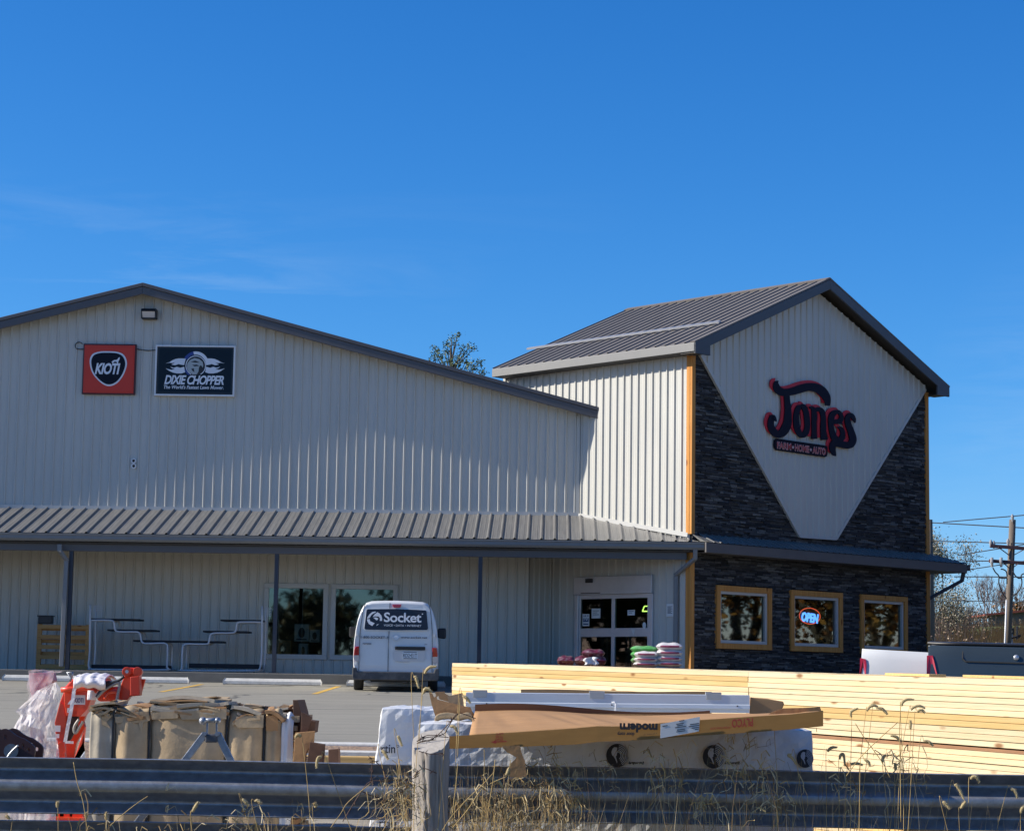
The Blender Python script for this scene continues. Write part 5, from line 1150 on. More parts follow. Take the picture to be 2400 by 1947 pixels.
# ================================================================ white wrapped packages
def wrapped(name,label,fr,W_,Dp,H_,nu=26,lean=0,seed=1,amp=.012,m='wrap',bulge=.02):
    """soft box in a frame at its front lower-left corner: u right, v up, n towards the viewer"""
    rn3=random.Random(seed); ph=[rn3.uniform(0,6.3) for _ in range(9)]
    mb=MB(); rr=.022
    def wob(a,b,c): return amp*(math.sin(a*9+ph[0]+3*math.sin(b*4+ph[4]))*.5+math.sin(b*13+ph[1]+a*5)*.35+math.sin((a+b+c)*23+ph[2])*.25+math.sin((a*2-b)*37+ph[3])*.2)
    def pos(x,y,z):      # x 0..W, y 0..H, z 0..-D, pushed to rounded box
        cx_=min(max(x,rr),W_-rr); cy_=min(max(y,0),H_-rr); cz_=min(max(z,-Dp+rr),-rr); d=Vector((x-cx_,y-cy_,z-cz_)); 
        if d.length>1e-9:
            d2=d.normalized()*min(d.length,rr); x,y,z=cx_+d2.x,cy_+d2.y,cz_+d2.z
        w_=wob(x,y,z); nrm=d.normalized() if d.length>1e-9 else Vector((0,0,1))
        x+=nrm.x*w_-lean*(y/H_)*(-1)*(1-x/W_); y+=nrm.y*w_+bulge*math.sin(math.pi*x/W_)*(y/H_)*.5*math.sin(math.pi*min(1,-z/Dp)); z+=nrm.z*w_
        hsh=math.sin(x*91.7+y*57.3+z*71.1+seed)*43758.5; hsh-=math.floor(hsh); hsh=(hsh-.5)*.011
        return fr.P(x+hsh*.5,y+hsh,z-abs(hsh)*.8)
    nx=max(10,int(W_/.05)); ny=int(H_/.05)+2; nz_=int(Dp/.05)+2
    mb.grid(lambda u,v:pos(W_*u,H_*v,0),nx,ny); mb.grid(lambda u,v:pos(W_*(1-u),H_*v,-Dp),nx,ny)
    mb.grid(lambda u,v:pos(0,H_*v,-Dp*(1-u)),nz_,ny); mb.grid(lambda u,v:pos(W_,H_*v,-Dp*u),nz_,ny); mb.grid(lambda u,v:pos(W_*u,H_,-Dp*v),nx,nz_)
    t=thing(name,label,'package',fr.P(W_/2,0,-Dp/2)); b=mb.build('wrapping',M[m],t,smooth=False)
    bm=__import__('bmesh').new(); bm.from_mesh(b.data); __import__('bmesh').ops.remove_doubles(bm,verts=bm.verts,dist=.012); bm.to_mesh(b.data); bm.free()
    return t
z5=lambda x,y:(850+x/4.266,1540+y/4.266)
# far package on the left
AYF=15.7; aL=atY(*z5(62,740),AYF); aTop=atY(*z5(300,510),AYF).z; gA=prof(AYF)+.05
pa=Fr((aL.x,AYF,gA),Vector((1,.05,0)))
tA=wrapped('wrapped_package','white plastic wrapped package with rtin lettering, left behind the fence post',pa,1.65,1.15,aTop-gA,seed=2,lean=.085,amp=.010)
# near long package
BYF=14.15; bL=atY(*z5(438,700),BYF); bR=atY(1908,1760,BYF); bTop=atY(*z5(700,655),BYF).z; gB=prof(BYF)+.05
pb=Fr((bL.x-.02,BYF,gB),(1,0,0)); WB=bR.x-bL.x+.02
tB=wrapped('wrapped_package','long white wrapped package with round head logos under the cardboard tray',pb,WB,1.1,bTop-gB,seed=5,lean=.09,amp=.009)
def on(fr,off,x,y): return fr.uv(x,y,off)
mb=MB(); 
for (x,y,h_) in ((100,950,0),):
    a=pa.uv(*z5(172,952),.03); a2=pa.uv(*z5(98,880),.03); b=pa.uv(*z5(340,945),.03); text_into(mb,'rtin',pa,a[0]+.01,a[1],(a2[1]-a[1])*1.25,width=b[0]-a[0]-.02,bold=.012,c=.040,ext=.003); mb.tube([pa.P(*pa.uv(*z5(352+11*math.cos(q/2),885+11*math.sin(q/2)),.03),.040) for q in range(14)],.002,4)
mb.build('printed_name',M['ink'],tA)
# second name lower down, seen under the rail
mb=MB(); a=pa.uv(*z5(165,1690),.03); b=pa.uv(*z5(335,1690),.03); a2=pa.uv(*z5(110,1620),.03); text_into(mb,'rtin',pa,a[0],a[1],(a2[1]-a[1])*1.2,width=b[0]-a[0],bold=.012,c=.040,ext=.003); mb.build('lower_printed_name',M['ink'],tA)
z6=lambda x,y:(1400+x/3.891,1640+y/3.891)
def headlogo(cx,cy,r,parent):
    c=.016
    f=lambda x,y: pb.uv(*z6(cx+x*r,cy-y*r),c)
    mb=MB(); mb2=MB()
    mb.prism(pb,[f(math.cos(a)*.99,math.sin(a)*1.08) for a in [2*math.pi*i/32 for i in range(32)]],c-.004,c)
    for k_,rr in enumerate((.90,.76,.62,.48,.34)):
        pts=[f(.05+(rr)*math.cos(R(a)),(rr*1.08)*math.sin(R(a))) for a in range(-62,88,8)]+[f(.05+(rr-.065)*math.cos(R(a)),((rr-.065)*1.08)*math.sin(R(a))) for a in range(82,-66,-8)]
        mb2.prism(pb,pts,c,c+.002)
    mb2.prism(pb,[f(*p) for p in [(-.42,.62),(-.25,.78),(.02,.74),(-.02,.45),(.05,.28),(-.02,.22),(-.03,.02),(-.12,-.06),(.02,-.55),(.0,-.72),(-.18,-.30),(-.30,-.10),(-.46,.05),(-.52,.30)]],c,c+.0025)
    o=mb.build('round_logo',M['ink'],parent); mb2.build('logo_print',M['wrapprint'],o)
M['wrapprint']=mat('logo_pale',(.50,.52,.58),.6)
for cx_,cy_,r_2 in ((180,505,100),(1060,515,100),(1895,532,78)): headlogo(cx_,cy_,r_2,tB)
for x in (285,1160):
    mb=MB(); sq=[]
    for i in range(34): sq.append(pb.P(*pb.uv(*z6(x+i*4.2,572+8*math.sin(i*2.1)+(10 if i%7==3 else 0)-(8 if i%5==2 else 0)),.016),.016))
    mb.tube(sq,.0028,4); mb.build('printed_script',M['ink'],tB)

# ================================================================ cardboard tray lying over the packages
TY=12.62
ft=[(1038.7,1725.2),(1100,1722),(1200,1716.5),(1349,1706.4),(1400,1701.7),(1470,1702.5),(1544,1695),(1636,1687.5),(1700,1683.5),(1772.7,1678.5),(1850,1674),(1929.4,1665.7)]
fbm=[(1038.7,1754.5),(1100,1752.5),(1200,1750),(1349,1744),(1400,1737.7),(1470,1735),(1546.5,1730),(1640,1723),(1700,1719.5),(1775,1714.5),(1850,1709),(1929.4,1701)]
T_=[atY(x,y,TY) for x,y in ft]; Bm=[atY(x,y,TY-.015) for x,y in fbm]
zback=atY(1400,1673,14.25).z
tr=thing('cardboard_tray','long open kraft cardboard carton with red and black print, laid over the packages','carton',(T_[5].x,13.6,T_[5].z-.1))
mb=MB(); n_=len(T_)
mb.add(T_+Bm+[p+Vector((0,.008,0)) for p in T_]+[p+Vector((0,.008,0)) for p in Bm],[(n_+i,n_+i+1,i+1,i) for i in range(n_-1)]+[(2*n_+i,2*n_+i+1,3*n_+i+1,3*n_+i) for i in range(n_-1)]+[(i,i+1,2*n_+i+1,2*n_+i) for i in range(n_-1)]+[(n_,0,2*n_,3*n_),(n_-1,2*n_-1,4*n_-1,3*n_-1)])
mb.build('front_flap',mat('kraft_shaded_side',(.27,.145,.045),.8,0,var=.08,vs=6,stretch=(1,1,6),spec=.2),tr)  # kraft darkened so the colour holds the shade on this face
# bottom sheet: from the flap's top edge back under the tracks, lightly buckled
xl=T_[0].x; xr=T_[-1].x
xq0=atY(1113,1668,14.55).x
def sheetp(u,v):
    i=1+u*(n_-2); k_=min(int(i),n_-2); f=i-k_; p=T_[k_]*(1-f)+T_[k_+1]*f
    q=Vector((xq0+(xr-.12-xq0)*u,14.55,zback+.012*math.sin(u*9)))
    w_=v; r=p*(1-w_)+q*w_; r.z+=.010*math.sin(u*38+v*3)*math.sin(math.pi*v)*.35+.006*math.sin(u*90+5*v)*math.sin(math.pi*v)*.4
    return r
mb=MB(); mb.grid(sheetp,60,16); mb.build('bottom_sheet',M['kraft'],tr,smooth=True,solid=.006)
mb=MB(); q0=Vector((xl+.3,14.60,zback+.0)); 
mb.grid(lambda u,v:Vector((xq0+(xr-.5-xq0)*u,14.56-.012*math.sin(u*7),zback-.0+(.035+.022*math.sin(u*5.5+.6))*v)),30,2); mb.build('inner_flap',mat('inner_card_shadowed',(.15,.065,.028),.85),tr,solid=.006)  # dark brown carries the shadow inside the tray as colour
bk0=atY(1090,1617,15.05); bk1=atY(1650,1625,15.05)
mb=MB(); mb.grid(lambda u,v:Vector((xl+.40+(xr-.45-xl-.40)*u,15.10,zback-.05+(bk0.z+.012+(.004*math.sin(u*8))-zback+.05)*v)),30,2); mb.build('back_flap',M['kraftdark'],tr,solid=.006)
# print on the flap: small frames follow the flap
def flapfr(px):
    i=max(0,min(n_-2,max(k_ for k_ in range(n_) if ft[k_][0]<=px)) ); return Fr(Vector(Bm[i]),T_[i+1]-T_[i])
def ftext(mb,s,px0,px1,py,hh,bold=.02,flip=True,shear=0,m=0):
    fr=flapfr(px0); a=fr.uv(px0,py,.004); b=fr.uv(px1,py,.004); w_=b[0]-a[0]; hv=hh/F0*TY
    f2=Fr(fr.P(a[0]+(w_ if flip else 0),a[1]+(hv if flip else 0),0),fr.u*(-1 if flip else 1),fr.v*(-1 if flip else 1))
    text_into(mb,s,f2,0,0,hv,width=w_,bold=bold,shear=shear,c=.006,ext=.002,m=m)
mb=MB(); ftext(mb,'PLYCO',1714,1764,1705.5,18,bold=.03); mb.build('red_name_print',M['red_ink'],tr); mb=MB(); ftext(mb,'INTERNATIONAL GROUP',1664,1711,1711,4.5,bold=.01); mb.build('small_red_print',M['red_ink'],tr); mb=MB()
for i_,w_ in enumerate(('LIFT','THIS','END')): ftext(mb,w_,1160,1178,1726.5+i_*6.5,4.6,bold=.03)
fr=flapfr(1160); a=fr.uv(1150,1742,.006); b=fr.uv(1187,1741.5,.006); mb.prism(fr,[(a[0],a[1]),(a[0]+.03,a[1]+.010),(a[0]+.03,a[1]+.003),(b[0],a[1]+.003),(b[0],a[1]-.003),(a[0]+.03,a[1]-.003),(a[0]+.03,a[1]-.010)],.004,.007)
mb.build('red_print',M['red_ink'],tr)
mb=MB(); ftext(mb,'modern',1452,1541,1714.5,19,bold=.05); ftext(mb,'door corp',1447,1487,1724,8,bold=.04); ftext(mb,'a division of',1508,1540,1727,2,bold=.01)
mb.build('black_print',M['ink'],tr)
fr=flapfr(1560); pts=[fr.uv(x,y,.006) for x,y in ((1545,1696),(1637,1688),(1638,1722),(1547.5,1729.5))]
mb=MB(); mb.prism(fr,pts,.006,.009,0)
for i_,(x0,x1,y) in enumerate(((1588,1600,1692.5),(1582,1600,1699),(1584,1598,1703),(1615,1636,1703),(1612,1637,1707.5),(1580,1606,1707),(1585,1604,1713),(1620,1637,1712),(1584,1605,1717),(1628,1637,1716),(1550,1562,1701))):
    a=fr.uv(x0,y,.009); b=fr.uv(x1,y-.8,.009); mb.prism(fr,[a,(b[0],b[1]),(b[0],b[1]-.004),(a[0],a[1]-.004)],.009,.0102,1)
mb.build('shipping_label',[M['paper'],M['ink']],tr)
# right end: folded corner pieces
P1=[atY(x,y,13.4) for x,y in ((1800,1672),(1830,1660),(1922,1655.5),(1926,1666),(1860,1673))]
mb=MB(); fr=Fr(atY(1800,1672,13.0),(1,0,0)); mb.prism(fr,[fr.uv(x,y) for x,y in ((1795,1676),(1812,1667),(1836,1659),(1880,1658),(1922,1656),(1926,1668),(1926,1672),(1800,1682))],-.01,.0); mb.build('end_flap',M['kraft'],tr)
mb=MB(); fr=Fr(atY(1758,1640,14.9),(1,0,0)); mb.prism(fr,[fr.uv(x,y) for x,y in ((1759,1633),(1800,1637),(1836,1643),(1838,1650),(1834,1660),(1815,1668),(1795,1676),(1757,1677))],-.30,.0); mb.build('corner_box',M['kraftdark'],tr,bevel=.006)
# the flap that hangs over the rail
mb=MB(); h0=[atY(*z5(x,y),TY-.02) for x,y in ((1400,885),(1570,885),(1600,985),(1620,1030),(1640,1185),(1560,1200),(1470,1190),(1475,1060),(1530,1000),(1440,950))]
fr=Fr(atY(*z5(1520,1000),TY-.02),(1,0,0)); mb.prism(fr,[fr.uv(*z5(x,y)) for x,y in ((1385,885),(1570,880),(1598,980),(1622,1030),(1640,1185),(1560,1200),(1470,1190),(1478,1062),(1540,1000),(1440,945))],-.006,.0); mb.build('hanging_flap',M['kraft'],tr)
# torn end at the left
t=thing('torn_carton_end','small torn kraft carton end sitting on the near white package','carton',atY(*z5(850,600),14.3))
fr=Fr(atY(*z5(800,500),14.45),(1,0,0)); 
mb=MB(); mb.prism(fr,[fr.uv(*z5(x,y)) for x,y in ((662,345),(690,350),(715,400),(735,385),(745,420),(830,440),(985,480),(1075,500),(1100,560),(1030,600),(725,585),(690,470))],-.008,.0); mb.build('side_panel',M['kraft'],t)
mb=MB(); mb.prism(fr,[fr.uv(*z5(x,y)) for x,y in ((835,390),(985,355),(1000,490),(930,520),(850,450))],-.22,-.16); mb.build('bent_panel',M['kraftpale'],t)
mb=MB(); mb.prism(fr,[fr.uv(*z5(x,y)) for x,y in ((700,345),(800,340),(800,360),(860,395),(850,450),(745,420),(735,385),(715,400))],-.30,-.28); mb.build('back_panel',M['kraftdark'],t)
mb=MB(); ctr=[fr.uv(*z5(x,y)) for x,y in ((725,590),(760,550),(850,535),(960,550),(1060,535),(1110,580),(1130,640))]
P_=smoothpts([(a,b,0) for a,b in ctr],5); mb.grid(lambda u,v:fr.P(P_[int(u*(len(P_)-1))][0],P_[int(u*(len(P_)-1))][1]-.045*math.sin(math.pi*v)-.01*v,.03-.20*(1-v)+.05*math.sin(math.pi*v)),len(P_)-1,6); mb.build('rolled_edge',M['kraftpale'],t,smooth=True,solid=.006)
mb=MB(); mb.prism(fr,[fr.uv(*z5(x,y)) for x,y in ((1030,500),(1075,495),(1140,640),(1120,670),(1085,600))],-.03,-.02); mb.build('loose_strip',M['kraft'],t)
# aluminium door track in the tray
KY=14.75; l0=atY(1092,1623,KY); l1=atY(1757,1629.5,KY)
dk=Vector(l1-l0); F_=Fr(l0,dk); LK=dk.length; hK=(1665-1625)/F0*KY
t=thing('door_track','long white aluminium door track with clips lying in the cardboard tray','door track',F_.P(LK/2,-hK,0))
prk=[(0,.0),(.0,-.058),(.012,-.062),(.014,-.085),(-.01,-.088),(-.012,-.112),(-.16,-.112),(-.16,-.0),(-.15,.004)]
prk=[(c,b*hK/.112) for c,b in prk]
m_=len(prk); mb=MB(); mb.add([F_.P(0,b,c) for c,b in prk]+[F_.P(LK,b,c) for c,b in prk],[tuple(range(m_))]+[tuple(range(2*m_-1,m_-1,-1))]+[(i,m_+i,m_+(i+1)%m_,(i+1)%m_) for i in range(m_)]); mb.build('track_body',mat('white_anodised',(.56,.60,.64),.35,.1,var=.05,vs=3),t)
for x0,x1 in ((1108,1142),(1381,1417),(1654,1691)):
    a=F_.uv(x0,1620)[0]; b=F_.uv(x1,1620)[0]; mb=MB(); mb.fbox(F_,a,b,.002,.020,-.05,.004); mb.fbox(F_,a+.003,b-.003,-.028,.004,.001,.004); mb.build('clip',mat('clip_grey',(.42,.44,.44),.4,.3),t,bevel=.002)
a=F_.uv(1441,1640)[0]; mb=MB(); mb.tube([F_.P(a-.02,-.052*hK/.112,.02),F_.P(a+.0,-.050*hK/.112,.03),F_.P(a+.006,-.06*hK/.112,.03),F_.P(a+.004,-.115*hK/.112,.03)],.005,6); mb.build('lift_hook',M['white'],t)
mb=MB(); 
for px in (1141,1434,1728): a=F_.uv(px,1648)[0]; mb.cyl(F_.P(a,-.068*hK/.112,.01),F_.P(a,-.068*hK/.112,.018),.005,8)
mb.build('rivet',M['ink'],t)

# ================================================================ bale of flattened cardboard
QY=17.0
def qd(x,y,Y=QY): return atY(x*D,y*D,Y)
bl_=qd(187,1560); br_=qd(612,1560); zt_=qd(400,1482).z; zg=prof(QY)+.02; Hb=zt_-zg
t=thing('cardboard_bale','big strapped bale of flattened cardboard with a layered ragged top','cardboard bale',((bl_.x+br_.x)/2,QY+.5,zg))
rb=random.Random(21)
segs=[(187,236,'cardgrey'),(240,310,'kraftpale'),(315,473,'kraftpale'),(477,551,'kraftpale'),(555,588,'kraftpale'),(588,612,'paper')]
for i,(x0,x1,m) in enumerate(segs):
    a=qd(x0,1560).x; b=qd(x1,1560).x; hb=(zt_-.0 if i not in (5,) else zt_-.03); bu=.05 if i in (1,2,3) else .02; 
    def fn(u,v,a=a,b=b,hb=hb,bu=bu,i=i):
        y=QY-bu*math.sin(math.pi*min(1,max(0,u)))**.6*(math.sin(math.pi*min(1,.12+v*.83)))**.5
        y+=.006*math.sin(u*11+i)+.004*math.sin(v*23+i*2+u*6)
        top=hb+.015*math.sin(u*math.pi)-.01*math.sin(u*9+i)
        return Vector((a+(b-a)*u,y+(.05*max(0,v-.93)/.07),zg+(top-zg)*v))
    MB().grid(fn,18,22).build('front_sheet',M[m],t,smooth=True,solid=.006)
# torn sheets pressed over the front
for (p,m,c_) in (([(240,1497),(312,1493),(313,1505),(300,1509),(296,1535),(289,1509),(242,1510)],'kraftpale',.035),([(315,1488),(372,1486),(372,1500),(318,1503)],'kraftpale',.06),([(372,1487),(473,1480),(473,1502),(380,1503)],'kraftpale',.055),
   ([(494,1497),(551,1493),(550,1520),(497,1520),(490,1512)],'kraftpale',.055),([(556,1495),(581,1493),(581,1526),(556,1526)],'kraft',.03),([(212,1496),(236,1494),(222,1508),(232,1522),(214,1514)],'kraftpale',.03),([(265,1500),(300,1495),(297,1502),(268,1506)],'kraft',.05)):
    fr=Fr((0,QY-c_,0),(1,0,0)); MB().prism(fr,[fr.uv(x*D,y*D) for x,y in p],-.006,0).build('torn_sheet',M[m],t)
# body of the bale, sheets on edge at the sides
MB().box((bl_.x+.01,QY+.01,zg),(br_.x-.01,QY+1.05,zt_-.04)).build('pressed_core',M['cardgrey'],t)
for k_ in range(14):
    z=zg+.03+k_*(Hb-.05)/14; MB().box((br_.x-.02,QY+rb.uniform(.01,.06),z),(br_.x+rb.uniform(.0,.04),QY+1.0,z+rb.uniform(.02,.05))).build('edge_layer',M[rb.choice(('kraftdark','kraftpale','kraft'))],t)
# top layers
for k_ in range(96):
    sg=rb.choice((0,1,2,2,2,3,4)); x0,x1=[(187,238),(240,313),(313,475),(475,553),(553,606)][sg]
    a=qd(x0,1560).x; b=qd(x1,1560).x; w_=b-a; u0=rb.uniform(-.03,.35); u1=rb.uniform(.6,1.03); y0=rb.uniform(0,.7) if k_>62 else rb.uniform(-.06,.02); y1=y0+rb.uniform(.15,.4)
    lift=.0+ (.075 if sg==2 else .05)*rb.random()+(.035 if sg==2 else .005); tilt=rb.uniform(-.035,.035); ty=rb.uniform(-.02,.03); bend=rb.uniform(-.02,.03)
    z0=zt_-.03+lift-(rb.uniform(0,.085) if k_<=62 else 0); ang=rb.uniform(-.25,.25)
    ca,sa=math.cos(ang),math.sin(ang)
    def fn(u,v):
        x=(u0+(u1-u0)*u-.5)*w_; y=(y1-y0)*(v-.5); return Vector((a+w_/2+x*ca-y*sa*.4,QY+(y0+y1)/2+x*sa*.5+y*ca,z0+tilt*(u-.5)*2+ty*(v-.5)+bend*math.sin(math.pi*u)))
    MB().grid(fn,6,3).build('cardboard_layer',M[rb.choice(('kraftpale','kraftpale','kraft','kraftdark','cardgrey','kraftpale'))],t,solid=rb.choice((.008,.016,.026)))
# black straps in the creases
for x in (237.5,313,475,553):
    a=qd(x,1500).x; b=qd(x-2,1590).x; mb=MB(); mb.bar((b,QY-.012,zg),(a,QY-.012,zt_+.01),.011,.012); mb.bar((a,QY-.012,zt_+.012),(a,QY+1.0,zt_+.02),.016,.006); mb.build('strap',M['black'],t)
# loose pieces beside the bale
def loose(pts,Y,th,m,label,name='cardboard_piece'):
    fr=Fr((0,Y,0),(1,0,0)); q=[fr.uv(x*D,y*D) for x,y in pts]; tag(MB().prism(fr,q,-th,0).build(name,M[m],bevel=.003),label,'cardboard','loose cardboard beside the bale')
M['cardbrown']=mat('dark_brown_card',(.10,.05,.03),.85,var=.2,vs=9)
loose([(612,1462),(622,1462),(630,1490),(632,1540),(614,1545)],QY+.1,.5,'cardbrown','dark brown cardboard slab upright against the right end of the bale')
loose([(630,1487),(652,1498),(642,1530),(628,1535)],QY-.1,.03,'cardbrown','small tilted dark cardboard piece high beside the bale')
loose([(645,1504),(660,1506),(657,1530),(640,1535)],QY-.05,.25,'cardbrown','dark box flap leaning right of the tilted piece')
loose([(617,1530),(657,1527),(655,1550),(640,1572),(638,1594),(612,1594)],QY-.15,.05,'kraft','kraft cardboard sheet standing at the right foot of the bale')
loose([(648,1550),(677,1555),(674,1600),(640,1600)],QY-.2,.12,'cardbrown','dark brown carton standing right of the kraft sheet')
loose([(686,1566),(707,1564),(708,1600),(686,1600)],QY-.3,.15,'cardbrown','lone dark carton farthest right of the bale')
# sawn timbers on the concrete right of the bale
a=atY(690*D,1583*D,22.7).x; b=atY(870*D,1583*D,22.7).x; zo_=atY(800,1771,22.7).z; zs_=atY(800,1759,24.2).z
tag(MB().box((a-.4,22.6,prof(22.7)-.01),(b+.2,22.85,zo_)).build('timber_beam',M['pine'][2],bevel=.01),'orange toned sawn timber lying on the concrete beyond the rail','timber')
tag(MB().box((a-.6,24.0,prof(24)-.02),(b+.9,24.5,zs_)).build('concrete_slab',M['concwhite'],bevel=.01),'pale concrete slab lying between the kerb and the sawn timber','slab')

# ================================================================ folding hitch stand before the bale
HY=14.6; h4=lambda x,y:atY(400+x/4.266,1540+y/4.266,HY)
t=thing('tow_stand','galvanised A shaped tow bar stand with two splayed legs before the bale','tow bar',Vector((h4(400,1000).x,HY,prof(HY))))
mb=MB(); mb.cyl(h4(318,632),h4(478,625),.016,12); mb.sphere(h4(322,634),.026); mb.sphere(h4(470,630),.022); mb.build('cross_pin',M['galv'],t,smooth=True)
for x in (368,460): MB().bar(h4(x,640),h4(x-4 if x<400 else x,770),.012,.012).build('upright_rod',M['galv'],t)
mb=MB(); mb.hexa([h4(350,850)+Vector((0,-.03,0)),h4(470,850)+Vector((0,-.03,0)),h4(470,850)+Vector((0,.05,0)),h4(350,850)+Vector((0,.05,0)),h4(350,768)+Vector((0,-.03,0)),h4(470,768)+Vector((0,-.03,0)),h4(470,768)+Vector((0,.05,0)),h4(350,768)+Vector((0,.05,0))]); mb.build('pivot_block',mat('dark_steel',(.10,.10,.105),.5,.5,var=.2,vs=20),t,bevel=.008)
for (x0,y0,x1,y1) in ((345,765,135,1040),(472,765,605,1040)):
    p=h4(x0,y0); q=h4(x1,y1); dd=q-p; k_=(p.z-(prof(HY)+.01))/(-dd.z); q=p+dd*k_
    mb=MB(); mb.bar(p,q,.045,.03,up=(0,1,0)); mb.build('leg',M['galv'],t,bevel=.004)
    MB().cyl(p+Vector((0,-.045,0)),p+Vector((0,.045,0)),.014,10).build('leg_bolt',M['galv'],t)

# ================================================================ red loader arms
EY2=17.9; ER=lambda x,y,Y=EY2: atY(x/4.266,1540+y/4.266,Y)
def plate_px(pts,Y,th,m,name,parent,holes=(),bev=.006):
    fr=Fr((0,Y,0),(1,0,0)); q=[fr.uv(x/4.266,1540+y/4.266) for x,y in pts]; hs=[[fr.uv(x/4.266,1540+y/4.266) for x,y in h] for h in holes]
    mb=MB()
    if hs: plate_into(mb,fr,q,hs,-th,0)
    else: mb.prism(fr,q,-th,0)
    return mb.build(name,m,parent,bevel=bev if not hs else 0)
OR=M['orange']
t=thing('loader_attachment','orange red tractor loader attachment with KIOTI decal standing beside the bale','loader',ER(720,1040)); t.location.z=prof(EY2); bpy.context.view_layer.update()
gpx=1290
plate_px([(640,335),(900,325),(960,345),(915,440),(880,520),(835,640),(850,700),(760,860),(735,1040),(600,1040),(560,990),(575,830),(545,650),(600,440)],EY2+.30,.06,OR,'rear_plate',t)
plate_px([(640,335),(930,325),(905,430),(870,520),(800,590),(660,585),(640,470)],EY2,.22,OR,'front_panel',t)
plate_px([(612,312),(640,300),(720,215),(1040,205),(1060,300),(960,345),(640,338)],EY2-.02,.30,OR,'hood',t,bev=.02)
mb=MB(); mb.tube([ER(612,325,EY2-.05),ER(700,318,EY2-.05),ER(850,310,EY2-.05),ER(970,335,EY2-.05)],.022,8); mb.build('front_lip',OR,t,smooth=True)
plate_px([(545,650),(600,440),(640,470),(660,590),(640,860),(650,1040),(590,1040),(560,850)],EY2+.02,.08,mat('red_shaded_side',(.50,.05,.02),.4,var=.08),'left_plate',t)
plate_px([(660,580),(790,570),(770,700),(700,830),(650,840)],EY2+.12,.04,M['black'],'recess',t)
plate_px([(1245,175),(1260,110),(1300,100),(1400,110),(1412,150),(1395,180),(1400,380),(1300,390),(1260,440),(1180,440),(1200,300)],EY2-.05,.10,OR,'tower_plate',t)
plate_px([(1395,215),(1455,215),(1405,385),(1390,385)],EY2+.06,.03,OR,'gusset_plate',t)
plate_px([(1300,195),(1390,185),(1395,380),(1300,385)],EY2-.155,.012,mat('deep_red_plate',(.55,.04,.012),.45),'inner_web',t)
for x in (1268,1375): MB().cyl(ER(x,142,EY2-.12),ER(x,142,EY2+.08),.038,18).build('pin_boss',OR,t,smooth=False,bevel=.004)
MB().cyl(ER(1268,142,EY2-.14),ER(1268,142,EY2-.10),.014,10).build('pivot_pin',M['alu'],t)
mb=MB(); A=[(960,400),(1010,340),(1080,300),(1150,290),(1230,300),(1270,360),(1250,440),(1160,440),(980,440)]
plate_px(A,EY2+.03,.14,OR,'boom_arm',t,bev=.02)
mb=MB(); fr=Fr((0,EY2-.08,0),(1,0,0)); pts=[fr.uv(x/4.266,1540+y/4.266) for x,y in smoothpts([(1050,420),(1080,360),(1130,340),(1170,350),(1180,420)],4)]; mb.tube([fr.P(a,b,0) for a,b in pts],.016,8); mb.build('curved_rib',OR,t,smooth=True)
plate_px([(1040,240),(1095,230),(1115,270),(1085,305),(1050,290)],EY2-.06,.10,M['black'],'hose_coupler',t)
for L_ in ([(960,395),(1020,320),(1100,260),(1180,235),(1240,190)],[(970,400),(1040,330),(1110,285),(1170,255),(1190,260),(1192,300),(1180,360),(1165,440)],[(790,620),(750,680),(740,730),(760,755),(800,690),(830,640)]):
    mb=MB(); mb.tube([tuple(ER(x,y,EY2-.11)) for x,y in smoothpts(L_,5)],.012,8); mb.build('hydraulic_hose',mat('hose_grey',(.30,.27,.24),.5,.2) if L_[0][0]!=960 else M['black'],t,smooth=True)
plate_px([(850,690),(830,860),(790,960),(735,1040),(860,1040),(856,940)][:5]+[(730,1040)],EY2-.12,.06,OR,'lower_arm',t)
plate_px([(800,1000),(850,930),(858,1000),(830,1030)],EY2-.14,.03,M['alu'],'pivot_cap',t)
for i_ in range(4): MB().cyl(ER(610+8*(i_%2),880+i_*45,EY2-.08),ER(610+8*(i_%2),880+i_*45,EY2+.02),.03,12).build('valve_fitting',OR,t,bevel=.004)
# legs down to the ground
for x in (615,700,800,560): 
    p=ER(x,1030,EY2+.15); MB().box((p.x-.05,EY2+.08,prof(EY2)),(p.x+.05,EY2+.22,p.z+.02)).build('support_leg',OR,t)
MB().box((ER(540,1040).x,EY2-.1,prof(EY2)),(ER(860,1040).x,EY2+.5,prof(EY2)+.06)).build('base_frame',OR,t)
# decals
fr=Fr((0,EY2,0),(1,0,0)); zq=lambda x,y: fr.uv(x/4.266,1540+y/4.266)
a=zq(738,458); b=zq(852,458); h=zq(738,388)[1]-a[1]; mb=MB(); mb.prism(fr,[zq(675,468),(zq(700,430)),zq(725,420),zq(725,468)],.001,.003); mb.prism(fr,[(a[0],a[1]-.01),(b[0],a[1]-.01),(b[0],a[1]+h+.01),(a[0],a[1]+h+.01)],.001,.003); d_=mb.build('decal',M['paper'],t)
mb=MB(); text_into(mb,'KIOTI',fr,a[0]+.006,a[1]+.006,h-.02,width=b[0]-a[0]-.02,bold=.02,c=.005,ext=.002); mb.build('decal_lettering',mat('decal_navy',(.05,.02,.12),.5),d_)
a=zq(672,552); b=zq(712,552); h=zq(672,505)[1]-a[1]; mb=MB(); mb.prism(fr,[(a[0],a[1]),(b[0],a[1]),(b[0],a[1]+h),(a[0],a[1]+h)],.001,.003); mb.build('model_decal',M['paper'],t); mb=MB(); text_into(mb,'2',fr,a[0]+.01,a[1]+.01,h-.03,bold=.03,c=.005,ext=.002); mb.build('model_number',M['ink'],t)
fr=Fr((0,EY2+.02,0),(1,0,0))
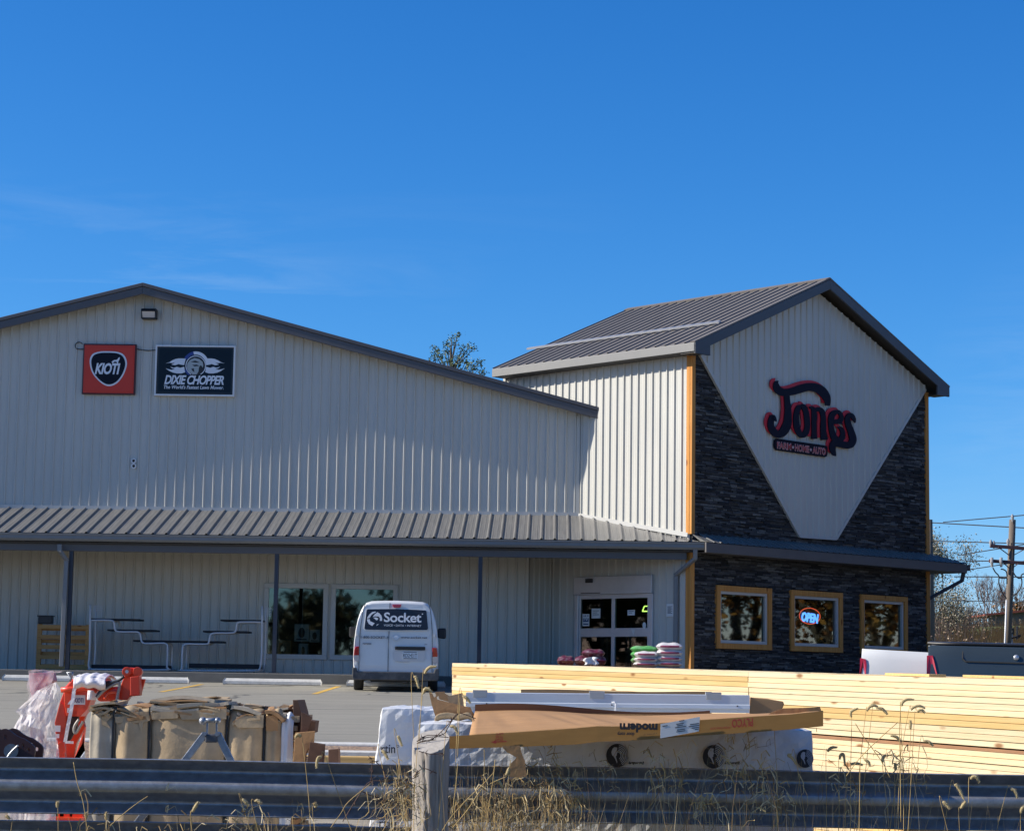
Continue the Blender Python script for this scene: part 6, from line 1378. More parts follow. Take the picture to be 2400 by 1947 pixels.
for x,y,w_,hh in ((548,680,58,62),(560,765,34,40)): 
    a=fr.uv(x/4.266,1540+(y+hh)/4.266); b=fr.uv((x+w_)/4.266,1540+y/4.266); MB().prism(fr,[a,(b[0],a[1]),b,(a[0],b[1])],.001,.003).build('warning_decal',M['paper'],t)
# white foam wrap tied over the hood and the strap
t2=thing('foam_wrap','white foam sheet wrapped over the top of the orange red loader','wrap',ER(880,300,EY2-.1))
def foamp(u,v):
    x=735+(1055-735)*u; y0=215-12*math.sin(math.pi*u)+6*math.sin(u*21); y1=300+ (0 if u<.5 else (u-.5)*50)+8*math.sin(u*17)
    p=ER(x,y0+(y1-y0)*v,EY2-.13-.05*math.sin(math.pi*v)-.006*math.sin(u*14)); return p
mb=MB(); mb.grid(foamp,26,8); mb.grid(lambda u,v:foamp(u,0)+Vector((0,.45*v,.035*math.sin(math.pi*v)+.0*v)),26,6); mb.build('foam_sheet',M['foam'],t2,smooth=True,solid=.008)
mb=MB(); mb.grid(lambda u,v:ER(880+(970-880)*u+(-8*v),330+(425-330)*v,EY2-.07-.02*math.sin(5*u)),6,6); mb.build('foam_tail',M['foam'],t2,smooth=True,solid=.006)
mb=MB(); 
P_=[(755,290),(740,330),(728,420),(705,560),(680,680),(650,845)]
for p,q in zip(P_,P_[1:]): mb.bar(ER(*p,EY2-.09),ER(*q,EY2-.09),.028,.004,up=(0,1,0))
mb.bar(ER(650,845,EY2-.09),ER(735,850,EY2-.09),.02,.006,up=(0,1,0)); mb.build('white_strap',M['foam'],t2)
mb=MB(); mb.tube([ER(*p,EY2-.05) for p in ((700,240),(712,205),(675,150),(725,150),(716,200))],.011,6); tag(mb.build('locking_pin',M['galv'],smooth=True),'thin bent steel locking pin sticking up from the loader hood','pin')
# plastic wrapped part behind, and the loose sheet
WY=18.6; wt=thing('wrapped_red_part','pink looking red machine part under clear plastic, left of the loader','machine part',ER(400,400,WY)); wt.location.z=prof(WY); bpy.context.view_layer.update()
fr=Fr((0,WY,0),(1,0,0)); 
plate_px([(290,160),(490,150),(510,230),(400,360),(330,420),(300,330)],WY,.25,mat('pink_red_plastic',(.50,.16,.19),.4,var=.2,vs=8),'red_part',wt)
plate_px([(400,190),(480,185),(485,240),(405,245)],WY-.03,.02,M['signred'],'red_label',wt,bev=0)
p=ER(400,400,WY+.1); MB().box((p.x-.05,WY,prof(WY)),(p.x+.05,WY+.2,p.z)).build('stand',mat('pink_stand',(.42,.10,.10),.5),wt)
mb=MB(); 
def shp(u,v):
    x=278+(535-278)*u+10*math.sin(v*9); y=138+(420-138)*v-6*math.sin(u*8); return ER(x-25*v*u,y,WY-.14-.10*math.sin(math.pi*u)*(1-.5*v)-.012*math.sin(u*9+v*7))
mb.grid(shp,20,16); mb.grid(lambda u,v:shp(u,0)+Vector((0,.4*v,.01*math.sin(6*u))),20,4); mb.build('plastic_cover',plastic_film('thin_clear_plastic',(.75,.62,.66),.62),wt,smooth=True)
SY=17.2
def film(u,v,s=0):
    # outline left and right edges by v (0 top .. 1 bottom)
    Lx=[(0,500),(.06,400),(.2,300),(.36,150),(.41,205),(.62,110),(.8,110),(1,130)]; Rx=[(0,560),(.08,605),(.2,605),(.4,560),(.55,540),(.7,570),(.85,590),(1,595)]
    def ip(T,v):
        for (a,x),(b,y) in zip(T,T[1:]):
            if v<=b: return x+(y-x)*(v-a)/(b-a)
        return T[-1][1]
    l,r_=ip(Lx,v),ip(Rx,v); x=l+(r_-l)*u; y=245+(1060-245)*v+ (25*(1-u) if v<.1 else 0)
    fold=.045*math.sin(u*5.5+v*5)+.022*math.sin(u*12-v*7+1)+.007*math.sin(u*33+v*19)+.004*math.sin(u*61-v*31)
    return ER(x,y,SY+fold-.12*v*(1-u)-.1*v)
M['film2']=plastic_film('milky_plastic_sheet',(.84,.79,.77),.30)
t3=thing('plastic_sheet','big crumpled milky plastic sheet draped in front of the red loader','plastic sheet',ER(400,1000,SY)); t3.location.z=prof(SY); bpy.context.view_layer.update()
mb=MB(); mb.grid(film,46,60)
bt=[film(i/46,1) for i in range(47)]; mb.grid(lambda u,v:bt[int(round(u*46))]+Vector((.03*math.sin(9*u)*v,-.12*v,(prof(SY)+.02-bt[int(round(u*46))].z)*v)),46,8)
mb.build('sheet',M['film2'],t3,smooth=True)
mb=MB(); mb.grid(lambda u,v:film(.35+.5*u,.10+.42*v+.06*u)+Vector((-.03,-.08-.03*math.sin(6*v+3*u),0)),20,24); mb.build('folded_layer',M['film2'],t3,smooth=True)
# dark maroon bracket at the left edge
KY2=14.0
t=thing('steel_bracket','dark maroon steel bracket with round holes at the lower left edge','bracket',ER(150,1030,KY2)); t.location.z=prof(KY2); bpy.context.view_layer.update()
hl=[circ(58,792,17,14,24),circ(232,880,13,14,22),circ(285,922,17,14,22)]
out_=smoothpts([(-130,760),(-60,740),(0,725),(45,712),(95,728),(140,765),(195,797),(240,812),(290,845),(345,895),(348,950),(333,1060),(300,1400),(-130,1400)],3,True)
fr=Fr((0,KY2,0),(1,0,0)); K_=lambda x,y: fr.uv(x/4.266,1540+y/4.266)
mb=MB(); zfl=prof(KY2)+.02; q=[K_(*p) for p in out_]; q=[(a,max(b,zfl)) for a,b in q]; plate_into(mb,fr,q,[[K_(*p) for p in h] for h in hl],-.025,0); mb.build('near_plate',M['maroon'],t)
mb=MB(); plate_into(mb,fr,[(a+.015,b-.0) for a,b in q],[[ (K_(*p)[0]+.015,K_(*p)[1]) for p in h] for h in hl],-.18,-.155); mb.build('far_plate',M['maroon'],t)
MB().cyl(ER(110,935,KY2-.02),ER(110,935,KY2+.18),.045,18).build('bushing',mat('worn_steel',(.30,.27,.25),.5,.5,var=.2,vs=20),t,smooth=False)
mb=MB(); mb.tube([tuple(ER(x,y,KY2-.03)) for x,y in smoothpts([(55,1035),(85,980),(130,925),(182,878)],4)],.006,6); mb.build('bright_edge',M['alu'],t,smooth=True)
# ================================================================ trees and the far side
def leafmesh(mb,pts,size,rng,nm=3,flat=0.0):
    for p in pts:
        a=rng.uniform(0,6.283); b=rng.uniform(-1,1); s=size*rng.uniform(.5,1.4)
        d=Vector((math.cos(a),math.sin(a),b)).normalized(); e=d.cross(Vector((rng.uniform(-1,1),rng.uniform(-1,1),rng.uniform(-1,1)))).normalized()
        mb.add([p,p+d*s*.5+e*s*.3,p+d*s,p+d*s*.5-e*s*.3],[(0,1,2,3)],rng.randrange(nm))
DEC=[.58]
def branches(p,d,l,r,depth,rng,mb,tips,spread=.6,k=5,split=(2,4),up=.15,mid=None):
    q=p; pts=[p]; rs=[r]
    for i in range(3):
        d=(d+Vector((rng.uniform(-1,1),rng.uniform(-1,1),rng.uniform(-.6,1)))*.14+Vector((0,0,up*.3))).normalized(); q=q+d*l/3; pts.append(q); rs.append(r*(1-.13*(i+1)))
        if mid is not None and depth<=2: mid.append(q)
    mb.tube(pts,rs,max(3,k),caps=False)
    if depth==0: tips.append((q,d)); return
    for _ in range(rng.randint(*split)):
        dd=(d+Vector((rng.gauss(0,1),rng.gauss(0,1),rng.gauss(0,.7)))*spread+Vector((0,0,up))).normalized()
        branches(pts[rng.choice((2,3,3))],dd,l*rng.uniform(.6,.82),r*DEC[0],depth-1,rng,mb,tips,spread,max(3,k-1),split,up,mid)
def tree(name,label,x,y,h,seed,leaf=None,lsize=.2,nleaf=0,depth=4,spread=.55,lspread=.6,trunk=.25,cat='tree',group=None,tr=.02,up=.2,split=(2,4),z0=None,lean=0):
    rng=random.Random(seed); z0=prof(y) if z0 is None else z0
    t=thing(name,label,cat,(x,y,z0),group=group); mb=MB(); tips=[]; mids=[]
    p=Vector((x,y,z0-.2)); th=h*trunk; top=p+Vector((lean*th,0,th)); mb.tube([p,p+Vector((0,0,th*.5)),top],[h*tr*1.3,h*tr,h*tr*.85],8)
    for _ in range(rng.randint(4,6)):
        branches(top,Vector((rng.gauss(0,.5),rng.gauss(0,.5),1)).normalized(),h*(1-trunk)*.36,h*tr*.6,depth-1,rng,mb,tips,spread,5,split,up,mids)
    mb.build('trunk',M['bark'] if leaf is not None else M['twig'],t)
    if leaf is not None:
        pts=[]; srcs=[q for q,_ in tips]+mids
        for _ in range(nleaf):
            q=rng.choice(srcs); pts.append(q+Vector((rng.gauss(0,1),rng.gauss(0,1),rng.gauss(0,.8)))*lspread)
        l=MB(); leafmesh(l,pts,lsize,rng,len(leaf)); l.build('crown',leaf,t)
    return t
M['twig']=mat('bare_twigs',(.17,.14,.12),.9,0,var=.2)
lf=lambda n,*cs:[mat('%s_%s'%(n,'abcd'[i]),c,.6,0,spec=.3) for i,c in enumerate(cs)]
PINE=lf('pine_needles',(.06,.10,.045),(.11,.16,.07),(.17,.20,.10))
PALE=lf('dry_pale_leaves',(.30,.26,.18),(.22,.20,.14),(.40,.36,.27),(.14,.14,.09))
AUT=lf('autumn_leaves',(.22,.085,.018),(.13,.05,.014),(.30,.15,.035),(.06,.05,.02))
BRU=lf('brush_leaves',(.22,.13,.085),(.27,.18,.115),(.14,.09,.07),(.33,.24,.16))
# pine top over the ridge line of the store
x=atY(1057,800,82).x; zt=atY(1057,790,82).z
rng=random.Random(5); t=thing('pine_tree','tall open pine whose top shows above the store roof between gable and tower','tree',(x,82,1.7)); mb=MB(); l=MB()
mb.tube([(x,82,1.5),(x+.1,82,zt*.6),(x,82,zt-.4)],[.28,.16,.04],8)
zp2=lambda X,Y_:atY(800+X/2.675,620+Y_/2.675,82)
cl=[(690,460,.22),(735,470,.26),(665,500,.2),(715,520,.34),(760,520,.3),(800,495,.24),(640,520,.2),(585,520,.22),(590,560,.26),(580,595,.22),(625,580,.28),(690,560,.34),(735,570,.34),(775,560,.28),(700,610,.34),(660,600,.28),(820,500,.18),(740,620,.24),(785,640,.2),(800,655,.22),(845,640,.28),(865,610,.22),(835,665,.24),(875,665,.18),(890,675,.18),(790,600,.18),(640,620,.3),(720,650,.3),(690,640,.3)]
for a,b,s in cl:
    c=zp2(a,b); c.y+=rng.uniform(-1.2,1.2); st=Vector((x,82,c.z-.9)); mb.tube([st,(st+c)/2+Vector((0,0,-.12)),c],[.035,.025,.012],4,caps=False)
    pts=[c+Vector((rng.gauss(0,s*.42),rng.gauss(0,s*.42),rng.gauss(0,s*.34))) for _ in range(52)]; leafmesh(l,pts,.08,rng,3)
for k_ in range(60):
    z=rng.uniform(3,zt-5.2); a=rng.uniform(0,6.28); r_2=(zt-z)*.28; c=Vector((x+math.cos(a)*r_2,82+math.sin(a)*r_2,z)); mb.tube([Vector((x,82,z-.3)),c],[.05,.02],4,caps=False); leafmesh(l,[c+Vector((rng.gauss(0,.5),rng.gauss(0,.5),rng.gauss(0,.3))) for _ in range(60)],.16,rng,3)
mb.build('trunk',M['bark'],t); l.build('crown',PINE,t)
# hill behind on the right
zh=lambda X,Y_:(1900+X/4.276,1200+Y_/4.276)
hx0=atY(*zh(1160,1000),150).x
def hz(x,y):
    a=min(1,max(0,(x-8)/14)); f=min(1,max(0,(y-70)/60)); f=f*f*(3-2*f); g=min(1,max(0,(y-185)/60)); return prof(y)+a*f*(3.6+.05*(x-20))*(1)-.0*g
mb=MB(); mb.grid(lambda u,v:Vector((5+235*u,66+330*v,hz(5+235*u,66+330*v)-.05)),50,40)
tag(mb.build('grassy_hill',mat('hill_grass',(.13,.15,.04),.95,0,var=.35,vs=.35,dirt=(.20,.15,.07),dirtamt=.5,dirts=.15,bump=.05,bs=6),smooth=True),kind='structure')
# brush on the slope
rng=random.Random(9); mb=MB(); 
for _ in range(5200):
    y=rng.uniform(84,150); x=rng.uniform(12,62)*y/150+ (4 if y<110 else 0)
    if x<8+y*.05 or (x>.190*y+rng.uniform(-1,1) and y>98): continue
    z=hz(x,y); h=rng.uniform(.4,1.2)*(.6 if y<98 and x>.19*y else 1)*(1.15 if rng.random()<.15 else 1)*(.75+.5*math.sin(x*.4+y*.2)**2)
    for _ in range(7):
        p=Vector((x+rng.gauss(0,.3),y+rng.gauss(0,.3),z-.1)); q=p+Vector((rng.gauss(0,.35),rng.gauss(0,.2),h)); w_=.02
        mb.add([p-Vector((w_,0,0)),p+Vector((w_,0,0)),q+Vector((.006,0,0)),q-Vector((.006,0,0))],[(0,1,2,3)],rng.randrange(4))
    for _ in range(9):
        c=Vector((x+rng.gauss(0,.45),y+rng.gauss(0,.4),z+h*rng.uniform(.2,1.0))); leafmesh(mb,[c],.10,rng,4)
tag(mb.build('brush',BRU),'dense reddish brown dry brush and brambles covering the slope','brush',kind='stuff')
rng=random.Random(19); mb=MB()
for _ in range(9000):
    y=rng.uniform(75,112); x=rng.uniform(.165,.26)*y
    p=Vector((x,y,hz(x,y)-.05)); h=rng.uniform(.5,1.1); q=p+Vector((rng.gauss(0,.25),0,h)); mb.add([p-Vector((.02,0,0)),p+Vector((.02,0,0)),q],[(0,1,2)],rng.randrange(2))
tag(mb.build('tall_dry_grass',[mat('tan_grass_far',(.34,.19,.07),.9),mat('tan_grass_far_dark',(.24,.13,.05),.9)]),'orange tan tall dry grass at the foot of the slope','grass',kind='stuff')
# barn on the hill
bY=135; L0=atY(*zh(1785,1030),bY); zr_=atY(*zh(2070,945),bY).z
t=thing('barn','low grey barn with rusty red metal roof on the hill, right edge','barn',(L0.x+8,bY,L0.z-1.5))
a=L0.x; ze=L0.z
mb=MB(); mb.hexa([(a-.3,bY-.4,ze),(a+16,bY-.4,ze-.15),(a+16,bY+9,ze-.15),(a-.3,bY+9,ze),(a+6.2,bY-.4,zr_+.08),(a+16,bY-.4,zr_+1.2),(a+16,bY+9,zr_+1.2),(a+6.2,bY+9,zr_+.08)]); mb.v=[]; mb.f=[]; mb.m=[]
mb.add([(a-.3,bY-.4,ze),(a+7.5,bY-.4,zr_+.35),(a+7.5,bY+14,zr_+.35),(a-.3,bY+14,ze),(a+15.4,bY-.4,ze),(a+15.4,bY+14,ze)],[(0,1,2,3),(1,4,5,2)]); mb.build('roof',mat('rusty_red_roof',(.30,.07,.04),.6,0,var=.25,vs=1),t,solid=.12)
mb=MB(); fr=Fr((0,bY,0),(1,0,0)); mb.prism(fr,[(a,ze-2.2),(a+15,ze-2.2),(a+15,ze),(a+7.5,zr_+.2),(a,ze)],-.1,0); mb.build('gable_wall',mat('barn_grey_boards',(.12,.12,.12),.9,0,var=.2,vs=2,stretch=(4,1,.3)),t)
for k_ in range(3): MB().fbox(fr,a+2.5+k_*3.6,a+3.3+k_*3.6,ze-1.5,ze-.6,.0,.03).build('dark_opening',M['dark'],t)
for i_,(X,Y0_,Y1_) in enumerate(((1330,930,1010),(1360,935,1015),(1508,945,1020),(2030,1060,1130),(2110,1070,1150))):
    d_=125; p=atY(*zh(X,Y1_),d_); q=atY(*zh(X-4,Y0_),d_); MBp=MB().tube([p-Vector((0,0,1)),q],[.10,.09],6); tag(MBp.build('fence_post',M['pole']),['thin dark fence post on the hill, leftmost of the row','second dark fence post on the hill, beside the leftmost','stout dark fence post on the hill before the bare tree','leaning pale fence post below the barn','pale fence post below the barn, nearest the right edge'][i_],'fence post','fence posts on the hill')
# autumn tree behind the tower, bare trees on the skyline
def tree_px(name,label,X,Ybot,Ytop,dist,**k):
    p=atY(*zh(X,Ybot),dist); q=atY(*zh(X,Ytop),dist); z0=hz(p.x,dist); return tree(name,label,p.x,dist,q.z-z0,z0=z0,**k)
DEC[0]=.7
tree_px('cottonwood_tree','tall pale leaved autumn tree right behind the stone tower',1240,1000,60,118,seed=12,leaf=PALE,lsize=.10,nleaf=17000,lspread=.32,spread=.34,trunk=.12,depth=4,tr=.014)
tree_px('cottonwood_tree','shorter pale leaved tree low beside the cottonwood, behind the downspout',1290,1000,600,112,seed=13,leaf=PALE,lsize=.09,nleaf=5000,lspread=.42,spread=.42,trunk=.12,depth=4,tr=.012)
DEC[0]=.74
tree_px('bare_tree','rounded leafless tree on the skyline between the two utility poles',1750,1010,655,150,seed=3,depth=6,spread=.42,trunk=.08,tr=.020,split=(2,3),up=.25)
tree_px('bare_tree','leafless tree on the skyline just right of the utility pole',2070,1000,715,155,seed=8,depth=6,spread=.42,trunk=.08,tr=.020,split=(2,3),up=.25)
tree_px('bare_tree','small faint leafless tree low on the skyline by the fence posts',1580,1010,880,150,seed=6,depth=5,spread=.5,trunk=.08,tr=.020,split=(2,3))
tree_px('bare_tree','leafless tree on the skyline just left of the utility pole',1900,1010,760,158,seed=31,depth=6,spread=.42,trunk=.08,tr=.020,split=(2,3),up=.2)
DEC[0]=.58
tree_px('brown_tree','small brown leaved tree above the red barn roof at the right edge',2110,960,880,160,seed=17,leaf=AUT,lsize=.3,nleaf=1500,lspread=.6,depth=3,trunk=.15)
DEC[0]=.58
# autumn trees to the right of the store, mirrored in the tower windows
for i_,(x,y,h) in enumerate(((25,45,11),(33,50,13),(42,55,14),(30,57,12),(52,62,15),(38,66,13))):
    tree('autumn_tree','orange brown autumn tree on the side street right of the store, %s'%('nearest the road','second from the road','third along the street','standing behind the second','farthest along the street','behind the third')[i_],x,y,h,seed=50+i_,leaf=AUT,lsize=.28,nleaf=15000,lspread=1.25,depth=3,trunk=.08,spread=.8,group='autumn trees beside the store')
for i_,(x,y,h) in enumerate(((-48,44,12),(-50,51,14),(-56,47,15),(-46,58,12),(-58,55,16),(-52,37,11))):  # unseen trees added to block bright sky reflected in the door glass
    tree('added_screen_tree','unseen brown tree added beyond the left end of the parking lot, %s'%('nearest the lot','second from the lot','tallest in front','behind the store corner','farthest back','closest to the road')[i_],x,y,h,seed=150+i_,leaf=AUT,lsize=.6,nleaf=4500,lspread=1.3,depth=3,trunk=.06,spread=.8,group='unseen trees added left of the lot')
# tree line and a utility pole across the road behind the viewer
for i_,x in enumerate((-34,-26,-17,-9,2,12,22,34)):
    tree('roadside_tree','dark roadside tree across the road behind the viewer, number %s from the left'%('one','two','three','four','five','six','seven','eight')[i_],x,-38-(i_%3)*5,6.5+(i_*7%4),seed=70+i_,leaf=lf('road_leaf_%s'%'abcdefgh'[i_],(.05,.05,.02),(.10,.07,.03),(.03,.035,.015)),lsize=.6,nleaf=2500,lspread=1.1,depth=3,trunk=.2,group='roadside trees')
# utility poles and wires
def pole(label,X0_,Y0_,X1_,Y1_,dist,r,arms=()):
    p=atY(*zh(X0_,Y0_),dist); q=atY(*zh(X1_,Y1_),dist); t=thing('utility_pole',label,'utility pole',(p.x,dist,prof(dist)))
    d=(q-p).normalized(); base=p-d*((p.z-prof(dist)+.3)/d.z)
    MB().tube([base,(base+q)/2,q],[r*1.2,r*1.08,r],10).build('pole_shaft',M['pole'],t,smooth=True)
    return t,p,q
PD=92.0
t1,p,q=pole('tall utility pole with two crossarms and hanging cables, at the right',1975,1310,2023,75,PD,.135)
def zz(X,Y_,o=0): return atY(*zh(X,Y_),PD+o)
M['rustarm']=mat('crossarm_wood',(.12,.06,.06),.8,var=.2,vs=8); M['ceramic']=mat('insulator',(.35,.34,.34),.3); M['cable']=mat('black_cable',(.02,.02,.022),.6)
for (a,b,c,d_) in ((1797,337,2260,372),(1787,487,2260,518)): MB().bar(zz(a,b,-.2),zz(c,d_,-.2),.12,.14).build('crossarm',M['rustarm'],t1,bevel=.01)
for (a,b,c,d_) in ((1880,350,1988,430),(2135,375,2035,430),(1925,500,2005,575),(2080,515,2020,560)): MB().bar(zz(a,b,-.28),zz(c,d_,-.18),.05,.03).build('arm_brace',M['rustarm'],t1)
for (a,b) in ((1835,310),(1805,300),(1978,290),(2022,45),(2160,350)): mb=MB(); c=zz(a,b,-.2); mb.tube([c-Vector((0,0,.22)),c-Vector((0,0,.08)),c,c+Vector((0,0,.1))],[.03,.06,.07,.03],8); mb.build('insulator',M['ceramic'],t1)
for a in (1818,1910): mb=MB(); mb.tube([zz(a,455,-.3),zz(a-3,500,-.32),zz(a,550,-.3)],[.06,.07,.05],8); mb.build('fuse_cutout',M['ceramic'],t1)
for L_ in ([(1825,555),(1850,600),(1885,640),(1885,700),(1900,760),(1930,820),(1962,865)],[(1885,655),(1960,658),(1962,600),(1935,575),(1905,570)],[(1968,660),(1966,720)],[(2025,590),(2050,635),(2085,662),(2110,660),(2115,720),(2090,780),(2055,820),(2018,845)],[(2110,660),(2112,630),(2138,615)]):
    MB().tube([tuple(zz(x,y,-.35)) for x,y in smoothpts(L_,4)],.028,5).build('jumper_cable',M['cable'],t1,smooth=True)
MB().tube([zz(1962,880,-.25),zz(1947,1310,-.25),zz(1944,1400,-.25)],.035,8).build('conduit',M['white'],t1,smooth=True)
t2_,_,_=pole('utility pole standing just right of the tower, partly hidden by the downspout',1200,1310,1178,75,104,.20)
sg=thing('road_sign','small square white road sign on a thin post behind the utility pole','sign',(atY(*zh(2017,1300),96).x,96,prof(96)))
f=Fr((0,96,0),(1,0,0)); a=f.uv(*zh(1998,1222)); b=f.uv(*zh(2038,1165)); MB().fbox(f,a[0],b[0],a[1],b[1],-.02,0).build('panel_back',M['black'],sg,bevel=.003); MB().fbox(f,a[0]+.08,b[0]-.08,a[1]+.08,b[1]-.08,0,.004).build('face',M['paper'],sg); mb=MB(); mb.tube([f.P(a[0]+.3,a[1]+.35,.006),f.P(a[0]+.3,b[1]-.45,.006),f.P(a[0]+.45,b[1]-.3,.006),f.P(b[0]-.3,b[1]-.45,.006)],.05,5); mb.build('symbol',M['ink'],sg); MB().tube([f.P((a[0]+b[0])/2,a[1],-.03),Vector(((a[0]+b[0])/2,96.03,prof(96)))],.035,6).build('sign_post',M['galv'],sg)
WL=[((1205,105),(2500,178),'upper power line running level from the tower edge pole',.9),((1330,100),(2600,-10),'thin power line rising to the top of the tall pole',.6),((1190,288),(2500,325),'power line level with the upper crossarm',.8),((1480,432),(2600,250),'thin power line rising through the upper brace',.5),((1435,484),(2500,500),'power line level with the lower crossarm',.8),((1480,592),(2600,420),'thin power line rising beneath the lower crossarm',.5),((1440,646),(2500,650),'power line level with the looping cables',.8),((1420,884),(2500,905),'lowest thin line in front of the bare trees',.5)]
for (a,b),(c,d_),l,w_ in WL:
    P_=[atY(*zh(a+(c-a)*i/12,b+(d_-b)*i/12+14*math.sin(math.pi*i/12)*0),104-14*i/12) for i in range(13)]
    if a<1210: P_=[atY(*zh(1182,b-4),104)]+P_
    tag(MB().tube(P_,.016+.012*w_,5).build('power_line',M['cable'],smooth=True),l,'wire','power lines')

# ================================================================ dry grass in the foreground
GYg=12.2
def blade(mb,base,tip,w_,rng,bend=.1,m=0,seg=4):
    base=Vector(base); tip=Vector(tip); side=Vector((1,rng.uniform(-.4,.4),0)).normalized()*w_/2; b_=Vector((rng.uniform(-1,1),rng.uniform(-.5,.5),0))*bend
    vs=[]; 
    for i in range(seg+1):
        t_=i/seg; p=base.lerp(tip,t_)+b_*math.sin(math.pi*t_*.9); s_=side*(1-t_*.85); vs+=[p-s_,p+s_]
    mb.add(vs,[(2*i,2*i+1,2*i+3,2*i+2) for i in range(seg)],m)
rng=random.Random(77); mb=MB()
def gpt(px,Y): p=atY(px,1900,Y); return Vector((p.x,Y,prof(Y)-.02))
dens=[(930,1000,40,1740,1880),(560,900,45,1870,1945),(0,560,24,1900,1960),(960,1250,150,1740,1930),(1100,1700,190,1740,1930),(1500,1950,120,1740,1930),(1900,2160,60,1780,1930),(2160,2420,36,1860,1940),(950,1500,700,1850,1960),(1060,1400,170,1740,1900),(1500,2420,330,1900,1960)]
for x0,x1,n_,yt0,yt1 in dens:
    for _ in range(n_):
        px=rng.uniform(x0,x1); Y=rng.uniform(12.64,12.93) if x0>900 and rng.random()<.85 else rng.uniform(11.9,12.6); b=gpt(px,Y); yt=rng.uniform(yt0,yt1)+abs(rng.gauss(0,60)); tz=atY(px,yt,Y).z
        if tz<b.z+.1: continue
        tp=Vector((b.x+rng.gauss(0,.10),Y+rng.gauss(0,.05),tz)); blade(mb,b,tp,rng.uniform(.002,.0055),rng,.09,rng.randrange(3))
# clumps with broken curled leaves
for cx_,cy_,n_ in ((1280,1790,26),(1430,1800,14),(1545,1810,24),(1580,1780,10),(1735,1790,34),(1765,1810,26),(1990,1850,22),(2100,1790,26),(1330,1860,36),(1140,1880,30),(945,1870,80),(948,1850,40),(1180,1900,60),(1300,1900,60),(1080,1920,60),(1240,1850,26),(1650,1880,30),(1820,1880,30),(590,1925,26),(700,1930,20),(400,1935,16),(215,1940,16)):
    for _ in range(n_):
        Y=rng.uniform(12.64,12.92) if cx_>1000 else rng.uniform(12.1,12.6); c=atY(cx_+rng.gauss(0,28),cy_+rng.gauss(0,32),Y); a=rng.uniform(0,6.28); L_=rng.uniform(.06,.17)
        P_=[c+Vector((math.cos(a)*L_*t_+.02*math.sin(7*t_+a),rng.uniform(-.01,.01),math.sin(a)*L_*t_-.13*t_*t_+.025*math.sin(9*t_))) for t_ in (0,.17,.34,.5,.67,.84,1)]
        w_=rng.uniform(.0012,.0042); vs=[]
        for i,p in enumerate(P_): s_=Vector((math.sin(a)*w_,.3*w_,-math.cos(a)*w_))*(1-.12*i); vs+=[p-s_,p+s_]
        mb.add(vs,[(2*i,2*i+1,2*i+3,2*i+2) for i in range(6)],rng.randrange(3))
tag(mb.build('dry_grass',[M['straw'],M['strawd'],mat('dry_grass_pale',(.60,.48,.27),.7,0,var=.25,vs=9)]),'dense tangle of dry tan grass and weeds before the guardrail','grass',kind='stuff')
# low grass behind the rail on the right
mb=MB()
for _ in range(2600):
    px=rng.uniform(950,2420); Y=rng.uniform(13.2,13.9); b=gpt(px,Y); h=rng.uniform(.08,.34); blade(mb,b,b+Vector((rng.gauss(0,.08),0,h)),rng.uniform(.003,.006),rng,.05,rng.randrange(3),2)
tag(mb.build('low_grass',[M['straw'],M['strawd'],mat('green_grass_blades',(.13,.15,.04),.8,0,var=.3,vs=9)]),'short straw and green grass growing along the foot of the guardrail','grass',kind='stuff')
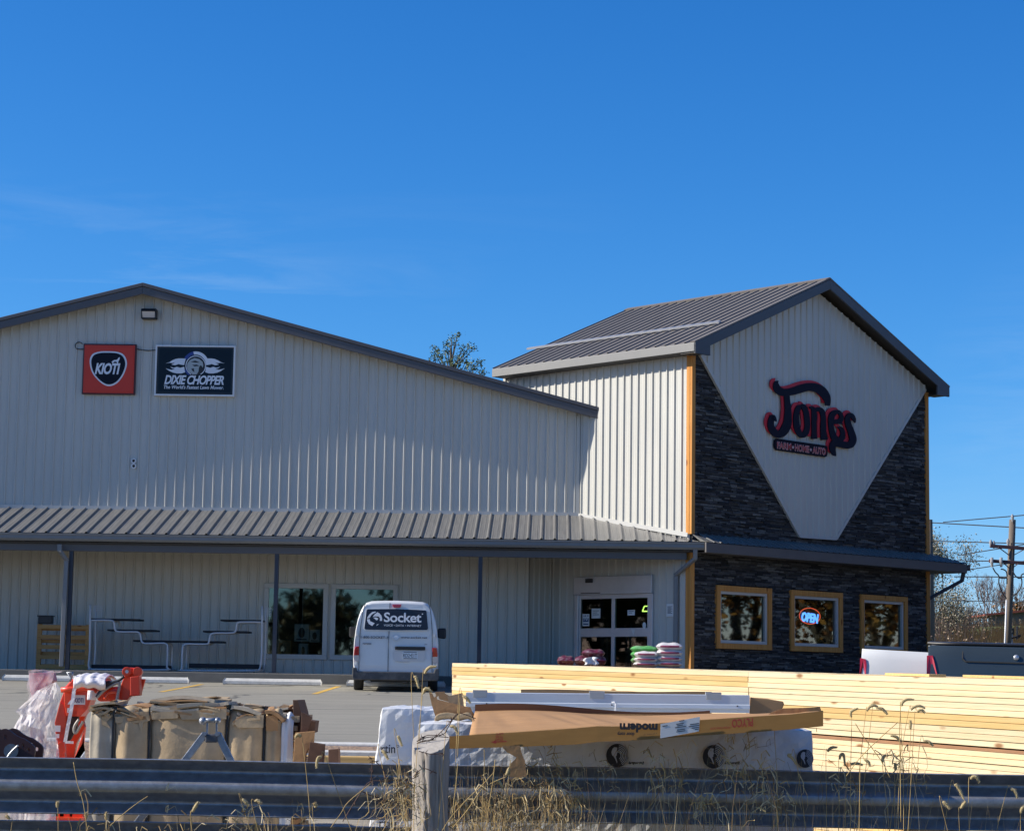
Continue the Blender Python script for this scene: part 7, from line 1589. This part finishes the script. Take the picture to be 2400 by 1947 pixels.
# foxtail stalks, each a thing: head points in photo pixels (start where the stalk meets it, through, end), foot x
z7=lambda x,y:(1850+x/3.891,1540+y/3.891)
z4=lambda x,y:(400+x/4.266,1540+y/4.266)
z3=lambda x,y:(x/4.266,1540+y/4.266)
FX=[
 ([z7(565,545),z7(560,500),z7(590,475),z7(630,466)],1995,'hooked left, against the pale lumber, leftmost of the high heads'),
 ([z7(708,490),z7(725,455),z7(765,437),z7(810,450)],1985,'low broad arch, second of the high heads on the lumber'),
 ([z7(790,462),z7(840,465),z7(875,495),z7(893,522)],1965,'arching down to the right beside the broad arch'),
 ([z7(1022,445),z7(1035,405),z7(1075,383),z7(1140,385)],2112,'topmost head against the lumber, hooked right'),
 ([z7(1108,480),z7(1140,450),z7(1190,442),z7(1240,465)],2060,'broad arch right of the topmost head'),
 ([z7(1165,500),z7(1185,480),z7(1215,483),z7(1240,508)],2110,'small dark hook under the broad arch'),
 ([z7(1105,655),z7(1103,625),z7(1104,595),z7(1105,570)],2100,'upright narrow head on the lumber'),
 ([z7(1003,765),z7(990,735),z7(960,718),z7(922,714)],2115,'curling left at the brown spacer strip'),
 ([z7(1225,762),z7(1262,765),z7(1290,782),z7(1312,808)],2075,'drooping right just under the brown spacer strip'),
 ([z7(350,860),z7(365,835),z7(395,820),z7(438,820)],1925,'small hook low on the lumber near the white package'),
 ([z7(458,930),z7(468,890),z7(495,888),z7(508,990)],1950,'dark inverted V just above the rail'),
 ([z7(560,975),z7(590,967),z7(630,968),z7(670,982)],1972,'lying nearly flat along the rail top'),
 ([z7(680,930),z7(705,940),z7(725,960),z7(735,995)],2010,'short dark arch drooping at the rail top'),
 ([z7(850,960),z7(850,930),z7(862,905),z7(880,892)],2090,'thin pale curve above the rail, left of the tall stalks'),
 ([z7(965,1030),z7(968,1005),z7(966,980),z7(962,960)],2100,'short upright head at the rail top edge'),
 ([z7(1655,1110),z7(1672,1088),z7(1705,1092),z7(1735,1138)],2280,'bright nodding head on the rail at the right'),
 ([z7(1503,1162),z7(1530,1170),z7(1560,1220),z7(1590,1292)],2185,'big drooping head on a long bowed stalk'),
 ([z7(2018,1205),z7(2045,1205),z7(2065,1235),z7(2080,1282)],2290,'nodding head near the right edge of the rail'),
 ([z7(1398,1312),z7(1420,1330),z7(1445,1355),z7(1465,1375)],2230,'short slanting head low on the rail'),
 ([z7(1562,1378),z7(1580,1350),z7(1595,1330),z7(1608,1312)],2225,'slanting upward head low on the rail'),
 ([z7(2112,1420),z7(2115,1390),z7(2130,1365),z7(2150,1350)],2370,'fat pale head cut by the right edge'),
 ([z7(20,885),z7(-10,890),z7(30,920),z7(62,975)],1900,'thick pale arch before the last round logo'),
 ([z6(1620,180),z6(1630,150),z6(1560,150),z6(1485,182)],1808,'plump arch in front of the cardboard print'),
 ([z5(618,165),z5(640,125),z5(680,95),z5(740,92)],962,'tall arching head over the van bumper'),
 ([z5(515,205),z5(530,195),z5(545,240),z5(562,308)],965,'stubby drooping head before the van wheel shadow'),
 ([z5(606,365),z5(620,320),z5(655,315),z5(692,348)],975,'fat arch at the torn carton end'),
 ([z5(345,785),z5(360,800),z5(375,840),z5(395,888)],980,'pale head lying on the far white package'),
 ([z5(190,930),z5(215,945),z5(235,985),z5(258,1020)],935,'pale slanting head below the rtin lettering'),
 ([z5(872,690),z5(910,690),z5(935,720),z5(948,765)],1010,'small arch left of the cardboard corner'),
 ([z5(995,385),z5(1030,400),z5(1055,425),z5(1078,460)],1060,'fuzzy head across the end of the door track'),
 ([z5(1310,1235),z5(1345,1232),z5(1375,1255),z5(1398,1295)],1130,'green tinged arch on the rail below the hanging flap'),
 ([z5(1465,1100),z5(1455,1130),z5(1445,1155),z5(1432,1178)],1140,'slanting head left of the hanging flap'),
 ([z4(1300,800),z4(1285,775),z4(1262,775),z4(1245,805)],735,'nodding head on a tall stalk right of the bale'),
 ([z4(1512,995),z4(1480,1000),z4(1462,1050),z4(1462,1108)],930,'hanging arch before the sawn timber'),
 ([z4(715,1412),z4(740,1435),z4(765,1460),z4(788,1482)],640,'detached looking short head on the lower left rail'),
 ([z4(842,1440),z4(862,1430),z4(885,1440),z4(900,1458)],650,'small curved head on the lower left rail'),
 ([z4(1440,1500),z4(1455,1480),z4(1440,1465),z4(1432,1455)],735,'stubby head at the rail bottom right of the bale'),
 ([z4(215,1545),z4(235,1510),z4(255,1475),z4(278,1442)],440,'slanting head low on the rail under the tow stand'),
 ([z3(575,1500),z3(572,1475),z3(572,1455),z3(572,1440)],137,'little upright head low on the rail under the loader'),
 ([z3(1060,1620),z3(1060,1595),z3(1060,1570),z3(1058,1548)],245,'upright head at the rail bottom left of centre'),
 ([z3(1925,1540),z3(1945,1505),z3(1962,1475),z3(1980,1445)],435,'slanting head at the rail bottom below the bale'),
 ([z3(98,1615),z3(85,1600),z3(72,1588),z3(60,1578)],40,'short head in the lower left corner'),
 ([z3(862,1610),z3(862,1590),z3(860,1570),z3(858,1548)],205,'pale upright head where the thin stalk crosses the rail'),
]
rng=random.Random(4)
for hp,fx,l in FX:
    Y=rng.uniform(12.3,12.55) if fx<1200 else rng.uniform(12.62,12.9); H=[atY(x,y,Y) for x,y in hp]; foot=gpt(fx,Y+rng.uniform(-.05,.05))
    t=thing('foxtail','dry foxtail grass, '+l,'grass stalk',foot,group='foxtail stalks')
    P_=smoothpts([tuple(p) for p in H],5); 
    d=(H[0]-H[1]).normalized(); mid=foot.lerp(H[0],.55)+Vector((rng.uniform(-.03,.03),0,.02))
    S_=smoothpts([tuple(foot),tuple(mid),tuple(H[0]+d*.02),tuple(H[0])],5)
    MB().tube(S_,[.0022-.0010*i/len(S_) for i in range(len(S_))],5,caps=False).build('stem',M['straw'],t,smooth=True)
    n_=len(P_); rs=[.0085*(math.sin(math.pi*(.12+.8*i/(n_-1)))**.6) for i in range(n_)]
    mb=MB(); mb.tube(P_,rs,8)
    for i in range(n_-1):
        p=Vector(P_[i]); ax=(Vector(P_[i+1])-p).normalized()
        for k_ in range(12):
            v=ax.cross(Vector((rng.gauss(0,1),rng.gauss(0,1),rng.gauss(0,1)))).normalized(); e=(v+ax*.7).normalized(); s_=ax.cross(v)*.0007; q=p+v*rs[i]*.7; L_=rng.uniform(.010,.018); mb.add([q-s_,q+s_,q+e*L_],[(0,1,2)])
    mb.build('seed_head',M['seed'],t)
# long bare stalks crossing the rail
BS=[([z3(735,1045),z3(770,1240),z3(830,1440),z3(870,1700)],'long bare stalk crossing the rail below the loader'),([z3(1480,1385),z3(1380,1450),z3(1250,1550),z3(1100,1680)],'long slanting bare stalk low under the bale'),
([z5(1310,1150),z5(1180,1290),z5(1040,1420),z5(880,1600),z5(790,1740)],'long slanting stalk right of the fence post, lower of two'),([z5(1440,1190),z5(1300,1250),z5(1180,1330),z5(1050,1520),z5(900,1700)],'long slanting stalk right of the fence post, upper of two'),
([z5(1325,1020),z5(1300,1250),z5(1260,1500),z5(1230,1740)],'straight upright stalk between the fence post and hanging flap'),([z5(950,1060),z5(935,1250),z5(910,1450),z5(900,1560)],'upright stalk just right of the fence post'),
([z5(1215,920),z5(1215,1150),z5(1200,1400),z5(1190,1740)],'tall upright stalk left of the hanging flap'),([z5(975,400),z5(965,560),z5(960,760),z5(950,1000)],'thin stalk in front of the torn carton end'),
([z7(245,640),z7(250,680)],'tiny broken stalk tip at the package corner'),([z7(990,590),z7(800,760),z7(640,920),z7(520,1080)],'long slanting stalk across the lumber, rising right'),([z7(600,600),z7(690,740),z7(850,960),z7(920,1100)],'long slanting stalk across the lumber, falling right'),
([z7(1015,450),z7(1005,700),z7(1012,1000),z7(1018,1500)],'straight vertical stalk across the lumber and rail'),([z4(2000,1260),z4(1780,1440),z4(1700,1560),z4(1600,1700)],'jointed bare stalk running up to the barbed wire')]
for L_,l in BS:
    Y=rng.uniform(12.0,12.3); P_=smoothpts([tuple(atY(x,y,Y)) for x,y in L_],5); tag(MB().tube(P_,.0022,5).build('bare_stalk',M['straw'],smooth=True),l,'grass stalk','bare grass stalks')
